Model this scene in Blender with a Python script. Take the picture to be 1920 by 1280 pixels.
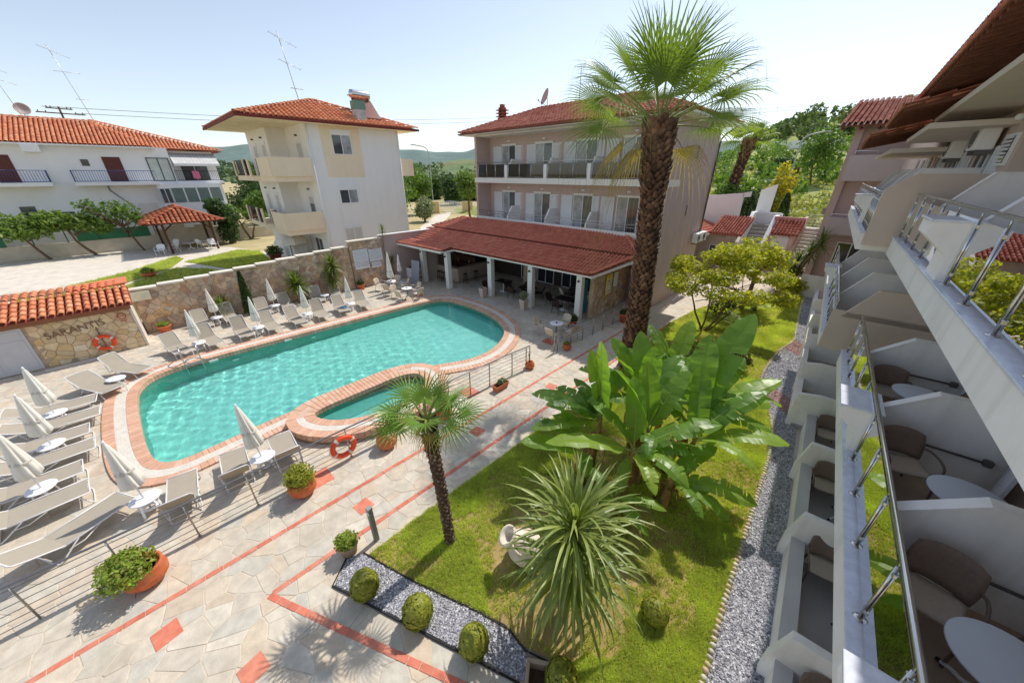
import bpy, math, random
import numpy as np
from mathutils import Vector, Matrix
from mathutils.geometry import tessellate_polygon
random.seed(7)
RNG = np.random.default_rng(7)
R = math.radians
SC = bpy.context.scene
COL = SC.collection
for _o in list(bpy.data.objects):
    bpy.data.objects.remove(_o)

# ------------------------------------------------------------------ camera
EYE = 7.5
cam_data = bpy.data.cameras.new('camera')
cam_data.sensor_width = 36.0
cam_data.lens = 12.206
cam_data.clip_start = 0.05
cam_data.clip_end = 9000.0
cam = bpy.data.objects.new('camera', cam_data)
COL.objects.link(cam)
cam.location = (0, 0, EYE)
cam.rotation_euler = (R(90 - 25.8), 0, R(44.2))
SC.camera = cam

# ------------------------------------------------------------------ sky, sun, exposure
SUN_EL = R(54)
SUN_TRAVEL = Vector((0.115 * math.cos(SUN_EL), -math.cos(SUN_EL), -math.sin(SUN_EL)))
world = bpy.data.worlds.new('World')
SC.world = world
world.use_nodes = True
_nt = world.node_tree
_bg = _nt.nodes['Background']
_sky = _nt.nodes.new('ShaderNodeTexSky')
_sky.sky_type = 'NISHITA'
_sky.sun_disc = False
_sky.sun_elevation = SUN_EL
_sky.sun_rotation = R(-5)
_sky.altitude = 0
_sky.air_density = 1.0
_sky.dust_density = 0.45
_sky.ozone_density = 1.2
_bg.inputs[1].default_value = 0.15
_hs = _nt.nodes.new('ShaderNodeHueSaturation')
_hs.inputs['Saturation'].default_value = 0.66
_nt.links.new(_sky.outputs[0], _hs.inputs['Color'])
_nt.links.new(_hs.outputs[0], _bg.inputs[0])
sun_data = bpy.data.lights.new('sun', 'SUN')
sun_data.energy = 3.5
sun_data.angle = R(0.55)
sun_data.color = (1.0, 0.945, 0.86)
sun = bpy.data.objects.new('sun', sun_data)
COL.objects.link(sun)
sun.rotation_euler = SUN_TRAVEL.to_track_quat('-Z', 'Y').to_euler()
sun.location = (0, 30, 40)
SC.view_settings.view_transform = 'Standard'
SC.view_settings.look = 'None'
SC.view_settings.gamma = 1.0
SC.view_settings.use_curve_mapping = False
SC.view_settings.exposure = 0.2
SC.cycles.max_bounces = 12
SC.cycles.diffuse_bounces = 8
SC.cycles.transparent_max_bounces = 16
SC.cycles.use_denoising = True

# ------------------------------------------------------------------ helpers
def lin(r, g=None, b=None):
    if g is None:
        r, g, b = r
    f = lambda c: (c / 255 / 12.92) if c / 255 <= 0.04045 else ((c / 255 + 0.055) / 1.055) ** 2.4
    return (f(r), f(g), f(b), 1.0)

MATS = {}
def _nodes(name):
    m = bpy.data.materials.new(name)
    m.use_nodes = True
    nt = m.node_tree
    return m, nt, nt.nodes['Principled BSDF'], nt.nodes['Material Output']

def N(nt, kind, **kw):
    n = nt.nodes.new(kind)
    for k, v in kw.items():
        if k == 'inp':
            for a, b in v.items():
                n.inputs[a].default_value = b
        else:
            setattr(n, k, v)
    return n

def mixcol(nt, a, b, fac, mode='MIX'):
    n = nt.nodes.new('ShaderNodeMix')
    n.data_type = 'RGBA'
    n.blend_type = mode
    for sock, val in ((0, fac), (6, a), (7, b)):
        if hasattr(val, 'links') or hasattr(val, 'is_linked'):
            nt.links.new(val, n.inputs[sock])
        else:
            n.inputs[sock].default_value = val
    return n.outputs[2]

def noise(nt, vec, scale, detail=4, rough=0.55):
    n = N(nt, 'ShaderNodeTexNoise', inp={'Scale': scale, 'Detail': detail, 'Roughness': rough})
    nt.links.new(vec, n.inputs['Vector'])
    return n.outputs['Fac']

def ramp(nt, fac, stops, interp='LINEAR'):
    n = nt.nodes.new('ShaderNodeValToRGB')
    cr = n.color_ramp
    cr.interpolation = interp
    while len(cr.elements) < len(stops):
        cr.elements.new(0.5)
    for e, (p, c) in zip(cr.elements, stops):
        e.position = p
        e.color = c
    nt.links.new(fac, n.inputs[0])
    return n.outputs[0]

def mult(c, k):
    return (min(c[0] * k, 1), min(c[1] * k, 1), min(c[2] * k, 1), 1)

def mat(name, col=None, rough=0.75, var=0.12, scale=2.0, bump=0.0, bscale=40, metal=0.0, spec=0.35, pal=None,
        dirt=0.0, dirtcol=None, dscale=0.7, obj=False, sheen=0, fine=0.0, fscale=60, transl=0.0, coat=0, streak=0.0):
    """surface colour from a base or a palette picked per piece, broken up by noise at two sizes"""
    if name in MATS:
        return MATS[name]
    m, nt, bs, out = _nodes(name)
    if obj:
        tc = N(nt, 'ShaderNodeTexCoord'); vec = tc.outputs['Object']
    else:
        geo = N(nt, 'ShaderNodeNewGeometry'); vec = geo.outputs['Position']
    if pal:
        at = N(nt, 'ShaderNodeAttribute', attribute_name='tint')
        oi = N(nt, 'ShaderNodeObjectInfo')
        add = N(nt, 'ShaderNodeMath', operation='ADD')
        nt.links.new(at.outputs['Fac'], add.inputs[0]); nt.links.new(oi.outputs['Random'], add.inputs[1])
        fr = N(nt, 'ShaderNodeMath', operation='FRACT'); nt.links.new(add.outputs[0], fr.inputs[0])
        c = ramp(nt, fr.outputs[0], [(i / max(1, len(pal) - 1), p) for i, p in enumerate(pal)])
    else:
        rgb = N(nt, 'ShaderNodeRGB'); rgb.outputs[0].default_value = col; c = rgb.outputs[0]
    if var:
        f = noise(nt, vec, scale)
        v = ramp(nt, f, [(0.3, (1 - var,) * 3 + (1,)), (0.7, (1 + var,) * 3 + (1,))])
        c = mixcol(nt, c, v, 1.0, 'MULTIPLY')
    if fine:
        f = noise(nt, vec, fscale, 3, 0.7)
        v = ramp(nt, f, [(0.3, (1 - fine,) * 3 + (1,)), (0.7, (1 + fine,) * 3 + (1,))])
        c = mixcol(nt, c, v, 1.0, 'MULTIPLY')
    if dirt:
        f = noise(nt, vec, dscale, 6, 0.65)
        k = ramp(nt, f, [(0.48, (0, 0, 0, 1)), (0.72, (dirt,) * 3 + (1,))])
        c = mixcol(nt, c, dirtcol or (0.05, 0.045, 0.04, 1), k)
    if streak:
        mp = N(nt, 'ShaderNodeMapping'); mp.inputs['Scale'].default_value = (2.6, 2.6, 0.22); nt.links.new(vec, mp.inputs['Vector'])
        k = ramp(nt, noise(nt, mp.outputs[0], 1.0, 5, 0.6), [(0.52, (0, 0, 0, 1)), (0.75, (streak,) * 3 + (1,))])
        c = mixcol(nt, c, lin(150, 142, 132), k)
    nt.links.new(c, bs.inputs['Base Color'])
    bs.inputs['Roughness'].default_value = rough
    bs.inputs['Metallic'].default_value = metal
    bs.inputs['Specular IOR Level'].default_value = spec
    if coat:
        bs.inputs['Coat Weight'].default_value = coat
    if bump:
        f = noise(nt, vec, bscale, 5, 0.6)
        b = N(nt, 'ShaderNodeBump', inp={'Strength': bump, 'Distance': 0.02})
        nt.links.new(f, b.inputs['Height']); nt.links.new(b.outputs[0], bs.inputs['Normal'])
    if transl:
        tr = N(nt, 'ShaderNodeBsdfTranslucent'); nt.links.new(c, tr.inputs['Color'])
        mx = N(nt, 'ShaderNodeMixShader', inp={0: transl})
        nt.links.new(bs.outputs[0], mx.inputs[1]); nt.links.new(tr.outputs[0], mx.inputs[2])
        nt.links.new(mx.outputs[0], out.inputs['Surface'])
    MATS[name] = m
    return m

def leafmat(name, pal, rough=0.5, transl=0.4, spec=0.35, var=0.12, scale=3, tcol=1.5, vein=False):
    """leaf: varied per leaf, lets light through"""
    if name in MATS:
        return MATS[name]
    m, nt, bs, out = _nodes(name)
    at = N(nt, 'ShaderNodeAttribute', attribute_name='tint')
    oi = N(nt, 'ShaderNodeObjectInfo')
    add = N(nt, 'ShaderNodeMath', operation='ADD')
    nt.links.new(at.outputs['Fac'], add.inputs[0]); nt.links.new(oi.outputs['Random'], add.inputs[1])
    fr = N(nt, 'ShaderNodeMath', operation='FRACT'); nt.links.new(add.outputs[0], fr.inputs[0])
    c = ramp(nt, fr.outputs[0], [(i / max(1, len(pal) - 1), p) for i, p in enumerate(pal)])
    geo = N(nt, 'ShaderNodeNewGeometry')
    v = ramp(nt, noise(nt, geo.outputs['Position'], scale), [(0.3, (1 - var,) * 3 + (1,)), (0.7, (1 + var,) * 3 + (1,))])
    c = mixcol(nt, c, v, 1.0, 'MULTIPLY')
    nt.links.new(c, bs.inputs['Base Color'])
    bs.inputs['Roughness'].default_value = rough
    bs.inputs['Specular IOR Level'].default_value = spec
    tr = N(nt, 'ShaderNodeBsdfTranslucent')
    tc = mixcol(nt, c, (tcol, tcol * 1.05, tcol * 0.45, 1), 1.0, 'MULTIPLY')
    nt.links.new(tc, tr.inputs['Color'])
    mx = N(nt, 'ShaderNodeMixShader', inp={0: transl})
    nt.links.new(bs.outputs[0], mx.inputs[1]); nt.links.new(tr.outputs[0], mx.inputs[2])
    nt.links.new(mx.outputs[0], out.inputs['Surface'])
    MATS[name] = m
    return m

def glassmat(name, tint, refl=0.15, rough=0.02, trans=0.5):
    """tinted pane: part mirror, part see-through"""
    if name in MATS:
        return MATS[name]
    m, nt, bs, out = _nodes(name)
    nt.nodes.remove(bs)
    gl = N(nt, 'ShaderNodeBsdfGlossy', inp={'Roughness': rough, 'Color': (0.95, 0.97, 1, 1)})
    tr = N(nt, 'ShaderNodeBsdfTransparent', inp={'Color': tint})
    lw = N(nt, 'ShaderNodeFresnel', inp={'IOR': 1.5})
    ad = N(nt, 'ShaderNodeMath', operation='ADD', use_clamp=True, inp={1: refl})
    nt.links.new(lw.outputs[0], ad.inputs[0])
    mx = N(nt, 'ShaderNodeMixShader')
    nt.links.new(ad.outputs[0], mx.inputs[0]); nt.links.new(tr.outputs[0], mx.inputs[1]); nt.links.new(gl.outputs[0], mx.inputs[2])
    nt.links.new(mx.outputs[0], out.inputs['Surface'])
    MATS[name] = m
    return m

class MB:
    """collects shapes into one mesh"""
    def __init__(s):
        s.v = []; s.f = []; s.t = []; s.smooth = []
    def _add(s, vs, fs, tint=None, smooth=False, M=None):
        o = len(s.v)
        if M is not None:
            vs = [M @ Vector(p) for p in vs]
        s.v.extend([tuple(p) for p in vs])
        for f in fs:
            s.f.append(tuple(i + o for i in f)); s.t.append(tint or 0.0); s.smooth.append(smooth)
        return s
    def box(s, x0, y0, z0, x1, y1, z1, bev=0.0, M=None, tint=None):
        x0, x1 = min(x0, x1), max(x0, x1); y0, y1 = min(y0, y1), max(y0, y1); z0, z1 = min(z0, z1), max(z0, z1)
        if bev <= 0:
            vs = [(x0, y0, z0), (x1, y0, z0), (x1, y1, z0), (x0, y1, z0), (x0, y0, z1), (x1, y0, z1), (x1, y1, z1), (x0, y1, z1)]
            return s._add(vs, [(3, 2, 1, 0), (4, 5, 6, 7), (0, 1, 5, 4), (1, 2, 6, 5), (2, 3, 7, 6), (3, 0, 4, 7)], tint, False, M)
        b = min(bev, (x1 - x0) / 2.1, (y1 - y0) / 2.1, (z1 - z0) / 2.1)
        def ring(z, i):
            return [(x0 + i, y0 + i + b, z), (x0 + i + b, y0 + i, z), (x1 - i - b, y0 + i, z), (x1 - i, y0 + i + b, z),
                    (x1 - i, y1 - i - b, z), (x1 - i - b, y1 - i, z), (x0 + i + b, y1 - i, z), (x0 + i, y1 - i - b, z)]
        rs = [ring(z0, b * 0.7), ring(z0 + b, 0), ring(z1 - b, 0), ring(z1, b * 0.7)]
        vs = sum(rs, [])
        fs = [tuple(range(7, -1, -1)), tuple(range(24, 32))]
        for k in range(3):
            for i in range(8):
                j = (i + 1) % 8
                fs.append((k * 8 + i, k * 8 + j, k * 8 + 8 + j, k * 8 + 8 + i))
        return s._add(vs, fs, tint, False, M)
    def prism(s, poly, z0, z1, M=None, tint=None):
        n = len(poly)
        a = sum(poly[i][0] * poly[(i + 1) % n][1] - poly[(i + 1) % n][0] * poly[i][1] for i in range(n))
        if a < 0:
            poly = poly[::-1]
        vs = [(x, y, z0) for x, y in poly] + [(x, y, z1) for x, y in poly]
        fs = [tuple(range(n - 1, -1, -1)), tuple(range(n, 2 * n))] + [(i, (i + 1) % n, n + (i + 1) % n, n + i) for i in range(n)]
        return s._add(vs, fs, tint, False, M)
    def tube(s, pts, r, n=6, smooth=True, tint=None, M=None, cap=True):
        pts = [Vector(p) for p in pts]
        rs = r if isinstance(r, (list, tuple)) else [r] * len(pts)
        vs = []; fs = []
        up = Vector((0, 0, 1))
        prev = None
        for i, p in enumerate(pts):
            d = (pts[min(i + 1, len(pts) - 1)] - pts[max(i - 1, 0)])
            if d.length < 1e-9: d = Vector((0, 0, 1))
            d.normalize()
            if prev is None:
                a = d.cross(up if abs(d.z) < 0.95 else Vector((1, 0, 0))).normalized()
            else:
                a = (prev - d * prev.dot(d))
                a = a.normalized() if a.length > 1e-6 else d.orthogonal().normalized()
            prev = a
            b = d.cross(a)
            for k in range(n):
                t = 2 * math.pi * k / n
                vs.append(p + (a * math.cos(t) + b * math.sin(t)) * rs[i])
        for i in range(len(pts) - 1):
            for k in range(n):
                j = (k + 1) % n
                fs.append((i * n + k, i * n + j, i * n + n + j, i * n + n + k))
        if cap:
            fs.append(tuple(range(n - 1, -1, -1))); fs.append(tuple(range((len(pts) - 1) * n, len(pts) * n)))
        return s._add(vs, fs, tint, smooth, M)
    def lathe(s, prof, n=16, c=(0, 0, 0), smooth=True, M=None, tint=None, sx=1, sy=1, cap=True):
        vs = []; fs = []
        for r, z in prof:
            for k in range(n):
                t = 2 * math.pi * k / n
                vs.append((c[0] + r * sx * math.cos(t), c[1] + r * sy * math.sin(t), c[2] + z))
        for i in range(len(prof) - 1):
            for k in range(n):
                j = (k + 1) % n
                fs.append((i * n + k, i * n + j, i * n + n + j, i * n + n + k))
        if cap and prof[0][0] > 1e-4: fs.append(tuple(range(n - 1, -1, -1)))
        if cap and prof[-1][0] > 1e-4: fs.append(tuple(range((len(prof) - 1) * n, len(prof) * n)))
        return s._add(vs, fs, tint, smooth, M)
    def quad(s, a, b, c, d, tint=None, smooth=False, M=None):
        return s._add([a, b, c, d], [(0, 1, 2, 3)], tint, smooth, M)
    def poly(s, pts, tint=None, M=None):
        return s._add(pts, [tuple(range(len(pts)))], tint, False, M)
    def slab(s, quad4, th, M=None, tint=None):
        """thick sheet under four corner points"""
        q = [Vector(p) for p in quad4]
        n = (q[1] - q[0]).cross(q[3] - q[0]).normalized()
        if n.z < 0: q = q[::-1]; n = -n
        vs = [p - n * th for p in q] + q
        k = len(q)
        return s._add(vs, [tuple(range(k - 1, -1, -1)), tuple(range(k, 2 * k))] + [(i, (i + 1) % k, k + (i + 1) % k, k + i) for i in range(k)], tint, False, M)
    def mesh(s, name):
        me = bpy.data.meshes.new(name)
        me.from_pydata(s.v, [], s.f)
        if any(s.t):
            a = me.attributes.new('tint', 'FLOAT', 'FACE')
            a.data.foreach_set('value', np.array(s.t, np.float32))
        if any(s.smooth):
            me.polygons.foreach_set('use_smooth', np.array(s.smooth, bool))
        me.update()
        return me
    def build(s, name, material=None, parent=None, **kw):
        return put(name, s.mesh(name), material, parent, **kw)

def put(name, me, material=None, parent=None, loc=None, rot=None, scale=None, label=None, cat=None, group=None, kind=None):
    o = bpy.data.objects.new(name, me)
    COL.objects.link(o)
    if material is not None and me is not None and not me.materials:
        me.materials.append(material)
    if parent is not None: o.parent = parent
    if loc is not None: o.location = loc
    if rot is not None: o.rotation_euler = rot
    if scale is not None: o.scale = scale
    return tag(o, label, cat, group, kind)

def tag(o, label=None, cat=None, group=None, kind=None):
    if label: o['label'] = label
    if cat: o['category'] = cat
    if group: o['group'] = group
    if kind: o['kind'] = kind
    return o

def thing(name, label, cat, loc=(0, 0, 0), rz=0.0, group=None):
    return put(name, None, None, None, loc=loc, rot=(0, 0, rz), label=label, cat=cat, group=group)

def dup(root, loc, rz, label, group=None, scale=None):
    def cp(o, par):
        c = o.copy(); COL.objects.link(c); c.parent = par
        for ch in o.children: cp(ch, c)
        return c
    r = cp(root, None)
    r.location = loc; r.rotation_euler = (0, 0, rz); r['label'] = label
    if scale: r.scale = scale
    if group: r['group'] = group
    return r

def fast_mesh(name, V, F, tint=None, smooth=False):
    """V (n,3), F (m,k) numpy arrays"""
    me = bpy.data.meshes.new(name)
    V = np.asarray(V, np.float32); F = np.asarray(F, np.int32)
    m, k = F.shape
    me.vertices.add(len(V)); me.vertices.foreach_set('co', V.ravel())
    me.loops.add(m * k); me.loops.foreach_set('vertex_index', F.ravel())
    me.polygons.add(m); me.polygons.foreach_set('loop_start', np.arange(0, m * k, k, dtype=np.int32))
    me.update(calc_edges=True)
    if tint is not None:
        a = me.attributes.new('tint', 'FLOAT', 'FACE'); a.data.foreach_set('value', np.asarray(tint, np.float32))
    if smooth: me.polygons.foreach_set('use_smooth', np.ones(m, bool))
    return me

def pip(p, poly):
    x, y = p[0], p[1]; c = False; n = len(poly); j = n - 1
    for i in range(n):
        xi, yi = poly[i]; xj, yj = poly[j]
        if (yi > y) != (yj > y) and x < (xj - xi) * (y - yi) / (yj - yi) + xi: c = not c
        j = i
    return c

def smooth_loop(pts, it=3):
    for _ in range(it):
        q = []
        for i in range(len(pts)):
            a = pts[i]; b = pts[(i + 1) % len(pts)]
            q.append((a[0] * .75 + b[0] * .25, a[1] * .75 + b[1] * .25)); q.append((a[0] * .25 + b[0] * .75, a[1] * .25 + b[1] * .75))
        pts = q
    return pts

def smooth_open(pts, it=2):
    for _ in range(it):
        q = [pts[0]]
        for a, b in zip(pts, pts[1:]):
            q.append(tuple(x * .75 + y * .25 for x, y in zip(a, b))); q.append(tuple(x * .25 + y * .75 for x, y in zip(a, b)))
        q.append(pts[-1]); pts = q
    return pts

def resample(pts, step, closed=True):
    P = [Vector((p[0], p[1], 0)) for p in pts]
    if closed: P = P + [P[0]]
    L = [0]
    for a, b in zip(P, P[1:]): L.append(L[-1] + (b - a).length)
    n = max(3, round(L[-1] / step)); out = []
    j = 0
    for i in range(n if closed else n + 1):
        d = L[-1] * i / n
        while j < len(L) - 2 and L[j + 1] < d: j += 1
        t = (d - L[j]) / max(1e-9, L[j + 1] - L[j])
        q = P[j].lerp(P[j + 1], min(t, 1)); out.append((q.x, q.y))
    return out

def offset(pts, d):
    """push a closed CCW outline outwards by d"""
    n = len(pts); out = []
    for i in range(n):
        a = Vector(pts[i - 1]); b = Vector(pts[(i + 1) % n]); t = (b - a).normalized()
        out.append((pts[i][0] + t.y * d, pts[i][1] - t.x * d))
    return out

def ccw(p):
    return p if sum(p[i][0] * p[(i + 1) % len(p)][1] - p[(i + 1) % len(p)][0] * p[i][1] for i in range(len(p))) > 0 else p[::-1]

def sheet(name, outer, holes, z, material, **kw):
    loops = [[Vector((x, y, 0)) for x, y in outer]] + [[Vector((x, y, 0)) for x, y in h] for h in holes]
    tris = tessellate_polygon(loops)
    V = [(p.x, p.y, z) for l in loops for p in l]
    F = []
    for t in tris:
        a, b, c = (Vector(V[i]) for i in t)
        F.append(t if (b - a).cross(c - a).z > 0 else t[::-1])
    me = bpy.data.meshes.new(name); me.from_pydata(V, [], F); me.update()
    return put(name, me, material, **kw)

def clip_half(poly, p, n):
    """keep the side of the convex polygon where (q-p).n <= 0"""
    out = []
    for i in range(len(poly)):
        a = poly[i]; b = poly[(i + 1) % len(poly)]
        da = (a[0] - p[0]) * n[0] + (a[1] - p[1]) * n[1]; db = (b[0] - p[0]) * n[0] + (b[1] - p[1]) * n[1]
        if da <= 0: out.append(a)
        if (da < 0 < db) or (db < 0 < da):
            t = da / (da - db); out.append((a[0] + (b[0] - a[0]) * t, a[1] + (b[1] - a[1]) * t))
    return out

def crazy_cells(x0, x1, y0, y1, s, rng, jit=0.85, gap=0.012, keep=None, stretch=1.0):
    """irregular stones filling a rectangle: convex cells shrunk by the joint"""
    nx = max(1, int(round((x1 - x0) / s))); ny = max(1, int(round((y1 - y0) / (s * stretch))))
    dx = (x1 - x0) / nx; dy = (y1 - y0) / ny
    P = {}
    for i in range(-2, nx + 2):
        for j in range(-2, ny + 2):
            P[i, j] = (x0 + (i + .5 + (rng.random() - .5) * jit) * dx, y0 + (j + .5 + (rng.random() - .5) * jit) * dy)
    cells = []
    for i in range(nx):
        for j in range(ny):
            c = P[i, j]
            if keep and not keep(c): continue
            poly = [(c[0] - 2 * dx, c[1] - 2 * dy), (c[0] + 2 * dx, c[1] - 2 * dy), (c[0] + 2 * dx, c[1] + 2 * dy), (c[0] - 2 * dx, c[1] + 2 * dy)]
            for a in range(-2, 3):
                for b in range(-2, 3):
                    if a == 0 and b == 0: continue
                    q = P.get((i + a, j + b))
                    if q is None: continue
                    n = Vector((q[0] - c[0], q[1] - c[1])); L = n.length; n /= L
                    k = L / 2 - gap
                    poly = clip_half(poly, (c[0] + n.x * k, c[1] + n.y * k), n)
                    if len(poly) < 3: break
                if len(poly) < 3: break
            if len(poly) >= 3:
                cells.append((c, poly))
    return cells

def clip_rect(poly, x0, x1, y0, y1):
    for p, n in (((x0, 0), (-1, 0)), ((x1, 0), (1, 0)), ((0, y0), (0, -1)), ((0, y1), (0, 1))):
        poly = clip_half(poly, p, n)
        if len(poly) < 3: return None
    return poly

def stone_piece(mb, poly, z0, z1, M=None, tint=None, ch=0.008, rng=random):
    """a stone with a chamfered, slightly tilted top; poly convex"""
    n = len(poly)
    cx = sum(p[0] for p in poly) / n; cy = sum(p[1] for p in poly) / n
    tx = (rng.random() - .5) * 0.012; ty = (rng.random() - .5) * 0.012
    vs = [(x, y, z0) for x, y in poly] + [(x, y, z1 - ch + (x - cx) * tx + (y - cy) * ty) for x, y in poly]
    for x, y in poly:
        L = math.hypot(x - cx, y - cy) + 1e-6; k = max(0.3, 1 - ch * 1.6 / L)
        vs.append((cx + (x - cx) * k, cy + (y - cy) * k, z1 + (x - cx) * tx + (y - cy) * ty))
    fs = [tuple(range(2 * n, 3 * n))]
    for k in (0, n):
        fs += [(k + i, k + (i + 1) % n, k + n + (i + 1) % n, k + n + i) for i in range(n)]
    mb._add(vs, fs, tint, False, M)
    return mb

def frame(origin, ex, ey):
    ex = Vector(ex).normalized(); ey = Vector(ey).normalized(); ez = ex.cross(ey).normalized()
    return Matrix(((ex.x, ey.x, ez.x, origin[0]), (ex.y, ey.y, ez.y, origin[1]), (ex.z, ey.z, ez.z, origin[2]), (0, 0, 0, 1)))

def seen_size(p):
    d = Vector(p) - Vector((0, 0, EYE)); return d.length

def pieces(name, polys, parent, material, z0, z1, M=None, most=300, jit=0.006, rest='pieces', order=None, ch=0.008):
    """each stone an object of its own (the ones that show largest), what is left one joined part"""
    rng = random.Random(len(polys))
    Mi = M if M is not None else Matrix.Identity(4)
    def dist(c):
        return seen_size((parent.matrix_basis if parent is not None else Matrix.Identity(4)) @ (Mi @ Vector((c[0], c[1], 0))))
    polys = sorted(polys, key=(lambda cp: dist(cp[0])) if order is None else order)
    mb = MB(); k = 0
    for c, poly in polys:
        zz = z1 + (rng.random() - .5) * 2 * jit
        if k < most:
            o = stone_piece(MB(), poly, z0, zz, Mi, rng=rng, ch=ch).build(name, material, parent)
            k += 1
        else:
            stone_piece(mb, poly, z0, zz, Mi, tint=rng.random() * .98 + .01, rng=rng, ch=ch)
    if mb.v:
        mb.build(rest, material, parent, kind='stuff')

def barrel_tile(w=0.22, L=0.36, h=0.09, n=5, th=0.016):
    """one clay tile lying along +Y (up the slope), bottom lip at y=0"""
    mb = MB(); vs = []
    for y, lift in ((0, 0.05), (L, 0.0)):
        for k in range(n + 1):
            t = math.pi * k / n
            vs.append((-math.cos(t) * w / 2 * (1.0 if y == 0 else 0.9), y, lift + math.sin(t) * h))
    for k in range(n + 1):
        t = math.pi * k / n
        vs.append((-math.cos(t) * (w / 2 - th), 0.0, 0.05 + math.sin(t) * (h - th) - 0.02))
    fs = [(k + 1, k, n + 1 + k, n + 2 + k) for k in range(n)] + [(k, k + 1, 2 * n + 3 + k, 2 * n + 2 + k) for k in range(n)]
    mb._add(vs, fs, None, True)
    return mb
TILE = barrel_tile()

def tile_roof(parent, origin, eu, ev, width, length, material, inside=None, single=0, pitch=(0.215, 0.32), thick=0.05, base=None, seed=1):
    """clay tiles over a slope: eu along the eave, ev up the slope; the nearest are single tiles, the others one part"""
    rng = random.Random(seed)
    F = frame(origin, eu, ev)
    nu = int(width / pitch[0]); nv = max(1, int(round(length / pitch[1])))
    pu = width / nu; pv = length / nv
    spots = []
    for j in range(nv):
        for i in range(nu):
            u = (i + .5) * pu; v = j * pv
            if inside and not inside(u, v + pv / 2): continue
            spots.append((u, v))
    pm = parent.matrix_basis
    spots.sort(key=lambda s: seen_size(pm @ (F @ Vector((s[0], s[1], 0)))))
    me = None
    tv = np.array(TILE.v); tf = np.array(TILE.f)
    sc = np.array([pu / 0.22 * 0.78, pv / 0.36 * 1.12, 1.0])
    Fm = np.array(F)
    V = []; Fc = []; T = []
    for k, (u, v) in enumerate(spots):
        a = (rng.random() - .5) * 0.05
        if k < single:
            if me is None:
                b = MB(); b.v = [tuple(p) for p in tv * sc]; b.f = [tuple(f) for f in TILE.f]; b.t = [0] * len(b.f); b.smooth = [i < 5 for i in range(len(b.f))]
                me = b.mesh('roof_tile')
            o = put('roof_tile', me, material, parent)
            o.matrix_local = F @ Matrix.Translation((u, v, rng.random() * .006)) @ Matrix.Rotation(a, 4, 'Z')
        else:
            ca, sa = math.cos(a), math.sin(a)
            q = tv * sc
            q = np.stack([q[:, 0] * ca - q[:, 1] * sa + u, q[:, 0] * sa + q[:, 1] * ca + v, q[:, 2] + rng.random() * .006], 1)
            Fc.append(tf + len(V) * len(tv)); V.append(q); T += [rng.random() * .98 + .01] * len(tf)
    if V:
        V = np.concatenate(V) @ Fm[:3, :3].T + Fm[:3, 3]
        me2 = fast_mesh('roof_tiles', V, np.concatenate(Fc), T)
        put('roof_tiles', me2, material, parent, kind='stuff')
    return F

def ridge_tiles(parent, p0, p1, material, step=0.36, r=0.11, name='ridge_tile', most=60):
    p0 = Vector(p0); p1 = Vector(p1); d = p1 - p0; n = max(1, int(d.length / step))
    me = None; side = d.cross(Vector((0, 0, 1))).normalized()
    b = barrel_tile(2 * r, d.length / n * 1.15, r * 0.8)
    me = b.mesh('ridge_tile')
    F = frame(p0, side, d)
    if F.col[2].z < 0: F = frame(p0, -side, d)
    for i in range(n):
        o = put(name, me, material, parent)
        o.matrix_local = F @ Matrix.Translation((0, d.length / n * i, 0.02))

def text_mesh(txt, size, name, parent, material, M, depth=0.008, align='LEFT', shear=0.0):
    cu = bpy.data.curves.new(name, 'FONT'); cu.body = txt; cu.size = size; cu.extrude = depth; cu.align_x = align; cu.shear = shear
    tmp = bpy.data.objects.new(name, cu); COL.objects.link(tmp)
    dg = bpy.context.evaluated_depsgraph_get()
    me = bpy.data.meshes.new_from_object(tmp.evaluated_get(dg))
    bpy.data.objects.remove(tmp); bpy.data.curves.remove(cu)
    me.materials.clear()
    o = put(name, me, material, parent); o.matrix_local = M
    return o

# ------------------------------------------------------------------ shared materials
PAVE = mat('crazy_paving', pal=[lin(204, 192, 174), lin(198, 188, 172), lin(210, 199, 182), lin(192, 186, 172), lin(206, 188, 164), lin(213, 204, 188), lin(200, 188, 170), lin(194, 190, 178), lin(208, 194, 174), lin(200, 183, 162)],
           rough=0.62, var=0.14, scale=5, bump=0.25, bscale=30, fine=0.07, fscale=120, dirt=0.34, dirtcol=lin(156, 140, 120), dscale=0.9, spec=0.4)
MORTAR = mat('paving_mortar', lin(204, 190, 171), rough=0.9, var=0.12, scale=8, bump=0.3)
TERRA_TILE = mat('terracotta_tile', pal=[lin(212, 118, 92), lin(218, 130, 104), lin(204, 110, 88), lin(214, 134, 110), lin(208, 122, 98)], rough=0.6, var=0.14, scale=6, fine=0.08, dirt=.35, dirtcol=lin(206, 170, 148), dscale=3)
BRICK = mat('coping_brick', pal=[lin(216, 172, 144), lin(208, 162, 134), lin(222, 182, 156), lin(204, 156, 130), lin(218, 176, 148)], rough=0.7, var=0.1, scale=9, bump=0.2, bscale=60, dirt=0.15, dirtcol=lin(170, 130, 110))
PLASTER_W = mat('white_plaster', lin(238, 238, 237), rough=0.85, streak=0.09, var=0.03, scale=0.8, bump=0.06, bscale=70, dirt=0.08, dirtcol=lin(180, 176, 168), dscale=0.8)
PLASTER_WARM = mat('warm_white_plaster', lin(234, 231, 225), rough=0.85, streak=0.1, var=0.03, scale=0.8, bump=0.06, bscale=70, dirt=0.1, dirtcol=lin(190, 182, 170), dscale=0.6)
MAUVE = mat('mauve_plaster', lin(196, 174, 168), rough=0.88, streak=0.08, var=0.04, scale=0.9, bump=0.08, bscale=60, dirt=0.06, dirtcol=lin(140, 126, 122), dscale=0.7)
TAUPE = mat('taupe_plaster', lin(178, 164, 154), rough=0.88, var=0.04, scale=0.9, bump=0.08, bscale=60)
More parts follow.
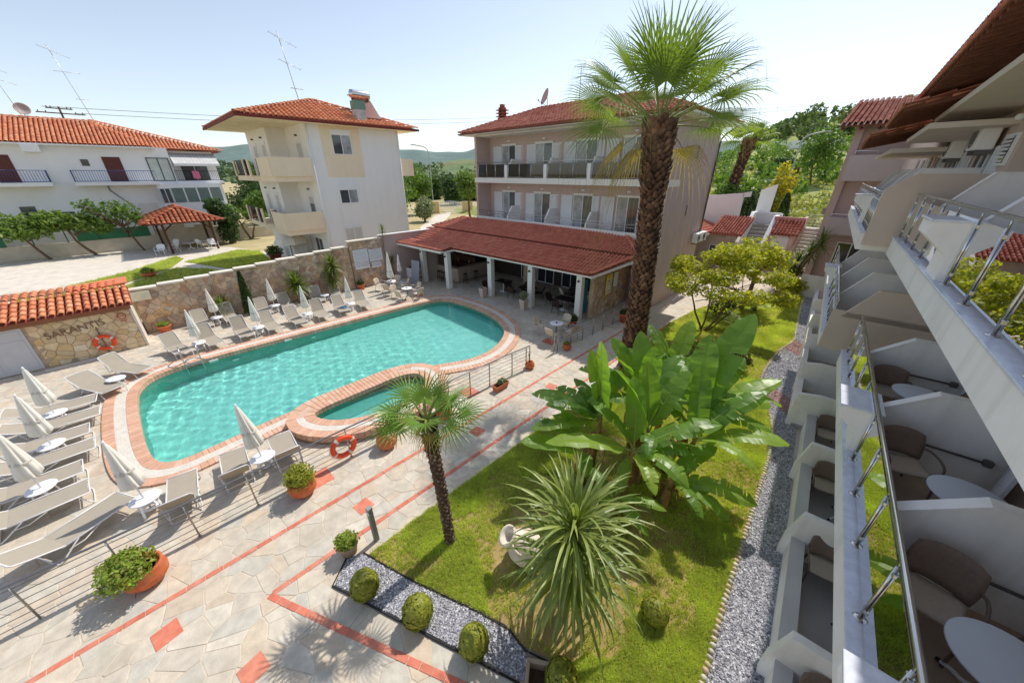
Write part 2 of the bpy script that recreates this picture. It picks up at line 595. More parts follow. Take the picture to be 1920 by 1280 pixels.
CREAM = mat('cream_plaster', lin(240, 222, 194), rough=0.85, streak=0.1, var=0.03, scale=1, bump=0.05, bscale=60)
TILE_RED = mat('clay_roof_tile', pal=[lin(226, 138, 94), lin(234, 154, 110), lin(218, 128, 88), lin(238, 168, 128), lin(228, 144, 100), lin(204, 122, 92)], rough=0.75, var=0.12, scale=4, fine=0.08)
TILE_PINK = mat('faded_clay_roof_tile', pal=[lin(204, 120, 98), lin(218, 142, 118), lin(190, 108, 92), lin(226, 156, 134), lin(182, 100, 84), lin(208, 130, 110)], rough=0.78, var=0.14, scale=4, fine=0.1)
TILE_DARK = mat('red_clay_roof_tile', pal=[lin(206, 120, 98), lin(214, 130, 106), lin(200, 112, 92), lin(220, 140, 114), lin(192, 108, 90)], rough=0.75, var=0.08, scale=4, fine=0.1, dirt=0.1, dirtcol=lin(140, 86, 72), dscale=1.5)
STEEL = mat('brushed_steel', (0.62, 0.61, 0.6, 1), rough=0.22, var=0.05, scale=10, metal=1.0)
STEEL_OLD = mat('weathered_steel', (0.5, 0.47, 0.43, 1), rough=0.4, var=0.2, scale=14, metal=0.8, dirt=0.5, dirtcol=lin(150, 112, 80), dscale=9)
WHITE_PAINT = mat('white_paint', lin(238, 238, 238), rough=0.5, var=0.02, scale=2)
WHITE_PLASTIC = mat('white_plastic', lin(244, 244, 246), rough=0.35, var=0.02, scale=3, spec=0.5)
WOOD_DARK = mat('dark_stained_wood', lin(86, 52, 36), rough=0.65, var=0.2, scale=6, bump=0.15, bscale=30)
DARK = mat('dark_interior', lin(46, 40, 38), rough=0.9, var=0.1)
GLASS_DARK = glassmat('window_glass', (0.25, 0.28, 0.3, 1), refl=0.12)
IRON = mat('black_iron', lin(40, 38, 42), rough=0.5, var=0.05)
POT = mat('terracotta_pot', lin(198, 104, 62), rough=0.7, var=0.12, scale=6, bump=0.1, bscale=50, dirt=0.4, dirtcol=lin(216, 170, 138), dscale=7)
# ================================================================== SETTING: ground, pool, deck, lawn
POOL = ccw(smooth_loop([(-12.9, -1.95), (-16.4, -2.1), (-18.6, -2.0), (-19.35, -0.9), (-19.3, 1.5), (-19.15, 6), (-19.0, 10.6), (-18.6, 12.7), (-16.6, 13.0), (-14.2, 12.9),
                        (-12.0, 12.0), (-10.85, 10.2), (-10.7, 8.6), (-11.4, 7.2), (-12.1, 5.6), (-12.3, 3.5), (-12.35, 1.4), (-12.15, -0.3), (-12.05, -1.5)], 3))
POOL = ccw(resample(POOL, 0.14))
KID = ccw(resample(smooth_loop([(-11.45, 2.1), (-11.45, 3.8), (-11.48, 5.5), (-11.0, 6.1), (-10.1, 5.8), (-9.65, 4.7), (-9.75, 3.5), (-10.3, 2.5), (-11.0, 2.05)], 3), 0.14))
COPE = offset(POOL, 0.84)

ground_m = mat('dry_ground', lin(168, 150, 108), rough=0.95, var=0.2, scale=0.4, bump=0.3, bscale=4, dirt=0.7, dirtcol=lin(120, 130, 70), dscale=0.09, fine=0.15, fscale=3)
sheet('ground', [(-2500, -2500), (2500, -2500), (2500, 2500), (-2500, 2500)], [[(-25.3, -11.5), (3.0, -11.5), (3.0, 44.5), (-25.3, 44.5)]], -0.12, ground_m, kind='structure')
deck = sheet('pool_deck', [(-26, -12), (3.5, -12), (3.5, 45), (-26, 45)], [offset(POOL, 0.05), offset(KID, 0.05)], -0.007, MORTAR, kind='structure')

# --- crazy paving stones
LAWN_X = -5.62
def bed_line(x): return 0.46 + (x + 5.48) * 0.4247
def deck_ok(c):
    x, y = c
    if x > 0.2 or y > 30 or x < -25.6: return False
    if pip(c, POOL) : return False
    if x > LAWN_X + .1 and y > bed_line(x) + .15: return False
    if y > 21 and x < -8.6: return False
    return True
cells = crazy_cells(-25.6, 0.2, -9.5, 30, 0.40, random.Random(3), jit=1.15, gap=0.008, keep=deck_ok)
good = []
KIDOUT = offset(KID, 0.8)
for c, p in cells:
    if all(pip(q, COPE) for q in p) or all(pip(q, KIDOUT) for q in p): continue
    if c[1] > 0.45 and c[0] < LAWN_X and c[1] < 19: p = clip_half(p, (LAWN_X, 0), (1, 0))
    elif c[0] > LAWN_X - 0.3: p = clip_half(p, (-5.48, 0.43), (-0.391, 0.9205))
    if len(p) >= 3: good.append((c, p))
def shown(cp):
    # stones in the open foreground show largest
    c = cp[0]
    d = math.dist((c[0], c[1], 0), (0, 0, EYE))
    v = Vector((c[0], c[1], -EYE)); f = Vector((-math.sin(R(44.2)) * math.cos(R(25.8)), math.cos(R(44.2)) * math.cos(R(25.8)), -math.sin(R(25.8))))
    r = Vector((math.cos(R(44.2)), math.sin(R(44.2)), 0)); dep = v.dot(f)
    if dep < .5: return 1e6
    up = r.cross(f)
    return d + (500 if abs(v.dot(r) / dep) > 1.47 or abs(v.dot(up) / dep) > 0.99 else 0)
pieces('paving_stone', good, deck, PAVE, -0.03, 0.0, most=300, jit=0.0035, rest='paving_stones', order=shown, ch=.005)

# --- terracotta lines set into the paving
def strip_tiles(p0, p1, w=0.11, L=0.30, gap=0.012, name='line_tile'):
    p0 = Vector((*p0, 0)); p1 = Vector((*p1, 0)); d = p1 - p0; n = max(1, int(round(d.length / L))); st = d.length / n
    me = MB().box(-w / 2, gap / 2, -0.02, w / 2, st - gap / 2, 0.010, bev=0.004).mesh(name)
    a = math.atan2(d.y, d.x) - math.pi / 2
    for i in range(n):
        q = p0 + d * (i / n)
        put(name, me, TERRA_TILE, deck, loc=(q.x + (random.random() - .5) * .006, q.y, (random.random() - .5) * 0.003), rot=(0, 0, a + (random.random() - .5) * .01))
strip_tiles((-7.55, -4.6), (-7.52, 18.5))
strip_tiles((-6.22, -0.42), (-6.15, 18.5))
strip_tiles((-6.22, -0.48), (-1.6, 1.74), w=0.12, L=0.24)
MORT_LINE = [(-7.55, -4.6, -7.52, 18.5)]
def diamond(x, y, s=0.17, a=45, sy=None):
    put('square_tile', MB().box(-s, -(sy or s), -0.02, s, sy or s, 0.009, bev=0.004).mesh('square_tile'), TERRA_TILE, deck, loc=(x, y, 0), rot=(0, 0, R(a)))
for x, y in ((-6.82, -1.95), (-5.1, -0.98), (-6.88, 1.74), (-6.98, 5.56), (-6.9, 9.3), (-7.0, 12.8), (-3.1, -0.3), (-7.0, -4.0), (-6.3, -2.9)): diamond(x, y, 0.19, 10)
for x, y in ((-8.6, 1.3), (-8.88, 6.82), (-9.5, 12.4), (-20.4, 11.9)): diamond(x, y, 0.3, 0, 0.28)

# --- pool shell, water, coping
M_WALL = mat('pool_wall_tile', lin(86, 178, 160), rough=0.3, var=0.1, scale=3, fine=0.18, fscale=18, spec=0.5)
def pool_floor_mat():
    m, nt, bs, out = _nodes('pool_floor_tile')
    geo = N(nt, 'ShaderNodeNewGeometry')
    br = N(nt, 'ShaderNodeTexBrick', inp={'Scale': 1.0, 'Mortar Size': 0.012, 'Brick Width': 0.16, 'Row Height': 0.16, 'Color1': lin(158, 226, 220), 'Color2': lin(146, 220, 214), 'Mortar': lin(172, 228, 220)})
    br.offset = 0
    nt.links.new(geo.outputs['Position'], br.inputs['Vector'])
    v = ramp(nt, noise(nt, geo.outputs['Position'], 1.2), [(0.3, (0.9, 0.95, 0.95, 1)), (0.7, (1.06, 1.04, 1.04, 1))])
    nt.links.new(mixcol(nt, br.outputs['Color'], v, 1, 'MULTIPLY'), bs.inputs['Base Color'])
    bs.inputs['Roughness'].default_value = 0.4
    return m
M_FLOOR = pool_floor_mat()
def pool_shell(outline, zt, depth, name, label):
    t = thing(name, label, 'pool')
    w = MB(); n = len(outline)
    for i in range(n):
        a = outline[i]; b = outline[(i + 1) % n]
        w.quad((b[0], b[1], zt), (a[0], a[1], zt), (a[0], a[1], depth(*a) - .05), (b[0], b[1], depth(*b) - .05))
    w.build('wall', M_WALL, t)
    xs = np.linspace(min(p[0] for p in outline) - .3, max(p[0] for p in outline) + .3, 40); ys = np.linspace(min(p[1] for p in outline) - .3, max(p[1] for p in outline) + .3, 60)
    V = np.array([(x, y, depth(x, y)) for x in xs for y in ys]); F = np.array([(i * 60 + j, (i + 1) * 60 + j, (i + 1) * 60 + j + 1, i * 60 + j + 1) for i in range(39) for j in range(59)])
    put('floor', fast_mesh('floor', V, F, smooth=True), M_FLOOR, t)
    return t
def pdepth(x, y):
    k = min(1, max(0, (y + 2.2) / 14.5)); return -1.75 + 0.95 * k
pool = pool_shell(POOL, 0.03, pdepth, 'swimming_pool', 'large rounded swimming pool with turquoise water and brick coping')
kid = pool_shell(KID, 0.26, lambda x, y: -0.30, 'wading_pool', 'small raised half-round wading pool beside the big pool')
tr = MB()
for k in range(2): tr.box(-11.75 + 0, 2.2 + k * .45, -0.31, -10.0, 2.65 + k * .45, -0.0 - k * .15)
def water_mat():
    m, nt, bs, out = _nodes('pool_water')
    nt.nodes.remove(bs)
    rf = N(nt, 'ShaderNodeBsdfRefraction', inp={'IOR': 1.33, 'Roughness': 0.0, 'Color': (0.86, 1, 0.98, 1)})
    gl = N(nt, 'ShaderNodeBsdfGlossy', inp={'Roughness': 0.02})
    fr = N(nt, 'ShaderNodeFresnel', inp={'IOR': 1.33})
    mx = N(nt, 'ShaderNodeMixShader')
    nt.links.new(fr.outputs[0], mx.inputs[0]); nt.links.new(rf.outputs[0], mx.inputs[1]); nt.links.new(gl.outputs[0], mx.inputs[2])
    nt.links.new(mx.outputs[0], out.inputs['Surface'])
    return m
M_WATER = water_mat()
def water(outline, z, name, parent, step, amp, seed):
    """rippled surface of a closed body of water"""
    rg = np.random.default_rng(seed)
    x0, x1 = min(p[0] for p in outline) - .02, max(p[0] for p in outline) + .02; y0, y1 = min(p[1] for p in outline) - .02, max(p[1] for p in outline) + .02
    nx = int((x1 - x0) / step); ny = int((y1 - y0) / step)
    X, Y = np.meshgrid(np.linspace(x0, x1, nx), np.linspace(y0, y1, ny), indexing='ij')
    Z = np.zeros_like(X)
    wob = 0.25 * np.sin(X * 1.1 + 0.6 * Y) + 0.25 * np.sin(Y * 1.4 - .8 * X)
    for k in range(34):
        a = rg.uniform(0, 2 * np.pi); lam = rg.uniform(0.17, 0.75); A = amp * (lam / 0.6) ** 1.15 * rg.uniform(.5, 1)
        Z += A * np.sin((X * np.cos(a) + Y * np.sin(a)) * 2 * np.pi / lam + rg.uniform(0, 6.28) + wob * rg.uniform(-2, 2))
    Z *= np.clip(1.05 - .05 * (Y - y0), .35, 1.1) * (0.8 + 0.4 * np.sin(X * .6 + 1 + .4 * np.sin(Y * .5)) * np.sin(Y * .42 + .3 * X))
    V = np.stack([X, Y, Z + z], -1).reshape(-1, 3)
    I = np.arange(nx * ny).reshape(nx, ny)
    F = np.stack([I[:-1, :-1], I[1:, :-1], I[1:, 1:], I[:-1, 1:]], -1).reshape(-1, 4)
    # closed below, under the pool floor
    nb = len(V); B = np.array([(x0, y0, -2.2), (x1, y0, -2.2), (x1, y1, -2.2), (x0, y1, -2.2)])
    c4 = [I[0, 0], I[-1, 0], I[-1, -1], I[0, -1]]
    me = bpy.data.meshes.new(name)
    faces = [tuple(int(i) for i in f) for f in F]
    edges = [list(I[:, 0]), list(I[-1, :]), list(I[::-1, -1]), list(I[0, ::-1])]
    for e, (a, b) in zip(edges, ((0, 1), (1, 2), (2, 3), (3, 0))):
        faces.append(tuple(int(i) for i in e[::-1]) + (nb + a, nb + b))
    faces.append((nb + 3, nb + 2, nb + 1, nb))
    me.from_pydata([tuple(v) for v in np.concatenate([V, B])], [], faces)
    me.polygons.foreach_set('use_smooth', np.array([True] * len(F) + [False] * 5))
    me.update()
    o = put(name, me, M_WATER, parent)
    o.cycles.is_caustics_caster = True
    return o
water(POOL, -0.13, 'water', pool, 0.045, 0.0021, 5)
water(KID, 0.13, 'water', kid, 0.055, 0.0008, 6)
for t in (pool, kid):
    for o in t.children:
        if o.name.startswith(('floor', 'wall')): o.cycles.is_caustics_receiver = True
sun_data.cycles.is_caustics_light = True

def coping(outline, parent, zt, rings, skip=None, single=300, flip=False):
    """bands of brick laid across the rim; the nearest bricks single"""
    for d0, d1, kind in rings:
        inner = offset(outline, d0); outer = offset(outline, d1); n = len(inner)
        idx = [i for i in range(n) if not (skip and skip(inner[i]))]
        if kind == 'pebble':
            mb = MB()
            for i in idx:
                j = (i + 1) % n
                if skip and skip(inner[j]): continue
                mb._add([(*inner[i], zt - .004), (*inner[j], zt - .004), (*outer[j], zt - .004), (*outer[i], zt - .004)], [(3, 2, 1, 0)])
            mb.build('pebble_band', mat('pebble_band', lin(214, 206, 194), rough=0.75, var=0.08, scale=4, fine=0.25, fscale=45, bump=0.4, bscale=50), parent)
            continue
        idx.sort(key=lambda i: seen_size((*outer[i], zt)))
        rest = MB()
        for k, i in enumerate(idx):
            j = (i + 1) % n
            g = 0.045
            a = Vector(inner[i]).lerp(Vector(inner[j]), g); b = Vector(inner[i]).lerp(Vector(inner[j]), 1 - g)
            c = Vector(outer[i]).lerp(Vector(outer[j]), 1 - g); d = Vector(outer[i]).lerp(Vector(outer[j]), g)
            poly = ccw([(p.x, p.y) for p in (a, b, c, d)])
            if k < single: stone_piece(MB(), poly, zt - 0.2, zt + random.uniform(-.002, .003), ch=.006).build('coping_brick', BRICK, parent)
            else: stone_piece(rest, poly, zt - 0.2, zt, tint=random.random() * .98 + .01, ch=.006)
        if rest.v: rest.build('coping_bricks', BRICK, parent, kind='stuff')
kidside = lambda p: p[0] > -12.6 and 1.7 < p[1] < 6.9
coping(POOL, pool, 0.06, [(-0.03, 0.26, 'brick'), (0.26, 0.55, 'pebble'), (0.55, 0.84, 'brick')], skip=None, single=150)
# rim of the wading pool stands higher, and parts it from the big pool
flat = lambda p: p[0] < -11.4
coping(KID, kid, 0.30, [(-0.03, 0.27, 'brick'), (0.5, 0.8, 'brick')], single=120)
coping(KID, kid, 0.30, [(0.27, 0.5, 'pebble')], skip=lambda p: p[0] < -11.55)
coping(KID, kid, 0.30, [(0.27, 0.5, 'brick')], skip=lambda p: p[0] >= -11.65, single=60)
ko = offset(KID, 0.79)
rim = MB()
for a, b in ((ko, 1),):
    for i in range(len(a)):
        p, q = a[i], a[(i + 1) % len(a)]
        rim.quad((*p, -0.32), (*q, -0.32), (*q, 0.296), (*p, 0.296)) if b == 1 else rim.quad((*q, -0.32), (*p, -0.32), (*p, 0.26), (*q, 0.26))
rim.build('rim_wall', mat('rim_brick', lin(150, 120, 98), rough=0.8, var=0.2, scale=5, bump=0.3), kid)
under = MB(); co = offset(POOL, 0.83)
for i in range(len(co)):
    p, q = co[i], co[(i + 1) % len(co)]; under.quad((*p, -0.1), (*q, -0.1), (*q, 0.055), (*p, 0.055))
under.build('coping_edge', mat('coping_mortar', lin(150, 118, 100), rough=0.85), pool)
# mortar bed below the bricks
def bed(outline, d0, d1, zt, par):
    a = offset(outline, d0); b = offset(outline, d1); mb = MB(); n = len(a)
    for i in range(n):
        j = (i + 1) % n; mb.quad((*a[i], zt), (*b[i], zt), (*b[j], zt), (*a[j], zt))
    mb.build('mortar_bed', mat('coping_mortar_light', lin(206, 178, 158), rough=0.9), par)
bed(POOL, -0.01, 0.83, 0.046, pool); bed(KID, -0.01, 0.79, 0.286, kid)
# waterline mosaic
mo = MB(); pi_ = offset(POOL, -0.006)
for i in range(0, len(pi_)):
    p, q = Vector(pi_[i]), Vector(pi_[(i + 1) % len(pi_)]); mo.quad((q.x, q.y, 0.02), (p.x, p.y, 0.02), (p.x, p.y, -0.2), (q.x, q.y, -0.2), tint=random.random())
mo.build('waterline_tiles', mat('waterline_tile', pal=[lin(60, 130, 110), lin(96, 150, 120), lin(120, 150, 110), lin(50, 110, 104), lin(150, 150, 120)], rough=0.3, var=0.1, fine=0.25, fscale=25), pool)

for y in (1.2, 4.6, 8.2):
    lt = MB().lathe([(.001, .03), (.12, .02), (.14, 0)], 16).build('pool_light', mat('pool_light', lin(226, 240, 238), rough=.3), pool); lt.matrix_local = frame((-19.17, y, -.62), (0, 1, 0), (0, 0, 1))
for y in (.3, 3.3, 6.6, 10.0):
    MB().box(-19.24, y, -.17, -19.14, y + .32, -.05, bev=.01).build('skimmer', mat('skimmer', lin(196, 214, 204), rough=.4), pool)
# --- pool ladder
lad = thing('pool_ladder', 'steel ladder curving over the pool edge into the water', 'ladder', (-19.55, -0.2, 0.06), R(0))
for s in (-.28, .28):
    pts = smooth_open([(-.55, s, 0), (-.5, s, .45), (-.1, s, .78), (.28, s, .55), (.36, s, .1), (.36, s, -.9)], 3)
    MB().tube(pts, .021, 8).build('rail', STEEL, lad)
for z in (-.05, -.3, -.55): MB().box(.31, -.28, z, .41, .28, z + .03, bev=.008).build('step', STEEL, lad)

# --- lawn, gravel path and bed
lawn_edge = [(0.45, 2.9), (0.36, 4.05), (0.27, 5.25), (0.2, 6.73), (0.12, 8.72), (0.03, 11.0), (-0.22, 12.82), (-0.85, 14.2), (-1.15, 15.6), (-1.2, 16.9), (-1.15, 18.6), (-1.03, 19.7), (-0.76, 20.8), (-0.95, 22.5), (-1.3, 26.67), (-1.54, 30.6)]
lawn_edge = smooth_open(lawn_edge, 2)
LAWN = [(-5.6, 1.24), (-5.6, 8.5), (-5.75, 14), (-6.15, 19), (-5.8, 22.5), (-4.6, 26.5), (-3.0, 29.0), (-2.0, 30.8)] + lawn_edge[::-1] + [(-1.55, 2.62), (-2.05, 2.42), (-2.53, 2.42), (-3.07, 2.22), (-4.53, 1.62)]
soil_m = mat('lawn_soil', lin(160, 138, 92), rough=0.95, var=0.25, scale=1.2, bump=0.4, bscale=20, dirt=0.6, dirtcol=lin(160, 140, 92), dscale=0.8)
lawn = sheet('lawn', LAWN, [], 0.02, soil_m, kind='structure')
PATH = lawn_edge + [(-0.6, 30.6), (0.0, 18.0), (0.55, 11.2), (0.86, 8.2), (1.0, 6.5), (1.2, 4.0), (1.3, 2.9)]
grav_m = mat('gravel_base', lin(170, 166, 170), rough=0.95, var=0.15, scale=4, bump=0.8, bscale=45, fine=0.4, fscale=70)
path = sheet('gravel_path', PATH, [], 0.012, grav_m, kind='structure')
BED = [(-5.48, 0.5), (-5.86, 0.96), (-5.66, 1.2), (-4.53, 1.56), (-3.07, 2.16), (-2.4, 2.38), (-1.95, 2.36), (-1.62, 2.5), (-1.56, 2.18), (-1.83, 2.03)]
gbed = sheet('gravel_bed', BED, [], 0.012, grav_m, kind='structure')
kerb = MB()
for a, b in zip(BED[-1:] + BED[:2], BED[:3]):
    pass
kl = [(-5.5, 0.44), (-1.6, 2.1)]
d = Vector((kl[1][0] - kl[0][0], kl[1][1] - kl[0][1])).normalized()
kerb.tube([(x, y, 0.02) for x, y in [(-5.9, 0.94), (-5.5, 0.46), (-1.78, 2.0)]], 0.02, 6)
kerb.tube([(x, y, 0.03) for x, y in [(-5.7, 1.2), (-4.53, 1.6), (-3.07, 2.2), (-2.4, 2.41), (-2.0, 2.39), (-1.6, 2.55)]], 0.018, 6)
kerb.build('bed_edging', mat('black_edging', lin(46, 46, 50), rough=0.7), gbed)

def scatter(name, poly, n, mesh_src, zoff, material, parent, smin, smax, tilt, dens=None, seed=1):
    """many small pieces as instances of a few shapes spread over an outline by geometry nodes"""
    rg = random.Random(seed)
    xs = [p[0] for p in poly]; ys = [p[1] for p in poly]
    pts = []
    while len(pts) < n:
        p = (rg.uniform(min(xs), max(xs)), rg.uniform(min(ys), max(ys)))
        if pip(p, poly) and (dens is None or rg.random() < dens(*p)): pts.append((p[0], p[1], zoff))
    me = bpy.data.meshes.new(name); me.from_pydata(pts, [], []); me.update()
    o = put(name, me, None, parent, kind='stuff')
    src = bpy.data.objects.new(name + '_shape', mesh_src)      # holds the shape only, never linked to the scene
    mesh_src.materials.append(material)
    ng = bpy.data.node_groups.new(name, 'GeometryNodeTree')
    ng.interface.new_socket('Geometry', in_out='INPUT', socket_type='NodeSocketGeometry'); ng.interface.new_socket('Geometry', in_out='OUTPUT', socket_type='NodeSocketGeometry')
    gi = ng.nodes.new('NodeGroupInput'); go = ng.nodes.new('NodeGroupOutput')
    m2p = ng.nodes.new('GeometryNodeMeshToPoints'); inst = ng.nodes.new('GeometryNodeInstanceOnPoints'); info = ng.nodes.new('GeometryNodeObjectInfo')
    info.inputs['Object'].default_value = src
    rr = ng.nodes.new('FunctionNodeRandomValue'); rr.data_type = 'FLOAT_VECTOR'
    rr.inputs[0].default_value = (-tilt, -tilt, 0); rr.inputs[1].default_value = (tilt, tilt, 6.283)
    rs = ng.nodes.new('FunctionNodeRandomValue'); rs.data_type = 'FLOAT'; rs.inputs[2].default_value = smin; rs.inputs[3].default_value = smax
    L = ng.links.new
    L(gi.outputs[0], m2p.inputs[0]); L(m2p.outputs[0], inst.inputs['Points']); L(info.outputs['Geometry'], inst.inputs['Instance'])
    L(rr.outputs[0], inst.inputs['Rotation']); L(rs.outputs[1], inst.inputs['Scale']); L(inst.outputs[0], go.inputs[0])
    md = o.modifiers.new('scatter', 'NODES'); md.node_group = ng
    return o
def chip_mesh(k):
    rg = random.Random(k); mb = MB()
    vs = []; 
    for sx in (-1, 1):
        for sy in (-1, 1):
            for sz in (-1, 1): vs.append((sx * rg.uniform(.6, 1.1), sy * rg.uniform(.5, .9), sz * rg.uniform(.4, .7)))
    mb._add([tuple(c * .014 for c in v) for v in vs], [(0, 1, 3, 2), (4, 6, 7, 5), (0, 4, 5, 1), (2, 3, 7, 6), (0, 2, 6, 4), (1, 5, 7, 3)])
    return mb.mesh('chip')
chip_m = mat('gravel_chip', pal=[lin(188, 187, 194), lin(134, 133, 142), lin(216, 215, 219), lin(98, 97, 106), lin(166, 165, 174), lin(236, 235, 238)], rough=0.8, var=0.1)
chip_red = mat('red_gravel_chip', pal=[lin(176, 140, 134), lin(150, 110, 106), lin(196, 166, 160), lin(130, 92, 90), lin(204, 184, 180)], rough=0.8, var=0.1)
redzone = lambda x, y: (abs(y - (14.6 - (x + .5) * .9)) < 0.55) or (abs(y - (20.0 - (x + .5) * 1.0)) < 0.8)
scatter('path_gravel', PATH, 30000, chip_mesh(1), 0.02, chip_m, path, 0.7, 1.5, 0.6, lambda x, y: 0.0 if redzone(x, y) else (1 if y < 9 else .55), 1)
scatter('path_gravel_red', PATH, 4500, chip_mesh(2), 0.022, chip_red, path, 0.9, 1.8, 0.6, lambda x, y: 1.0 if redzone(x, y) else 0.0, 2)
scatter('bed_gravel', BED, 6500, chip_mesh(3), 0.02, chip_m, gbed, 0.7, 1.4, 0.6, None, 3)
def tuft_mesh(k, nb=9, h=0.045):
    rg = random.Random(k); mb = MB()
    for i in range(nb):
        a = rg.uniform(0, 6.28); x, y = rg.uniform(-.035, .035), rg.uniform(-.035, .035); w = rg.uniform(.003, .005); L = h * rg.uniform(.6, 1.25); le = rg.uniform(.2, .9) * L
        dx, dy = math.cos(a), math.sin(a)
        mb._add([(x - dy * w, y + dx * w, 0), (x + dy * w, y - dx * w, 0), (x + dx * le * .5 + dy * w * .7, y + dy * le * .5 - dx * w * .7, L * .65), (x + dx * le * .5 - dy * w * .7, y + dy * le * .5 + dx * w * .7, L * .65), (x + dx * le, y + dy * le, L)],
                [(0, 1, 2, 3), (3, 2, 4)], tint=rg.random())
    return mb.mesh('tuft')
grass_m = leafmat('grass_blade', [lin(182, 198, 90), lin(202, 206, 108), lin(158, 184, 78), lin(214, 206, 130), lin(188, 198, 100)], rough=0.6, transl=0.45, var=0.22, scale=0.9)
def lawn_dens(x, y):
    bare = math.sin(x * 1.7 + y * .6) * math.sin(y * 1.1 - x * .5 + 1.3) + .35 * math.sin(x * 4.1) * math.sin(y * 3.7)
    k = 1.0 if bare < 0.12 else 0.3
    if (x + 2.4) ** 2 / 2.2 + (y - 3.9) ** 2 / 2.6 < 1 + .35 * math.sin(x * 5) * math.sin(y * 4): k *= 0.22
    if (x + 2.3) ** 2 / 2.6 + (y - 7.3) ** 2 / 4.5 < 1: k *= 0.4
    return k * (1 if y < 12 else 0.75)
scatter('grass', LAWN, 125000, tuft_mesh(1, 10, .055), 0.02, grass_m, lawn, 0.7, 1.35, 0.25, lawn_dens, 4)
# rounded stones along the lawn's edge
pebs = [MB() for _ in range(4)]
for k, b in enumerate(pebs):
    rg = random.Random(k + 40)
    b.lathe([(0.001, -.035), (.04, -.03), (.062, -.005), (.055, .025), (.03, .042), (.001, .046)], 9, sx=rg.uniform(.85, 1.1), sy=rg.uniform(.65, .8))
pebs = [b.mesh('edging_stone') for b in pebs]
peb_m = mat('edging_pebble', pal=[lin(214, 200, 180), lin(200, 176, 152), lin(190, 186, 178), lin(222, 212, 196), lin(206, 170, 150), lin(176, 172, 166)], rough=0.65, var=0.12, scale=20)
for i, (x, y) in enumerate(resample(lawn_edge, 0.115, closed=False)[:250]):
    put('edging_stone', pebs[i % 4], peb_m, lawn, loc=(x + random.uniform(-.01, .01), y, 0.045), rot=(random.uniform(-.2, .2), random.uniform(-.2, .2), random.uniform(-.5, .5)), scale=(1, 1, random.uniform(.8, 1.2)))
# ================================================================== BUILDINGS
PANE = mat('window_pane', lin(70, 78, 84), rough=0.06, var=0.25, scale=1.5, spec=0.8)
PANE_CURT = mat('curtained_pane', lin(150, 156, 160), rough=0.08, var=0.35, scale=2.5, spec=0.7)
ALU = mat('white_aluminium', lin(232, 234, 236), rough=0.4, var=0.02)
SHUT = mat('white_shutter', lin(222, 224, 228), rough=0.55, var=0.03)
ROLL = mat('roller_shutter', lin(216, 214, 210), rough=0.6, var=0.04)
BLACKGLASS = mat('dark_glazing', lin(40, 44, 50), rough=0.08, var=0.1, spec=0.7)

def opening(parent, M, w, h, split=2, name='window', fm=ALU, pm=PANE, box=0.0, roll=None, fw=0.05):
    """framed glazing standing on a wall: M maps (along, up, out)"""
    f = MB(); t = 0.05
    f.box(0, 0, -.02, w, fw, t); f.box(0, h - fw, -.02, w, h, t); f.box(0, fw, -.02, fw, h - fw, t); f.box(w - fw, fw, -.02, w, h - fw, t)
    for k in range(1, split): f.box(w * k / split - fw * .5, fw, -.02, w * k / split + fw * .5, h - fw, t - .006)
    if box: f.box(-.04, h, -.02, w + .04, h + box, .07)
    fo = f.build(name, fm, parent); fo.matrix_local = M
    for k in range(split):
        x0 = w * k / split + fw * .5; x1 = w * (k + 1) / split - fw * .5
        p = MB().box(x0, fw, -.015, x1, h - fw, .022 + .004 * (k % 2)).build('pane', pm[k % len(pm)] if isinstance(pm, list) else pm, fo)
    if roll:
        r = MB(); n = int(roll / .05)
        for i in range(n): r.box(fw, h - fw - (i + 1) * roll / n, .025, w - fw, h - fw - i * roll / n - .008, .04)
        r.build('roller_shutter', ROLL, fo)
    return fo
def wallM(x, y, z, face):
    """frame on a wall: face is the outward direction"""
    ez = {'-y': (0, -1, 0), '+x': (1, 0, 0), '-x': (-1, 0, 0), '+y': (0, 1, 0)}[face]
    ex = {'-y': (1, 0, 0), '+x': (0, 1, 0), '-x': (0, -1, 0), '+y': (-1, 0, 0)}[face]
    return frame((x, y, z), ex, (0, 0, 1))
def shutter(parent, M, w, h, ang=0.0, m=None):
    s = MB(); s.box(0, 0, 0, .06, h, .04); s.box(w - .06, 0, 0, w, h, .04); s.box(.06, 0, 0, w - .06, .08, .04); s.box(.06, h - .08, 0, w - .06, h, .04); s.box(.06, h * .48, 0, w - .06, h * .52, .04)
    n = int(h / .075)
    for i in range(n):
        z = .08 + (h - .16) * i / n
        s._add([(.06, z, .034), (w - .06, z, .034), (w - .06, z + .07, .012), (.06, z + .07, .012)], [(0, 1, 2, 3)])
    o = s.build('shutter', m or SHUT, parent); o.matrix_local = M @ Matrix.Rotation(ang, 4, 'Y')
    return o
def ac_unit(label, loc, rz):
    t = thing('air_conditioner', label, 'air conditioner', loc, rz)
    MB().box(-.42, -.15, 0, .42, .15, .58, bev=.02).build('casing', WHITE_PAINT, t)
    g = MB(); g.lathe([(.24, 0), (.24, .012), (.21, .012), (.21, .0)], 20, cap=False)
    for r in (.06, .11, .16): g.lathe([(r, 0), (r, .01), (r - .012, .01), (r - .012, 0)], 16, cap=False)
    for k in range(4): g.tube([(0, 0, .008), (.23 * math.cos(k * 1.57), .23 * math.sin(k * 1.57), .008)], .008, 4)
    go = g.build('fan_grille', mat('grey_grille', lin(120, 120, 124), rough=0.5), t); go.matrix_local = frame((-.1, -.152, .29), (1, 0, 0), (0, 0, 1))
    b = MB(); b.box(-.35, -.1, -.1, -.31, .18, 0); b.box(.31, -.1, -.1, .35, .18, 0); b.build('bracket', mat('grey_bracket', lin(110, 108, 106)), t)
    return t
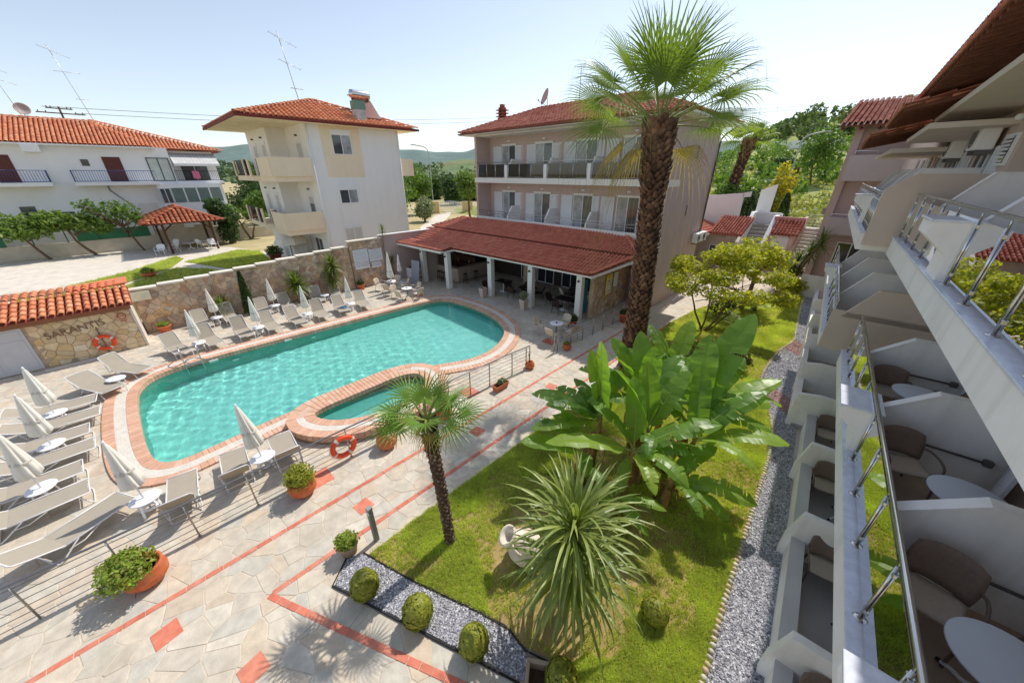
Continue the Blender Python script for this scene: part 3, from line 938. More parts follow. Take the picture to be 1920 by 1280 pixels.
def antenna(label, loc, h, booms, lean=0.0, rz=0.0):
    t = thing('tv_antenna', label, 'antenna', loc, rz)
    MB().tube([(0, 0, -.2), (lean * h, 0, h)], .022, 6).build('mast', STEEL_OLD, t)
    for z, L, n, a in booms:
        b = MB(); x = lean * z
        b.tube([(x - L * .35, 0, z), (x + L * .65, 0, z + L * a)], .014, 5)
        for k in range(n):
            s = -.35 + k / max(1, n - 1); e = .16 + .12 * (k % 3 == 0) + (.1 if n < 6 else 0)
            b.tube([(x + L * s, -e, z + L * a * (s + .35)), (x + L * s, e, z + L * a * (s + .35))], .007, 4)
        b.build('aerial', STEEL_OLD, t)
    return t
def wall_stones(parent, M, w, h, s, most, name='stone', seed=1, depth=.035, mats=None, z0=0.0, top=None, gap=0.006):
    """rubble facing: each stone its own piece on a mortar wall, M maps (along, up, out)"""
    cs = crazy_cells(0, w, z0, h, s, random.Random(seed), jit=1.25, gap=gap, stretch=.62)
    out = []
    for c, p in cs:
        q = clip_rect(p, 0.01, w - .01, z0 + .01, h - .01)
        if q and top: q = clip_half(q, (0, top[0]), Vector((-(top[1] - top[0]), w)).normalized())
        if q and len(q) >= 3: out.append((c, q))
    pieces(name, out, parent, mats, -.02, depth, M=M, most=most, jit=.014, rest=name + 's', ch=.012)
RUBBLE = mat('wall_rubble', pal=[lin(208, 186, 160), lin(192, 168, 142), lin(222, 202, 178), lin(184, 160, 138), lin(214, 176, 132), lin(202, 180, 158), lin(198, 152, 124), lin(176, 158, 144), lin(220, 194, 160), lin(206, 170, 146)],
             rough=0.85, var=0.28, scale=3, bump=0.6, bscale=14, fine=0.12, fscale=30, dirt=0.45, dirtcol=lin(112, 96, 84), dscale=1.1)
RMORT = mat('wall_mortar', lin(190, 168, 142), rough=0.92, var=0.2, scale=5, bump=0.5, bscale=20, dirt=0.4, dirtcol=lin(96, 82, 72), dscale=1.1)

# ------------------------------------------------------------------ restaurant under a tiled canopy
rest = thing('restaurant', 'open poolside restaurant under a low red tiled roof on white columns', 'restaurant', (-10, 15.7, 0), R(3.4))
def rbox(name, m, *a, bev=0): return MB().box(*a, bev=bev).build(name, m, rest)
for lx, ly in ((-0.12, 0.05), (-3.45, 0.0), (-6.85, 0.02), (-10.35, -.72), (-13.1, -.8)):
    c = MB().box(lx - .17, ly - .17, 0, lx + .17, ly + .17, 2.62, bev=.012).build('column', PLASTER_WARM, rest)
    l = MB(); l.box(lx - .03, ly - .22, 2.25, lx + .03, ly - .17, 2.33); l.lathe([(.02, 0), (.05, -.03), (.055, -.1), (.03, -.12)], 10, c=(lx, ly - .26, 2.36)); l.build('lantern', IRON, c)
rbox('pier', TAUPE, -13.5, -.62, 0, -13.2, .6, 2.62)
# ceiling, fascia, walls, interior
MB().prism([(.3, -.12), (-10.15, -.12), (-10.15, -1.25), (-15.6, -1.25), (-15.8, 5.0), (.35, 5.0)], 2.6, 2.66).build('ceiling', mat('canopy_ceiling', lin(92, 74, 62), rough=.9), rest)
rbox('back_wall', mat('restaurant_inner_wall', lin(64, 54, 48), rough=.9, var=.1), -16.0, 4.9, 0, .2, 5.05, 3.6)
rbox('left_wall', TAUPE, -16.1, -.6, 0, -15.9, 5, 2.6)
rbox('pillar', mat('inner_pillar', lin(170, 150, 130), rough=.85), -6.0, 2.4, 0, -5.6, 2.8, 2.6)
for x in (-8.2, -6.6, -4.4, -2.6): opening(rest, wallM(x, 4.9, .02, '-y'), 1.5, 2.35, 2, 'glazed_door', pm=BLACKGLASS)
f = MB(); f.box(-10.1, -.3, 2.62, .62, -.22, 2.74); f.build('fascia', PLASTER_WARM, rest)
f = MB(); f.box(-15.9, -1.52, 2.62, -10.05, -1.44, 2.74); f.box(-10.13, -1.44, 2.62, -10.05, -.3, 2.74); f.build('fascia', PLASTER_WARM, rest)
gx = MB(); gx.box(.0, .25, .4, .05, .62, 2.3); gx.build('glass_panel', mat('turquoise_glass', lin(40, 120, 130), rough=.1, spec=.7), rest)
# right side wall in rubble
sw = rbox('side_wall', RMORT, .2, .55, 0, .42, 5.0, 2.72)
rbox('side_wall', RMORT, .2, 2.1, 2.72, .42, 5.0, 3.4)
wall_stones(sw, frame((.42, .55, 0), (0, 1, 0), (0, 0, 1)), 4.4, 2.6, .38, 90, seed=5, mats=RUBBLE)
MB().box(.19, 2.1, 2.62, .47, 5.0, 3.4).build('wall_band', mat('ochre_plaster', lin(206, 180, 140), rough=.9), rest)
# roofs
sl1 = math.hypot(2.25, .73)
lower = [(.55, 0), (-10.15, 0), (-10.15, 2.3)]
sub = MB()
sub.slab([(.6, -.32, 2.75), (1.9, 1.95, 3.45), (-15.9, 1.95, 3.45), (-15.6, -.32, 2.75)], .05)
sub.slab([(-10.05, -1.5, 2.72), (-10.05, -.3, 2.8), (-16.0, -.3, 2.8), (-16.0, -1.5, 2.72)], .05)
sub.slab([(2.1, 1.9, 3.52), (0.1, 4.6, 4.12), (-14.2, 4.6, 4.12), (-15.3, 1.9, 3.52)], .05)
sub.slab([(2.1, 1.9, 3.52), (2.1, 5.3, 3.52), (0.1, 4.6, 4.12), (0.05, 4.5, 4.1)], .05)
sub.build('roof_deck', mat('roof_underlay', lin(150, 84, 64), rough=.9), rest)
ev1 = Vector((0, 2.27, .70)); L1 = ev1.length
tile_roof(rest, (-15.9, -.36, 2.77), (1, 0, 0), ev1, 17.8, L1, TILE_DARK, inside=lambda u, v: u < 16.5 + 1.3 * v / L1 and u > .25 * v / L1, single=170, seed=11)
ev0 = Vector((0, 1.2, .13)); tile_roof(rest, (-16.1, -1.55, 2.76), (1, 0, 0), ev0, 6.0, ev0.length, TILE_DARK, single=0, seed=12)
ev2 = Vector((0, 2.7, .6)); L2 = ev2.length
tile_roof(rest, (-15.3, 1.92, 3.56), (1, 0, 0), ev2, 17.4, L2, TILE_DARK, inside=lambda u, v: 1.1 * v / L2 < u < 17.4 - 2.0 * v / L2, single=130, seed=13)
ev3 = Vector((-2.0, 0, .6)); tile_roof(rest, (2.1, 1.9, 3.56), (0, 1, 0), ev3, 3.4, ev3.length, TILE_DARK, inside=lambda u, v: u > 2.7 * v / 2.09 , single=0, seed=14)
ridge_tiles(rest, (2.1, 1.9, 3.6), (0.1, 4.6, 4.2), TILE_DARK)
ridge_tiles(rest, (.62, -.36, 2.82), (1.9, 1.95, 3.52), TILE_DARK)
ridge_tiles(rest, (-15.3, 1.92, 3.6), (-14.2, 4.6, 4.2), TILE_DARK)
MB().box(-15.5, 1.86, 3.40, 2.2, 1.94, 3.56).build('gutter', mat('red_gutter', lin(120, 52, 44), rough=.6), rest)
MB().slab([(.62, -.36, 2.70), (.72, -.36, 2.70), (2.05, 1.9, 3.36), (1.9, 1.95, 3.36)], .1).build('verge_board', PLASTER_WARM, rest)
# bar counter
BARW = mat('bar_boarding', lin(176, 160, 142), rough=.8, var=.15, scale=6)
br = thing('bar_counter', 'L-shaped poolside bar counter clad in pale wood boards', 'bar counter', (-10, 15.7, 0), R(3.4))
for i in range(8): MB().box(-14.0 + i * .4, .55, .06 + 0, -13.61 + i * .4, .61, 1.02, bev=.006).build('board', BARW, br)
for i in range(8): MB().box(-10.86, .62 + i * .38, .06, -10.80, .99 + i * .38, 1.02, bev=.006).build('board', BARW, br)
MB().box(-14.0, .6, 0, -10.86, .8, 1.0).box(-11.05, .8, 0, -10.86, 3.7, 1.0).build('frame', DARK, br)
MB().box(-14.1, .4, 1.02, -10.65, .95, 1.08, bev=.01).box(-11.2, .95, 1.02, -10.65, 3.75, 1.08, bev=.01).build('counter_top', mat('bar_top', lin(196, 178, 158), rough=.5), br)
sh = thing('back_bar_shelf', 'shelf of bottles behind the bar counter', 'shelf', (-10, 15.7, 0), R(3.4))
MB().box(-13.8, 2.7, 0, -11.4, 2.9, .95).box(-13.8, 2.68, 1.5, -11.4, 2.92, 1.54).box(-13.8, 2.92, 0, -11.4, 2.95, 2.4).build('shelf_unit', WOOD_DARK, sh)
BOT = [mat('bottle_' + n, c, rough=.15, spec=.6) for n, c in (('green', lin(30, 70, 44)), ('amber', lin(120, 66, 24)), ('clear', lin(170, 176, 176)), ('red', lin(140, 34, 30)))]
for i in range(14):
    x = -13.65 + i * .165
    put('bottle', MB().lathe([(.001, 0), (.034, 0), (.036, .17), (.014, .22), (.013, .29), (.001, .29)], 8).mesh('bottle'), BOT[i % 4], sh, loc=(x, 2.78, .95 + (.59 if i % 3 == 0 else 0)))

# ------------------------------------------------------------------ mauve hotel house behind the restaurant
hm = thing('hotel_house', 'three-storey mauve hotel house with white balconies above the restaurant', 'house')
X0, X1, YF, YB = -23.5, -8.0, 20.0, 26.6
w = MB()
w.box(X0, YF + 1.4, 0, X1, YB, 10.15)
w.build('wall', MAUVE, hm)
MB().box(X0, YF, 0, X0 + .22, YF + 1.42, 10.15).build('side_wall', MAUVE, hm)
MB().box(X1 - .22, YF, 0, X1, YF + 1.42, 10.15).build('side_wall', MAUVE, hm)
MB().box(X0 + .2, YF + .02, 2.5, X1 - .2, YF + 1.42, 4.0).build('terrace_base', PLASTER_W, hm)
MB().box(X0 - .02, YF - .04, 3.3, X1 + .02, YF + .14, 4.35).build('parapet', PLASTER_W, hm)
MB().box(X0 - .03, YF - .06, 6.85, X1 + .03, YF + 1.41, 7.2).build('balcony_slab', PLASTER_WARM, hm)
MB().box(X0 + .22, YF + .06, 10.0, X1 - .22, YF + 1.42, 10.14).build('loggia_ceiling', PLASTER_WARM, hm)
GREY_GLASS = glassmat('smoked_glass', (0.13, 0.13, 0.16, 1), refl=0.03)
rooms = [(-22.8, -21.8, -20.4, -19.7), (-19.25, -18.45, -16.9, -16.2), (-15.9, -14.9, -13.35, -12.9), (-12.7, -11.6, -10.1, -9.6)]
for fl, z in ((2, 7.2), (1, 4.0)):
    for a, b, c, d in rooms:
        opening(hm, wallM(b, YF + 1.4, z + .02, '-y'), c - b, 2.2, 2, 'balcony_door', pm=[PANE_CURT, PANE])
        MB().box(b - .06, YF + 1.30, z + 2.22, c + .06, YF + 1.41, z + 2.3).build('lintel', PLASTER_WARM, hm)
        shutter(hm, wallM(a, YF + 1.36, z + .05, '-y'), min(b - a, .95), 2.12, 0.0)
        shutter(hm, wallM(c + .02, YF + 1.36, z + .05, '-y'), d - c, 2.12, 0.12)
        MB().box((b + c) / 2 - .12, YF + 1.31, z + 2.45, (b + c) / 2 + .12, YF + 1.4, z + 2.53).build('wall_light', WHITE_PAINT, hm)
    for dx in (-20.05, -16.35, -12.95):
        p = MB(); yy = [(YF + .12, z), (YF + .12, z + .55), (YF + .6, z + 1.25), (YF + 1.4, z + 1.25), (YF + 1.4, z)]
        vs = [(dx - .07, a_, b_) for a_, b_ in yy] + [(dx + .07, a_, b_) for a_, b_ in yy]
        p._add(vs, [(4, 3, 2, 1, 0), (5, 6, 7, 8, 9)] + [(i, (i + 1) % 5, 5 + (i + 1) % 5, 5 + i) for i in range(5)])
        p.build('divider', PLASTER_W, hm)
        if fl == 2: MB().box(dx - .12, YF - .05, z, dx + .12, YF + .13, z + .85).build('divider_post', PLASTER_W, hm)
# glass railing upstairs
xs = [X0 + .15, -20.05, -16.35, -12.95, X1 - .2]
for x0, x1 in zip(xs, xs[1:]):
    n = 3 if x1 < -9 else 4
    for k in range(n + 1): 
        x = x0 + .2 + (x1 - x0 - .4) * k / n
        MB().tube([(x, YF + .02, 7.2), (x, YF + .02, 8.22)], .022, 6).build('rail_post', STEEL, hm)
        if k < n:
            xx = x0 + .2 + (x1 - x0 - .4) * (k + 1) / n
            MB().box(x + .05, YF + .01, 7.28, xx - .05, YF + .022, 8.1).build('glass_pane', GREY_GLASS, hm)
MB().tube([(X0 + .1, YF + .02, 8.24), (X1 - .1, YF + .02, 8.24)], .025, 6).build('handrail', STEEL, hm)
for z in (4.62, 4.8): MB().tube([(X0 + .1, YF + .05, z), (X1 - .1, YF + .05, z)], .02, 6).build('handrail', STEEL, hm)
for k in range(14):
    x = X0 + .2 + (X1 - X0 - .4) * k / 13; MB().tube([(x, YF + .05, 4.35), (x, YF + .05, 4.8)], .016, 6).build('rail_post', STEEL, hm)
for z in (5.2, 8.3): MB().box(X1, YF + 3.2, z, X1 + .03, YF + 3.32, z + .6).build('vent_slot', mat('vent_grey', lin(120, 112, 116)), hm)
# roof
ER, EZ = .85, 10.12
rx0, rx1, ry0, ry1 = X0 - ER, X1 + ER, YF - ER, YB + ER
rid = [(-19.6, 23.3), (-11.9, 23.3)]; RZ = 11.75
so = MB(); so.box(rx0 + .03, ry0 + .03, EZ - .06, rx1 - .03, ry1 - .03, EZ + .04); so.build('soffit', PLASTER_WARM, hm)
rb = MB()
A, B, C, D = (rx0, ry0, EZ + .05), (rx1, ry0, EZ + .05), (rx1, ry1, EZ + .05), (rx0, ry1, EZ + .05); E1, E2 = (*rid[0], RZ), (*rid[1], RZ)
rb._add([A, B, C, D, E1, E2], [(0, 1, 5, 4), (1, 2, 5), (2, 3, 4, 5), (3, 0, 4)]); rb.build('roof_deck', mat('roof_underlay', lin(150, 84, 64)), hm)
def hip_side(par, p0, p1, top0, top1, m, seed, single=0, pitch=(.23, .33)):
    """tiles over a trapezoid slope: p0-p1 the eave, top0-top1 the upper edge"""
    p0, p1, top0, top1 = map(Vector, (p0, p1, top0, top1)); eu = (p1 - p0); W = eu.length; eu.normalize()
    a = (top0 - p0).dot(eu); b = (top1 - p0).dot(eu); ev = (top0 - p0) - eu * a; L = ev.length
    tile_roof(par, p0 + Vector((0, 0, .02)), eu, ev, W, L, m, inside=lambda u, v: a * v / L - .05 < u < W - (W - b) * v / L + .05, single=single, pitch=pitch, seed=seed)
hip_side(hm, A, B, E1, E2, TILE_PINK, 21); hip_side(hm, B, C, E2, E2, TILE_PINK, 22); hip_side(hm, D, A, E1, E1, TILE_PINK, 23)
for p, q in ((A, E1), (B, E2), (C, E2), (E1, E2)): ridge_tiles(hm, (p[0], p[1], p[2] + .05), (q[0], q[1], q[2] + .06), TILE_PINK)
MB().box(rx0 - .02, ry0 - .05, EZ - .02, rx1 + .02, ry0 + .03, EZ + .05).build('gutter', mat('brown_gutter', lin(112, 62, 50), rough=.6), hm)
MB().tube(smooth_open([(X1 + .75, YB + .6, EZ), (X1 + .1, YB - .1, EZ - .6), (X1 + .07, YB - .06, EZ - 1.2), (X1 + .07, YB - .06, 3.2)], 1), .05, 7).build('downpipe', mat('grey_downpipe', lin(96, 88, 92), rough=.5), hm)
ch = MB(); ch.box(-22.75, 21.8, 10.6, -22.2, 22.3, 11.35); ch.build('chimney', mat('brick_chimney', lin(150, 84, 70), rough=.85, var=.2, scale=8), hm)
cc = MB()
for k in range(3): cc.box(-22.85, 21.7, 11.4 + k * .2, -22.1, 22.4, 11.45 + k * .2); cc.box(-22.7, 21.85, 11.45 + k * .2, -22.55, 22.25, 11.6 + k * .2); cc.box(-22.4, 21.85, 11.45 + k * .2, -22.25, 22.25, 11.6 + k * .2)
cc.box(-22.6, 21.9, 12.0, -22.35, 22.2, 12.2); cc.build('chimney_cap', mat('brick_chimney', lin(150, 84, 70)), hm)
dish = thing('satellite_dish', 'pinkish satellite dish on the mauve house roof ridge', 'satellite dish', (-18.6, 22.6, 11.5), R(-30))
pr = [(0.001 + .52 * k / 8, .02 + .16 * (k / 8) ** 2) for k in range(9)]
d_ = MB().lathe(pr + [(p[0], p[1] - .015) for p in pr[::-1]], 20).build('reflector', mat('dish_pink', lin(200, 160, 156), rough=.5), dish); d_.matrix_local = frame((0, 0, .75), (1, 0, 0), (0, .35, .94))
MB().tube([(0, .05, -.3), (0, .05, .75)], .03, 6).build('mast', STEEL_OLD, dish)
MB().tube([(0, -.1, .3), (0, -.62, .55)], .015, 5).lathe([(.001, -.05), (.04, -.04), (.04, .05), (.001, .06)], 8, c=(0, -.62, .57)).build('feed_arm', IRON, dish)
antenna('thin antenna mast on the mauve house roof behind the palm', (-16.0, 22.8, 11.5), 2.2, [(2.1, 1.2, 8, .05), (1.5, .9, 5, .3)], 0, R(40))
ac_unit('left-hand outdoor unit on the mauve house side wall', (X1 + .3, YF + 5.4, 3.4), R(90))
ac_unit('right-hand outdoor unit beside its twin on the mauve side wall', (X1 + .3, YF + 6.4, 3.4), R(90))

# ------------------------------------------------------------------ low annex with tiled lean-to, right of the mauve house
an = thing('annex', 'low taupe annex with a tiled lean-to roof beside the stairs', 'annex')
MB().box(-14, 26.6, 0, -9.9, 37, 3.1).box(-9.9, 33.5, 0, -8.0, 37.0, 3.1).build('wall', TAUPE, an)
MB().box(-14, 21.5, 0, -10.0, 26.6, 3.1).build('wall', TAUPE, an)
n0 = Vector((-10, 21.0, 2.95))
tile_roof(an, (-9.2, 20.9, 3.0), (0, 1, 0), (-2.2, 0, .75), 16, 2.32, TILE_DARK, seed=31)
MB().slab([(-9.25, 20.9, 2.98), (-9.25, 36.9, 2.98), (-11.4, 36.9, 3.72), (-11.4, 20.9, 3.72)], .06).build('roof_deck', mat('roof_underlay', lin(150, 84, 64)), an)
MB().box(-9.22, 20.8, 2.82, -9.1, 37, 3.0).build('gutter', mat('grey_gutter', lin(196, 188, 180), rough=.5), an)
tile_roof(an, (-9.2, 33.2, 3.05), (1, 0, 0), (0, 3.0, 1.1), 2.4, 3.2, TILE_PINK, seed=32)
MB().slab([(-9.3, 33.15, 3.0), (-6.8, 33.15, 3.0), (-6.8, 36.2, 4.1), (-9.3, 36.2, 4.1)], .06).build('roof_deck', mat('roof_underlay', lin(150, 84, 64)), an)
opening(an, wallM(-9.0, 33.48, 1.0, '-y'), .95, 1.1, 1, 'window', pm=PANE)
opening(an, wallM(-9.88, 23.0, .2, '+x'), 1.0, 2.1, 1, 'door', pm=PANE)
opening(an, wallM(-9.88, 26.0, .9, '+x'), 1.2, 1.2, 2, 'window', pm=PANE)

# ------------------------------------------------------------------ white stair and curved white wall at the far end
stw = thing('white_stairway', 'white walled outdoor stairway climbing beside the annex', 'stairway')
def vwall(par, name, pts, y0, y1, m):
    """wall cut from an outline in the x-z plane"""
    n = len(pts); vs = [(x, y0, z) for x, z in pts] + [(x, y1, z) for x, z in pts]
    return MB()._add(vs, [tuple(range(n)), tuple(range(2 * n - 1, n - 1, -1))] + [((i + 1) % n, i, n + i, n + (i + 1) % n) for i in range(n)]).build(name, m, par)
def swall(par, name, pts, x0, x1, m):
    n = len(pts); vs = [(x0, y, z) for y, z in pts] + [(x1, y, z) for y, z in pts]
    return MB()._add(vs, [tuple(range(n - 1, -1, -1)), tuple(range(n, 2 * n))] + [(i, (i + 1) % n, n + (i + 1) % n, n + i) for i in range(n)]).build(name, m, par)
for k in range(10): MB().box(-7.35, 36.0 + k * .32, 0.6 + k * .28, -5.9, 41, .88 + k * .28 if k < 9 else 3.4).build('step', mat('step_stone', lin(170, 164, 156), rough=.85, var=.1), stw)
swall(stw, 'stair_wall', [(35.4, 0), (35.4, 2.2), (38.6, 4.4), (41, 4.4), (41, 0)], -7.6, -7.35, PLASTER_W)
swall(stw, 'stair_wall', [(35.4, 0), (35.4, 1.5), (38.6, 4.2), (41, 4.2), (41, 0)], -5.9, -5.6, PLASTER_W)
MB().box(-7.9, 39.8, 3.4, -5.6, 40.0, 4.35).build('back_wall', PLASTER_W, stw)
cw = thing('curved_white_wall', 'tall white garden wall with sweeping top and a doorway gap', 'wall')
vwall(cw, 'wall_panel', [(-13, 0), (-13, 5.65), (-10.5, 5.75), (-8.6, 5.95), (-8.3, 6.0), (-8.3, 0)], 37.3, 37.55, PLASTER_W)
vwall(cw, 'wall_panel', [(-7.85, 0), (-7.85, 6.1), (-7.2, 6.4), (-6.7, 6.65), (-6.75, 3.4), (-6.9, 0)], 41.1, 41.35, PLASTER_W)
vwall(cw, 'lintel', [(-8.35, 5.62), (-8.35, 6.01), (-7.8, 6.12), (-7.8, 5.7)], 37.3, 37.54, PLASTER_W)
shed = thing('plant_shed', 'small pinkish shed with white door and tiled roof between two stairs', 'shed')
PINK = mat('pink_plaster', lin(214, 190, 180), rough=.88, var=.04)
MB().box(-5.6, 37, 0, -3.85, 39.5, 3.0).build('wall', PINK, shed)
dd = MB().box(-5.25, 36.93, .62, -4.25, 36.99, 2.75, bev=.01).build('door', WHITE_PAINT, shed)
MB().box(-5.33, 36.95, .6, -5.25, 37.01, 2.83).box(-4.25, 36.95, .6, -4.17, 37.01, 2.83).box(-5.33, 36.95, 2.75, -4.17, 37.01, 2.83).build('frame', WHITE_PAINT, dd)
tile_roof(shed, (-5.5, 36.5, 3.0), (1, 0, 0), (0, 1.7, .95), 1.9, 1.95, TILE_PINK, single=60, seed=41)
MB().slab([(-5.5, 36.55, 2.98), (-3.6, 36.55, 2.98), (-3.6, 38.2, 3.92), (-5.5, 38.2, 3.92)], .06).build('roof_deck', mat('roof_underlay', lin(150, 84, 64)), shed)
MB().box(-5.75, 38.2, 3, -3.6, 38.45, 4.2).build('parapet', mat('rose_plaster', lin(206, 150, 146), rough=.88), shed)
st2 = thing('garden_stairs', 'pale flight of garden stairs leading up beside the far block', 'stairs')
for k in range(12): MB().box(-3.7, 36.2 + k * .33, 0.4 + k * .24, -2.2, 41, .64 + k * .24).build('step', mat('pale_step', lin(206, 200, 188), rough=.85, var=.1), st2)
swall(st2, 'stair_wall', [(36, 0), (36, 1.2), (40, 4.1), (41, 4.1), (41, 0)], -3.9, -3.7, PINK)
gf = thing('stair_head_railing', 'white mesh railing with grey notice at the stair head', 'railing', (-3.9, 41, 3.3))
for k in range(9): MB().tube([(k * .25, 0, 0), (k * .25, 0, 1.0)], .014, 5).build('bar', WHITE_PAINT, gf)
for z in (.15, .4, .65, 1.0): MB().tube([(-.05, 0, z), (2.05, 0, z)], .014, 5).build('rail', WHITE_PAINT, gf)
MB().box(.9, -.05, 1.1, 1.7, -.02, 1.6).build('notice_board', mat('notice_grey', lin(140, 136, 138)), gf)
MB().tube([(1.3, -.03, 0), (1.3, -.03, 1.1)], .02, 5).build('notice_post', IRON, gf)

# ------------------------------------------------------------------ white neighbour house
wh = thing('white_house', 'three-storey white house with cream balconies and orange hipped roof', 'house')
hx, hy0, hy1, hb = -29.5, 9.95, 17.0, -39.8
MB().box(hb, hy0, 0.5, hx, hy1, 10.75).build('wall', PLASTER_W, wh)
MB().box(hb, hy0 - 1.3, .5, hx - 4.4, hy0, 10.7).build('bay_wall', PLASTER_W, wh)
MB().box(hx, 10.9, 7.25, hx + .035, 13.7, 10.72).build('cream_panel', CREAM, wh)
for y, z, h, r_, bx in ((11.6, 8.75, 1.3, 0, .3), (11.45, 5.4, 1.0, 0, .42), (11.3, 1.7, 1.9, 1.8, .12)):
    opening(wh, wallM(hx + (.035 if z > 8 else 0), y, z, '+x'), 1.4, h, 2, 'window', pm=[PANE, PANE_CURT], box=bx, roll=r_ or None)
for y in (10.03, 16.9): MB().tube([(hx + .07, y, 10.6), (hx + .07, y, .6)], .05, 6).build('downpipe', WHITE_PAINT, wh)
for z in (7.3, 3.75):
    pts = [(hx - .05, hy0), (hx - .05, hy0 - 2.6), (hx - 3.4, hy0 - 2.6), (hx - 4.0, hy0 - 2.1), (hx - 5.2, hy0 - 2.1), (hx - 5.6, hy0 - 2.6), (hb - .6, hy0 - 2.6), (hb - .6, hy0)]
    MB().prism(pts, z - .32, z + .03).build('balcony_slab', CREAM, wh)
    segs = [(pts[0], pts[1]), (pts[1], (hx - 2.9, hy0 - 2.6)), (pts[3], pts[4]), ((hx - 5.6, hy0 - 2.6), (hx - 6.0, hy0 - 2.6)), ((hx - 7.2, hy0 - 2.6), (hx - 7.5, hy0 - 2.6)), ((hb - .3, hy0 - 2.6), pts[6])]
    for a, b in segs:
        d = Vector((b[0] - a[0], b[1] - a[1], 0)); L = d.length; d.normalize(); nn = Vector((d.y, -d.x, 0)) * .1
        MB().prism([(a[0], a[1]), (b[0], b[1]), (b[0] - nn.x, b[1] - nn.y), (a[0] - nn.x, a[1] - nn.y)], z, z + 1.2).build('parapet', CREAM, wh)
    for a, b in (((hx - 2.9, hy0 - 2.6), (hx - 3.4, hy0 - 2.6)), ((hx - 3.4, hy0 - 2.6), (hx - 4.0, hy0 - 2.1)), ((hx - 6.0, hy0 - 2.6), (hx - 7.2, hy0 - 2.6)), ((hx - 7.5, hy0 - 2.6), (hb - .3, hy0 - 2.6))):
        r = MB()
        for zz in (.1, 1.15): r.tube([(*a, z + zz), (*b, z + zz)], .03, 5)
        for k in range(6):
            t = k / 5; r.tube([(a[0] + (b[0] - a[0]) * t, a[1] + (b[1] - a[1]) * t, z + .1), (a[0] + (b[0] - a[0]) * t, a[1] + (b[1] - a[1]) * t, z + 1.15)], .02, 4)
        r.build('railing', IRON, wh)
        MB().prism([(a[0], a[1] + .06), (b[0], b[1] + .06), (b[0], b[1] + .08), (a[0], a[1] + .08)], z + .15, z + 1.1).build('railing_panel', BLACKGLASS, wh)
    for x, w_, roll, yy_ in ((hx - 2.3, 1.1, 1.9 if z > 5 else .5, hy0), (hx - 6.2, 1.0, 2.0, hy0 - 1.3), (hx - 8.8, 1.0, 2.0 if z > 5 else 1.6, hy0 - 1.3)):
        opening(wh, wallM(x, yy_, z + .05, '-y'), w_, 2.15, 1, 'balcony_door', pm=PANE, roll=roll, box=.2)
    for x, yy_ in ((hx - 1.9, hy0), (hx - 5.8, hy0 - 1.3), (hx - 8.4, hy0 - 1.3)): MB().box(x, yy_ - .16, z + 2.62, x + .12, yy_, z + 2.72).build('wall_lamp', IRON, wh)
opening(wh, wallM(hx - 3.0, hy0, .7, '-y'), 1.6, 2.1, 2, 'door', pm=PANE)
MB().box(hx - 3.0, hy1, 7.3, hx - .3, hy1 + 1.3, 8.6).build('side_balcony', CREAM, wh)
e = .95; zz = 10.7
A, B, C, D = (hb - .1, hy0 - 4.0, zz), (hx + e, hy0 - 4.0, zz), (hx + e, hy1 + e + .4, zz), (hb - .1, hy1 + e + .4, zz); E1, E2 = (-35.6, 11.6, 12.35), (-32.4, 11.9, 12.35)
MB().box(A[0] + .05, A[1] + .05, zz - .12, C[0] - .05, C[1] - .05, zz + .01).build('soffit', mat('cream_soffit', lin(240, 226, 196), rough=.85), wh)
MB()._add([A, B, C, D, E1, E2], [(0, 1, 5, 4), (1, 2, 5), (2, 3, 4, 5), (3, 0, 4)]).build('roof_deck', mat('roof_underlay', lin(150, 84, 64)), wh)
hip_side(wh, A, B, E1, E2, TILE_RED, 51, pitch=(.3, .38)); hip_side(wh, B, C, E2, E2, TILE_RED, 52, pitch=(.3, .38)); hip_side(wh, D, A, E1, E1, TILE_RED, 53, pitch=(.3, .38))
for p, q in ((A, E1), (B, E2), (C, E2), (E1, E2)): ridge_tiles(wh, (p[0], p[1], p[2] + .06), (q[0], q[1], q[2] + .07), TILE_RED)
eg = MB(); eg.box(A[0] - .03, A[1] - .05, zz - .13, C[0] + .06, A[1] + .02, zz + .03); eg.box(C[0] - .02, A[1] + .02, zz - .13, C[0] + .06, C[1] + .05, zz + .03); eg.build('eaves_board', mat('maroon_board', lin(120, 50, 40), rough=.7), wh)
ck = MB().box(-29.9, 13.7, 10.8, -29.2, 14.4, 12.3).build('chimney', mat('stained_chimney', lin(198, 196, 190), rough=.9, var=.1, dirt=.5, dirtcol=lin(90, 110, 96), dscale=1.6), wh)
MB().box(-29.94, 13.66, 11.75, -29.16, 14.44, 12.3).build('chimney_band', mat('green_band', lin(120, 150, 132), rough=.9), ck)
tile_roof(wh, (-29.05, 13.55, 12.35), (0, 1, 0), (-.95, 0, .25), 1.0, 1.0, TILE_RED, seed=54, pitch=(.25, .33))
so_ = thing('solar_water_heater', 'solar water heater with steel tank behind the white house chimney', 'water heater', (-31.0, 15.0, 11.2), R(90))
MB().lathe([(.001, -.75), (.27, -.72), (.29, -.6), (.29, .6), (.27, .72), (.001, .75)], 16).build('tank', STEEL, so_).matrix_local = frame((0, 0, 1.75), (0, 1, 0), (0, 0, 1))
MB().slab([(-.75, -1.5, .1), (.75, -1.5, .1), (.75, -.1, 1.45), (-.75, -.1, 1.45)], .08).build('collector', mat('solar_collector', lin(120, 60, 46), rough=.2, spec=.6), so_)
MB().tube([(-.6, 0, -.2), (-.6, 0, 1.5)], .025, 5).tube([(.6, 0, -.2), (.6, 0, 1.5)], .025, 5).tube([(-.6, 0, 1.5), (-.6, -1.45, .1)], .025, 5).tube([(.6, 0, 1.5), (.6, -1.45, .1)], .025, 5).build('stand', IRON, so_)
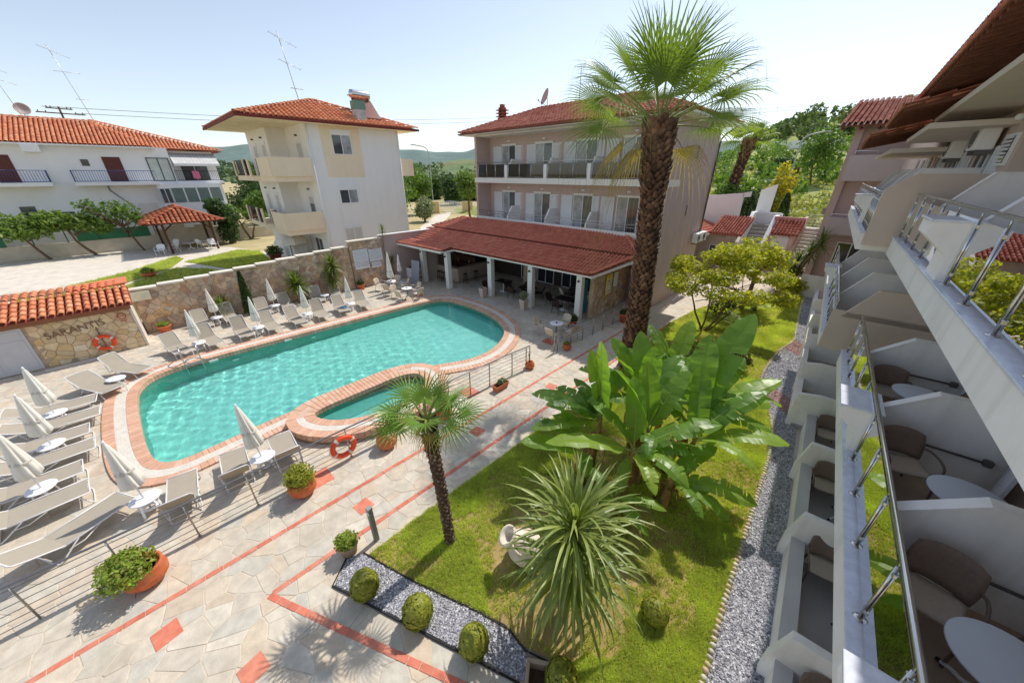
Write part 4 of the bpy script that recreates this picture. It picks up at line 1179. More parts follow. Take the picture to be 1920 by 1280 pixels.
antenna('tall leaning antenna on the white house roof', (-33.0, 11.3, 11.7), 4.6, [(4.45, 1.6, 5, -.35), (3.0, 1.3, 4, -.3), (1.4, .8, 9, 0)], -.12, R(90))

# ------------------------------------------------------------------ left apartment building
lb = thing('apartment_building', 'long white apartment building with blue balcony railings and orange roof', 'building')
LX = -55
WHB = mat('bright_plaster', lin(232, 232, 234), rough=.85, var=.03, scale=.6, dirt=.06, dirtcol=lin(180, 178, 172))
MB().box(-68, -22, .5, LX, 4.5, 9.9).build('wall', WHB, lb)
MB().box(-68, 4.5, .5, LX - 1.3, 8.4, 9.7).build('wall', WHB, lb)
MB().box(LX - 1.3, 4.4, 6.5, LX + .2, 8.5, 6.75).build('balcony_slab', WHB, lb)
MB().box(LX, -2.9, 6.45, LX + 1.1, 2.9, 6.75).build('balcony_slab', WHB, lb)
MB().box(LX, -14, 6.45, LX + 1.1, -4.3, 6.75).build('balcony_slab', WHB, lb)
MB().prism([(LX - 1.3, 2.6), (LX + .9, 2.6), (LX + .9, 7.9), (LX - 1.3, 8.2)], .5, 4.6).build('bay_base', WHB, lb)
MB().prism([(LX - 1.3, 2.6), (LX + .9, 2.6), (LX + .9, 7.9), (LX - 1.3, 8.2)], 6.1, 6.5).build('bay_top', WHB, lb)
for k in range(4): opening(lb, wallM(LX + .9, 3.55 + k * 1.08, 4.6, '+x'), 1.05, 1.55, 1, 'window', pm=mat('greenish_pane', lin(110, 128, 124), rough=.08, spec=.7))
opening(lb, wallM(LX + .88, 2.65, 4.6, '+x'), .85, 1.5, 2, 'window', pm=PANE)
opening(lb, frame((LX - 1.2, 2.58, 4.6), (1, 0, 0), (0, 0, 1)), 2.0, 1.5, 3, 'window', pm=PANE)
BR = mat('brown_door', lin(96, 52, 44), rough=.6)
BLUE = mat('blue_iron', lin(62, 80, 130), rough=.5)
def brail(par, a, b, z, n, m, h=1.0):
    r = MB(); a = Vector((*a, z)); b = Vector((*b, z))
    for zz in (.08, h): r.tube([a + Vector((0, 0, zz)), b + Vector((0, 0, zz))], .025, 4)
    for k in range(n + 1): p = a.lerp(b, k / n); r.tube([p + Vector((0, 0, .08)), p + Vector((0, 0, h))], .014, 4)
    r.build('railing', m, par)
brail(lb, (LX + 1.05, -2.85), (LX + 1.05, 2.85), 6.75, 34, BLUE); brail(lb, (LX + .02, -2.85), (LX + 1.05, -2.85), 6.75, 6, BLUE)
brail(lb, (LX + 1.05, -14), (LX + 1.05, -4.35), 6.75, 56, BLUE); brail(lb, (LX + .02, -4.35), (LX + 1.05, -4.35), 6.75, 6, BLUE)
brail(lb, (LX + .15, 4.5), (LX + .15, 8.4), 6.75, 24, IRON)
for y0, y1 in ((-.5, .75), (-7.2, -6.0), (-9.4, -8.4)): MB().box(LX - .02, y0, 6.77, LX + .05, y1, 8.95, bev=.01).build('door', BR, lb)
MB().box(LX - .02, -1.95, 8.15, LX + .04, -1.45, 8.7).build('window', BLACKGLASS, lb)
opening(lb, wallM(LX, 2.6, 6.77, '+x'), 1.75, 2.2, 2, 'balcony_door', fm=mat('green_frame', lin(70, 84, 80)), pm=mat('pale_blind', lin(196, 202, 196), rough=.5), fw=.08)
opening(lb, wallM(LX - 1.3, 5.2, 6.77, '+x'), 2.4, 2.1, 2, 'balcony_door', pm=PANE)
for y, w_, h_ in ((-7.0, .9, 1.9), (-4.8, .9, 1.3), (-10.5, 1.6, 2.0), (.6, 1.5, 1.8)): MB().box(LX - .02, y, 2.9, LX + .04, y + w_, 2.9 + h_).build('window', PANE if w_ < 1.2 else ROLL, lb)
aw = MB(); n = 26
for k in range(n): aw.slab([(LX - 1.2, 4.6 + k * .15, 9.5), (LX - 1.2, 4.6 + (k + 1) * .15, 9.5), (LX + .8, 4.6 + (k + 1) * .15, 8.45), (LX + .8, 4.6 + k * .15, 8.45)], .01, tint=.05 if k % 2 else .9)
aw.build('awning', mat('striped_awning', pal=[lin(226, 226, 222), lin(170, 168, 166)], rough=.85), lb)
MB().box(LX + .78, 4.6, 8.22, LX + .82, 8.5, 8.46).build('awning_valance', WHITE_PAINT, lb)
MB().box(LX + .1, 5.9, 7.0, LX + .2, 6.5, 7.75).build('pink_towel', mat('pink_cloth', lin(214, 120, 150), rough=.9), lb)
ox = LX + .75
A, B, C, D = (ox, -23, 9.95), (ox, 3.6, 9.9), (-70, 9.3, 9.8), (-70, -23, 9.8); E1, E2 = (-61.5, -19, 12.4), (-61.5, -.2, 12.4)
MB()._add([(ox, -23, 9.93), (ox, 3.6, 9.88), (ox - 1.2, 3.6, 9.88), (ox - 1.2, 9.3, 9.7), (-70, 9.3, 9.7), (-70, -23, 9.8), E1, E2], [(0, 1, 2, 7, 6), (2, 3, 7), (3, 4, 7), (4, 5, 6, 7), (5, 0, 6)]).build('roof_deck', mat('roof_underlay', lin(150, 84, 64)), lb)
hip_side(lb, (ox, -23, 9.95), (ox, 3.6, 9.9), (-61.5, -19, 12.45), (-61.5, -.2, 12.4), TILE_RED, 61, pitch=(.3, .45))
hip_side(lb, (ox - 1.2, -.2, 9.85), (ox - 1.2, 9.4, 9.72), (-61.5, -.2, 12.45), (-61.5, -.0, 12.45), TILE_RED, 62, pitch=(.3, .45))
ridge_tiles(lb, (ox - 1.2, 9.4, 9.8), (-61.5, -.2, 12.5), TILE_RED); ridge_tiles(lb, E1, E2, TILE_RED, step=.5)
MB().box(ox - 1, -23, 9.78, ox + .02, 3.6, 9.9).build('soffit', WHB, lb)
for y in (-4.4,): 
    b = MB(); b.box(LX, -5.0, 9.2, LX + .9, -4.0, 9.8); b.build('eave_bracket', WHB, lb)
MB().tube([(LX + .1, -.9, 6.4), (LX + .1, -.9, 6.0), (LX + .25, .2, 4.5), (LX + .1, .5, .6)], .05, 6).build('downpipe', mat('grey_pipe', lin(110, 116, 124)), lb)
for i, (y, z, h, bo) in enumerate(((0.2, 12.2, 6.3, [(6.1, 1.8, 6, -.4), (4.2, 1.7, 3, 0), (2.0, .9, 7, 0)]), (-4.4, 12.0, 4.6, [(4.4, 1.6, 6, -.4), (3.4, 1.7, 6, -.3)]), (-7.6, 12, 3.2, [(3.0, 1.0, 5, 0)]))):
    antenna(['tall tilted antenna at the ridge end of the apartment roof', 'twin-boom antenna beside the utility pole behind the apartment roof', 'short antenna at the far left of the apartment roof'][i], (-60.5, y, z), h, bo, -.16, R(90))
pole = thing('utility_pole', 'wooden utility pole with cross-arms and insulators behind the apartment building', 'utility pole', (-90, -2.8, 0), R(90))
MB().tube([(0, 0, 0), (0, 0, 16.3)], [.16, .11], 8).build('pole', WOOD_DARK, pole)
for z, L in ((16.0, 1.3), (15.4, 2.4), (14.2, 1.3)):
    arm = MB().box(-L, -.06, z, L, .06, z + .13).build('cross_arm', WOOD_DARK, pole)
    for s in (-.9, -.6, .6, .9): MB().lathe([(.03, 0), (.07, .05), (.05, .12), (.07, .17), (.001, .24)], 8, c=(s * L, 0, z + .13)).build('insulator', mat('brown_porcelain', lin(70, 40, 50), rough=.3), arm)
dish2 = thing('satellite_dish', 'grey satellite dish on the apartment building roof', 'satellite dish', (-61, -4.3, 12.0), R(100))
d_ = MB().lathe(pr + [(p[0], p[1] - .015) for p in pr[::-1]], 18).build('reflector', mat('dish_grey', lin(176, 160, 156), rough=.5), dish2); d_.matrix_local = frame((0, 0, 1.0), (1, 0, 0), (0, .3, .95))
MB().tube([(0, .05, -.6), (0, .05, 1.0)], .04, 6).build('mast', STEEL_OLD, dish2)

# ------------------------------------------------------------------ pump hut with carved lettering
hut = thing('pump_hut', 'low stone pump hut with orange tiled roof and carved name', 'hut')
HX = -23.25
MB().box(-25.3, -9, 0, HX, -1.5, 2.15).build('wall', RMORT, hut)
wall_stones(hut, frame((HX, -4.55, 0), (0, 1, 0), (0, 0, 1)), 3.03, 1.95, .36, 80, seed=8, mats=mat('hut_stone', pal=[lin(226, 206, 172), lin(214, 190, 152), lin(232, 216, 186), lin(220, 186, 130), lin(206, 184, 150), lin(234, 210, 168), lin(210, 178, 146)], rough=.85, var=.12, scale=4, bump=.4, bscale=14, dirt=.2, dirtcol=lin(150, 124, 98), dscale=1.2), depth=.03, gap=.007)
MB().box(-25.3, -1.52, 0, HX + .035, -1.44, 2.25).build('end_wall', mat('pale_stucco', lin(226, 216, 204), rough=.95, bump=.8, bscale=25, var=.1), hut)
MB().box(HX + .0, -9, 1.9, HX + .16, -1.44, 2.12).build('lintel_beam', mat('brown_beam', lin(150, 104, 80), rough=.85, var=.1), hut)
dr = MB(); dr.box(HX, -6.6, .05, HX + .05, -4.65, 1.88); do = dr.build('door', mat('grey_metal_door', lin(196, 196, 200), rough=.5, var=.05), hut)
for y0, y1, z0, z1 in ((-5.5, -4.75, .15, 1.4), (-6.5, -5.65, .15, 1.4), (-5.5, -4.75, 1.5, 1.8)): MB().box(HX + .05, y0, z0, HX + .065, y1, z1, bev=.004).build('door_panel', mat('grey_metal_door', lin(196, 196, 200)), do)
MB().slab([(HX + .45, -9.2, 2.16), (HX + .45, -1.3, 2.16), (-24.6, -1.3, 2.62), (-24.6, -9.2, 2.62)], .05).build('roof_deck', mat('roof_underlay', lin(150, 84, 64)), hut)
tile_roof(hut, (HX + .45, -9.2, 2.2), (0, 1, 0), (-1.75, 0, .46), 7.9, 1.85, TILE_RED, single=200, pitch=(.24, .37), seed=71)
tile_roof(hut, (-24.5, -9.2, 2.7), (0, 1, 0), (-.95, 0, .05), 7.9, .95, TILE_RED, single=40, pitch=(.24, .32), seed=72)
MB().slab([(-24.45, -3.2, 2.7), (-24.45, -1.25, 2.85), (-25.6, -1.25, 2.9), (-25.6, -3.2, 2.8)], .06).build('roof_cap', mat('smooth_clay', lin(224, 128, 92), rough=.8, var=.08), hut)
ink = mat('carved_letter', lin(140, 104, 84), rough=.9)
text_mesh('SARANTIS', .40, 'lettering', hut, ink, frame((HX + .05, -4.2, 1.2), (0, 1, 0), (0, 0, 1)) @ Matrix.Rotation(R(6), 4, 'Z'), depth=.006)
sg = MB().lathe([(.15, 0), (.15, .01), (.12, .01), (.12, 0)], 20, cap=False).box(-.11, -.015, 0, .11, .015, .008).build('no_smoking_ring', mat('sign_red', lin(186, 60, 50)), hut); sg.matrix_local = frame((HX + .06, -1.85, 1.62), (0, 1, 0), (0, 0, 1))
MB().box(-.1, -.24, 0, .1, -.2, .004).build('sign_caption', mat('sign_red', lin(186, 60, 50)), sg)

# ------------------------------------------------------------------ long rubble garden wall
gw = thing('garden_wall', 'long rubble garden wall with pale coping behind the sun loungers', 'wall', (-25.05, -1.4, 0))
GL = 10.95
wv = [(-.28, 0, 0), (0, 0, 0), (0, GL, 0), (-.28, GL, 0), (-.28, 0, 2.25), (0, 0, 2.25), (0, GL, 2.98), (-.28, GL, 2.98)]
MB()._add(wv, [(3, 2, 1, 0), (4, 5, 6, 7), (0, 1, 5, 4), (1, 2, 6, 5), (2, 3, 7, 6), (3, 0, 4, 7)]).build('wall_core', RMORT, gw)
wall_stones(gw, frame((0, 0, 0), (0, 1, 0), (0, 0, 1)), GL, 2.98, .40, 290, seed=9, mats=RUBBLE, top=(2.22, 2.95))
for k in range(10):
    y0 = GL * k / 10; y1 = GL * (k + 1) / 10; z = 2.25 + .73 * (k + .5) / 10
    MB().box(-.36, y0 + .01, z - .03, .09, y1 - .01, z + .06, bev=.012).build('coping_slab', mat('wall_coping', lin(232, 222, 206), rough=.85, var=.08, scale=3), gw)
MB().box(.02, -.1, 1.75, .12, .72, 2.2, bev=.02).build('meter_box', mat('meter_box', lin(226, 222, 196), rough=.6), gw)
gw2 = thing('sign_wall', 'taller rubble wall panel carrying the white pool notices', 'wall', (-25.0, 9.6, 0))
MB().box(-.3, 0, 0, 0, 2.35, 3.25).build('wall_core', RMORT, gw2)
wall_stones(gw2, frame((0, 0, 0), (0, 1, 0), (0, 0, 1)), 2.35, 3.2, .36, 80, seed=10, mats=RUBBLE)
MB().box(-.35, -.04, 3.25, .06, 2.4, 3.33, bev=.01).build('coping_slab', mat('wall_coping', lin(232, 222, 206)), gw2)
gw3 = thing('mauve_boundary_wall', 'plain mauve boundary wall joining the rubble wall to the restaurant', 'wall', (-25.2, 11.95, 0))
MB().box(-.25, 0, 0, 0, 5.5, 3.4).build('wall_core', MAUVE, gw3)
MB().box(-.3, 0, 3.4, .05, 5.5, 3.46).build('coping', PLASTER_W, gw3)
gw4 = thing('garden_wall_return', 'low pale garden wall closing the yard behind the pump hut', 'wall', (-25.35, -12, 0))
MB().box(-.25, 0, 0, 0, 10.5, 2.2).build('wall_core', mat('pale_stucco', lin(226, 216, 204)), gw4)
NOT = mat('notice_paper', lin(232, 234, 238), rough=.6, var=.03)
INK = mat('notice_ink', lin(96, 104, 130), rough=.8)
def notice(label, y, z, w_, h_, rows, heavy=0):
    t = thing('pool_notice', label, 'notice', (-24.93, y, z))
    MB().box(0, 0, 0, .02, w_, h_).build('board', NOT, t)
    lines = MB(); rg = random.Random(rows)
    for k in range(rows):
        z_ = h_ - .08 - (h_ - .14) * k / rows; y_ = .05
        while y_ < w_ - .08:
            l_ = rg.uniform(.03, .1); lines.box(.021, y_, z_, .0225, min(y_ + l_, w_ - .04), z_ + (.03 if k >= rows - heavy else .018)); y_ += l_ + .025
    lines.build('printed_lines', INK, t)
notice('larger white pool notice with blue printing at the foot', 9.75, 1.35, 1.05, 1.35, 13, 4)
notice('upper right white pool notice on the rubble sign wall', 10.88, 1.75, .98, .85, 9)
notice('small white pool notice below the upper right one', 10.98, 1.28, .7, .4, 4)
# ================================================================== HOTEL WING on the right, seen along its balconies
wg = thing('hotel_wing', 'long hotel wing with stacked white balconies and brown eaves along the gravel path', 'building', (0, 0, 0), R(3.9))
SHADE_W = mat('wing_white_plaster', lin(243, 240, 238), rough=.85, streak=.25, var=.04, scale=.9, bump=.1, bscale=60, dirt=.14, dirtcol=lin(186, 178, 170), dscale=1.6)
WTAUPE = mat('wing_taupe_plaster', lin(208, 190, 178), rough=.88, streak=.2, var=.04, scale=.9, bump=.08, bscale=60)
MARBLE = mat('marble_sill', lin(214, 218, 230), rough=.3, var=.06, scale=3, fine=.12, fscale=9, spec=.5)
MIRROR = glassmat('mirror_glass', (0.28, 0.3, 0.28, 1), refl=0.5, rough=0.01)
FLOOR_T = mat('balcony_floor_tile', lin(176, 152, 132), rough=.4, var=.1, scale=3)
FAC = 3.15
def wb(name, m, x0, y0, z0, x1, y1, z1, bev=0, par=None): return MB().box(x0, y0, z0, x1, y1, z1, bev=bev).build(name, m, par or wg)
def profile(name, m, pts, y0, y1, par=None):
    """upright slab: outline in (lat, height), thickness along the wing"""
    n = len(pts); vs = [(x, y0, z) for x, z in pts] + [(x, y1, z) for x, z in pts]
    a = sum(pts[i][0] * pts[(i + 1) % n][1] - pts[(i + 1) % n][0] * pts[i][1] for i in range(n))
    fs = [tuple(range(n)), tuple(range(2 * n - 1, n - 1, -1))] + [((i + 1) % n, i, n + i, n + (i + 1) % n) for i in range(n)]
    if a < 0: fs = [f[::-1] for f in fs]
    return MB()._add(vs, fs).build(name, m, par or wg)
# main walls
wb('facade_wall', WTAUPE, FAC, -3, 0, FAC + .3, 12.9, 9.3)
wb('facade_wall', WTAUPE, FAC - .5, 12.9, 0, FAC + .3, 33, 9.3)
# ---- ground floor terraces
GF = [-.6, 2.15, 4.85, 7.55, 10.25]
wb('patio_floor', mat('patio_tile', lin(168, 164, 166), rough=.5, var=.08, scale=2), 1.5, -3, .02, FAC, 12.9, .12)
wb('patio_wall', SHADE_W, 1.4, -3, 0, 1.6, 12.9, .6)
wb('patio_wall_cap', mat('patio_cap', lin(198, 196, 196), rough=.7, var=.06), 1.385, -3, .6, 1.615, 12.9, .63)
for a in GF: profile('patio_divider', SHADE_W, [(1.28, .0), (1.28, .55), (1.42, 1.28), (FAC, 1.28), (FAC, 0)], a - .07, a + .07)
wb('patio_floor', mat('patio_tile', lin(168, 164, 166)), 1.1, 12.9, .03, FAC - .5, 30, .13)
wb('patio_wall', SHADE_W, .98, 12.9, 0, 1.16, 30, .6)
for a in (13.0, 15.6, 18.9, 22, 25): profile('patio_divider', SHADE_W, [(.95, 0), (.95, .55), (1.0, 1.2), (1.5, 1.3), (FAC - .5, 1.3), (FAC - .5, 0)], a - .07, a + .07)
# ---- balconies
def balcony(y0, y1, front, floor, zs, posts, dividers, piers, tipz, peakz, fac, glass=True, rail=True):
    wb('balcony_slab', SHADE_W, front, y0, floor - .2, fac, y1, floor - .02)
    wb('balcony_floor', FLOOR_T, front + .16, y0 + .01, floor - .02, fac - .001, y1 - .01, floor)
    wb('balcony_kerb', SHADE_W, front, y0, floor - .02, front + .16, y1, zs - .03)
    wb('marble_sill', MARBLE, front - .025, y0, zs - .03, front + .19, y1, zs, bev=.006)
    px = front + .085
    for a in posts:
        p = MB(); p.tube([(px, a, zs), (px, a, zs + .86)], .017, 10); p.tube([(px, a, zs + .86), (px, a, zs + .95)], .011, 8)
        po = p.build('rail_post', STEEL, wg)
        MB().lathe([(.055, 0), (.055, .008), (.03, .014), (.022, .016)], 14, c=(px, a, zs)).build('base_plate', STEEL, po)
        for dz in (.12, .74): MB().box(px - .012, a - .045, zs + dz, px + .03, a + .045, zs + dz + .05, bev=.008).build('glass_clamp', STEEL, po)
    for a, b in zip(posts, posts[1:]):
        if glass and b - a < 1.3 and not any(a < q + .2 and b > q - .2 for q in []):
            wb('glass_pane', MIRROR, px + .008, a + .03, zs + .07, px + .016, b - .03, zs + .84)
    if rail: MB().tube([(px, y0 + .1, zs + .96), (px, y1 - .02, zs + .96)], .026, 12).build('handrail', STEEL, wg)
    for a in dividers:
        profile('balcony_divider', SHADE_W, [(front + .2, floor), (front + .2, tipz), (front + .76, peakz), (fac, peakz), (fac, floor)], a - .065, a + .065)
        profile('divider_cap', SHADE_W, [(front + .19, tipz), (front + .19, tipz + .02), (front + .75, peakz + .025), (fac, peakz + .025), (fac, peakz), (front + .76, peakz)], a - .08, a + .08)
    for a in piers:
        b = front - .27; t = zs + .78
        profile('balcony_pier', SHADE_W, [(front + .02, zs), (front + .02, zs + .33), (b, t - .18), (b, t), (front + .2, t), (front + .2, zs)], a - .36, a + .36)
        wb('pier_cap', MARBLE, b - .03, a - .39, t, front + .23, a + .39, t + .035, bev=.006)
# first floor
balcony(-3, 11.95, 1.385, 3.1, 3.3, [-2.6, -1.6, -.2, .8, 1.9, 2.9, 3.9, 4.95, 5.95, 6.86, 8.1, 9.1, 10.2, 11.05, 11.8], [2.5, 5.07, 7.62, 10.16], [7.45, 2.4], 3.95, 4.45, FAC)
# second floor
balcony(-3, 12.7, 1.45, 5.9, 6.12, [-2, -1, 0, 1.1, 2.1, 3.2, 4.2, 5.2, 6.34, 7.4, 8.6, 9.6, 10.65, 11.65, 12.6], [5.3, 8.2, 11.2], [8.0, 2.3], 6.75, 7.5, FAC)
# the second part of the wing stands further out
wb('stair_tower_wall', WTAUPE, .95, 12.86, 2.9, FAC, 13.0, 4.05)
profile('stair_tower_wall', WTAUPE, [(.95, 5.85), (.95, 7.15), (1.4, 7.5), (FAC, 7.5), (FAC, 5.85)], 12.84, 12.98)
profile('balcony_divider', WTAUPE, [(1.15, 3.9), (1.7, 4.75), (FAC, 4.75), (FAC, 3.9)], 12.86, 12.99)
balcony(12.98, 24, .93, 3.1, 3.3, [13.2, 13.7, 14.2, 14.7, 15.2, 16.2, 17.4, 18.6, 19.8, 21, 22.2, 23.6], [15.2, 17.9, 20.6], [19.4], 3.95, 4.75, FAC - .5)
balcony(13.0, 24, .88, 5.9, 6.12, [13.2, 13.7, 14.2, 14.7, 15.2, 16.2, 17.4, 18.6, 19.8, 21, 22.2, 23.6], [14.6, 16.4, 18.2, 20.4], [16.0], 6.75, 7.6, FAC - .5)
# doors, shutters, window, lamps on the facade
for fl, z in ((0, .15), (1, 3.12), (2, 5.92)):
    for a in (-.2, 3.0, 5.5, 8.2, 10.8):
        opening(wg, wallM(FAC, a + 1.25, z, '-x'), 1.15, 2.15, 2, 'balcony_door', pm=[PANE, PANE_CURT])
        shutter(wg, wallM(FAC - .05, a + 1.95, z + .02, '-x'), .62, 2.1, -.25)
        shutter(wg, wallM(FAC - .05, a + .06, z + .02, '-x'), .62, 2.1, .25)
    for a in (14, 17, 20, 23):
        opening(wg, wallM(FAC - .5, a + 1.2, z, '-x'), 1.15, 2.15, 2, 'balcony_door', pm=[PANE, PANE_CURT])
        shutter(wg, wallM(FAC - .55, a + 1.85, z + .02, '-x'), .6, 2.1, -.2)
        shutter(wg, wallM(FAC - .55, a + .02, z + .02, '-x'), .6, 2.1, .2)
fw = opening(wg, wallM(FAC - .5, 13.9, 7.65, '-x'), .75, .62, 1, 'window', pm=PANE)
for k in range(7): MB().box(.08, .07 + k * .075, .06, .67, .11 + k * .075, .075).build('slat', SHUT, fw)
MB().lathe([(.001, -.05), (.07, -.04), (.09, .02), (.07, .07), (.001, .08)], 12, c=(FAC - .58, 12.6 + .8, 8.55)).build('wall_light', WHITE_PAINT, wg)
for a, z in ((7.62, 3.62), (10.16, 3.75), (5.07, 3.6), (2.5, 3.6)):
    h = MB(); h.tube([(1.95, a - .12, z), (2.9, a - .12, z)], .02, 8); h.box(1.9, a - .15, z - .05, 2.0, a - .065, z + .05, bev=.01); h.box(2.85, a - .15, z - .05, 2.95, a - .065, z + .05, bev=.01); h.build('towel_rail', mat('grey_rail', lin(96, 88, 86), rough=.5), wg)
# eaves: rafters, tiles and plastered soffits
TIMB = mat('eave_timber', lin(112, 70, 54), rough=.8, var=.25, scale=5, bump=.2, bscale=25)
def eave(y0, y1, front, back, z0, z1, soff, tile=True):
    n = max(2, int((y1 - y0) / .28))
    MB().slab([(front, y0, z0), (front, y1, z1), (back, y1, z1 + .5), (back, y0, z0 + .5)], .03).build('eave_boarding', TIMB, wg)
    for k in range(n):
        y = y0 + (y1 - y0) * (k + .5) / n; z = z0 + (z1 - z0) * (k + .5) / n
        MB().slab([(front + .03, y - .045, z - .03), (front + .03, y + .045, z - .03), (back, y + .045, z + .46), (back, y - .045, z + .46)], .11).build('rafter', TIMB, wg)
    MB().slab([(front - .03, y0, z0 + .03), (front - .03, y1, z1 + .03), (front + .01, y1, z1 + .04), (front + .01, y0, z0 + .04)], .12).build('fascia_board', mat('fascia_timber', lin(150, 96, 70), rough=.75, var=.2, scale=6), wg)
    wd_ = Vector((0, y1 - y0, z1 - z0))
    tile_roof(wg, (front - .06, y0, z0 + .05), wd_, Vector((back - front, 0, .5)), wd_.length, 1.6, TILE_PINK, single=60, pitch=(.26, .36), seed=int(y0 * 7 + 90))
    if soff: MB().slab([(soff, y0, z0 - .42), (soff, y1, z1 - .42), (FAC, y1, z1 - .40), (FAC, y0, z0 - .40)], .12).build('soffit', mat('wing_soffit', lin(214, 204, 192), rough=.88, var=.03), wg)
eave(4.0, 15.6, 1.02, 3.3, 9.72, 9.24, 1.55)
eave(13.6, 17.2, .72, 3.0, 8.98, 8.86, 1.3)
eave(17.3, 23.5, .42, 2.8, 8.62, 8.58, 1.05)
for i, (a, z, lb_) in enumerate(((12.2, 8.05, 'nearest of three old outdoor units under the wing eaves'), (14.6, 8.0, 'middle of three old outdoor units under the wing eaves'), (17.4, 7.9, 'farthest of three old outdoor units under the wing eaves'))):
    p = Matrix.Rotation(R(3.9), 4, 'Z') @ Vector(((FAC if a < 12.9 else FAC - .5) - .24, a, z)); ac_unit(lb_, p, R(3.9 - 90))

# ---- far block closing the garden
fb = thing('far_block', 'shaded mauve end block of the hotel closing the garden', 'building')
YF2 = 33.0
MB().box(-2.1, YF2, 0, 9, 42, 10.3).build('wall', MAUVE, fb)
for z0, z1 in ((7.1, 8.5), (3.9, 4.9)):
    MB().box(-1.95, YF2 - 1.3, z0 - .02, 4, YF2 + .01, z1).build('balcony', mat('far_balcony', lin(196, 182, 180), rough=.88, var=.03), fb)
    MB().tube([(-1.8, YF2 - 1.2, z1 + .22), (4, YF2 - 1.2, z1 + .22)], .03, 6).build('handrail', STEEL, fb)
    for k in range(6): MB().tube([(-1.75 + k, YF2 - 1.2, z1), (-1.75 + k, YF2 - 1.2, z1 + .22)], .02, 5).build('rail_post', STEEL, fb)
dm = MB()
for a, b in (((0, .35), (.3, 0)), ((.3, 0), (0, -.35)), ((0, -.35), (-.3, 0)), ((-.3, 0), (0, .35))): dm.tube([(2.3 + a[0], YF2 - 1.305, 7.85 + a[1]), (2.3 + b[0], YF2 - 1.305, 7.85 + b[1])], .015, 4)
dm.build('diamond_moulding', MAUVE, fb)
MB().box(-2.2, YF2 - .25, 0, -1.8, YF2 + .02, 10.3).build('corner_pilaster', MAUVE, fb)
opening(fb, wallM(-1.0, YF2, .4, '-y'), 2.3, 2.9, 3, 'terrace_door', pm=BLACKGLASS, fw=.07)
opening(fb, wallM(2.6, YF2, 7.2, '-y'), 1.5, 2.2, 2, 'balcony_door', pm=[PANE_CURT, PANE])
opening(fb, wallM(2.6, YF2, 4.0, '-y'), 1.5, 2.2, 2, 'balcony_door', pm=[PANE_CURT, PANE])
MB().box(-2.0, YF2 - 3.2, 0, 3, YF2 - 3.0, 1.45).build('terrace_wall', SHADE_W, fb)
MB().slab([(-2.9, YF2 - 1.9, 10.05), (9, YF2 - 1.9, 10.05), (9, YF2 + 5, 12), (-2.9, YF2 + 5, 12)], .08).build('roof_deck', TIMB, fb)
tile_roof(fb, (-2.9, YF2 - 1.95, 10.12), (1, 0, 0), (0, 6.9, 1.95), 11.9, 7.1, TILE_PINK, seed=95, pitch=(.26, .36))
for k in range(14): MB().box(-2.8 + k * .8, YF2 - 1.85, 9.9, -2.7 + k * .8, YF2, 10.03).build('rafter', TIMB, fb)

# ---- balcony furniture: round tables and woven chairs
CHB = mat('woven_brown', lin(132, 112, 100), rough=.75, var=.1, scale=30, bump=.35, bscale=90)
CHS = mat('woven_seat', lin(186, 172, 158), rough=.75, var=.08, scale=30, bump=.3, bscale=90)
def make_chair(label, backm, seatm, legm, name='armchair'):
    t = thing(name, label, 'chair')
    V = []; F = []; nu, nv = 9, 6
    def surf(fn, th, nm, m):
        vs = []; fs = []
        for k in (0, 1):
            for j in range(nv):
                for i in range(nu):
                    p, nrm = fn(i / (nu - 1), j / (nv - 1)); vs.append(Vector(p) + Vector(nrm) * th * k)
        o = nu * nv
        for j in range(nv - 1):
            for i in range(nu - 1):
                a = j * nu + i; fs.append((a, a + nu, a + nu + 1, a + 1)); fs.append((o + a, o + a + 1, o + a + nu + 1, o + a + nu))
        for i in range(nu - 1):
            fs.append((i, i + 1, o + i + 1, o + i)); e = (nv - 1) * nu + i; fs.append((e + 1, e, o + e, o + e + 1))
        for j in range(nv - 1):
            a = j * nu; fs.append((a + nu, a, o + a, o + a + nu)); e = a + nu - 1; fs.append((e, e + nu, o + e + nu, o + e))
        b = MB(); b._add(vs, fs, None, True); b.build(nm, m, t)

    surf(lambda u, v: (((u - .5) * .48, -.24 + .47 * v, .44 - .02 * math.sin(v * 3.14) + .02 * (2 * u - 1) ** 2), (0, 0, -1)), .03, 'seat', seatm)
    surf(lambda u, v: (((u - .5) * (.50 + .04 * math.sin(v * 3.14)), .24 + .14 * v - .07 * (2 * u - 1) ** 2, .46 + .40 * v - .05 * (abs(2 * u - 1) ** 3) * v), (0, 1, -.3)), .03, 'backrest', backm)
    for s in (-1, 1):
        MB().tube(smooth_open([(s * .26, .27, .62), (s * .31, .12, .66), (s * .31, -.14, .65), (s * .29, -.24, .60), (s * .27, -.26, .42), (s * .28, -.29, 0)], 2), .016, 7).build('armrest', legm, t)
        MB().tube([(s * .22, .22, .45), (s * .25, .3, 0)], .015, 7).build('leg', legm, t)
    return t
def make_table(label, top, leg, r=.36, h=.72, name='round_table', feet=4):
    t = thing(name, label, 'table')
    MB().lathe([(.001, h - .03), (r - .015, h - .03), (r, h - .018), (r, h - .006), (r - .01, h), (.001, h)], 40).build('table_top', top, t)
    MB().tube([(0, 0, .2), (0, 0, h - .03)], .03, 10).build('column', leg, t)
    for k in range(feet):
        a = k * 2 * math.pi / feet + .4; c, s = math.cos(a), math.sin(a)
        l = MB().tube(smooth_open([(c * .03, s * .03, .3), (c * .12, s * .12, .16), (c * .26, s * .26, .1), (c * .36, s * .36, .02)], 2), .02, 8).build('leg', leg, t)
        MB().tube([(c * .34, s * .34, .035), (c * .38, s * .38, .012)], .022, 8).build('foot_cap', IRON, l)
    return t
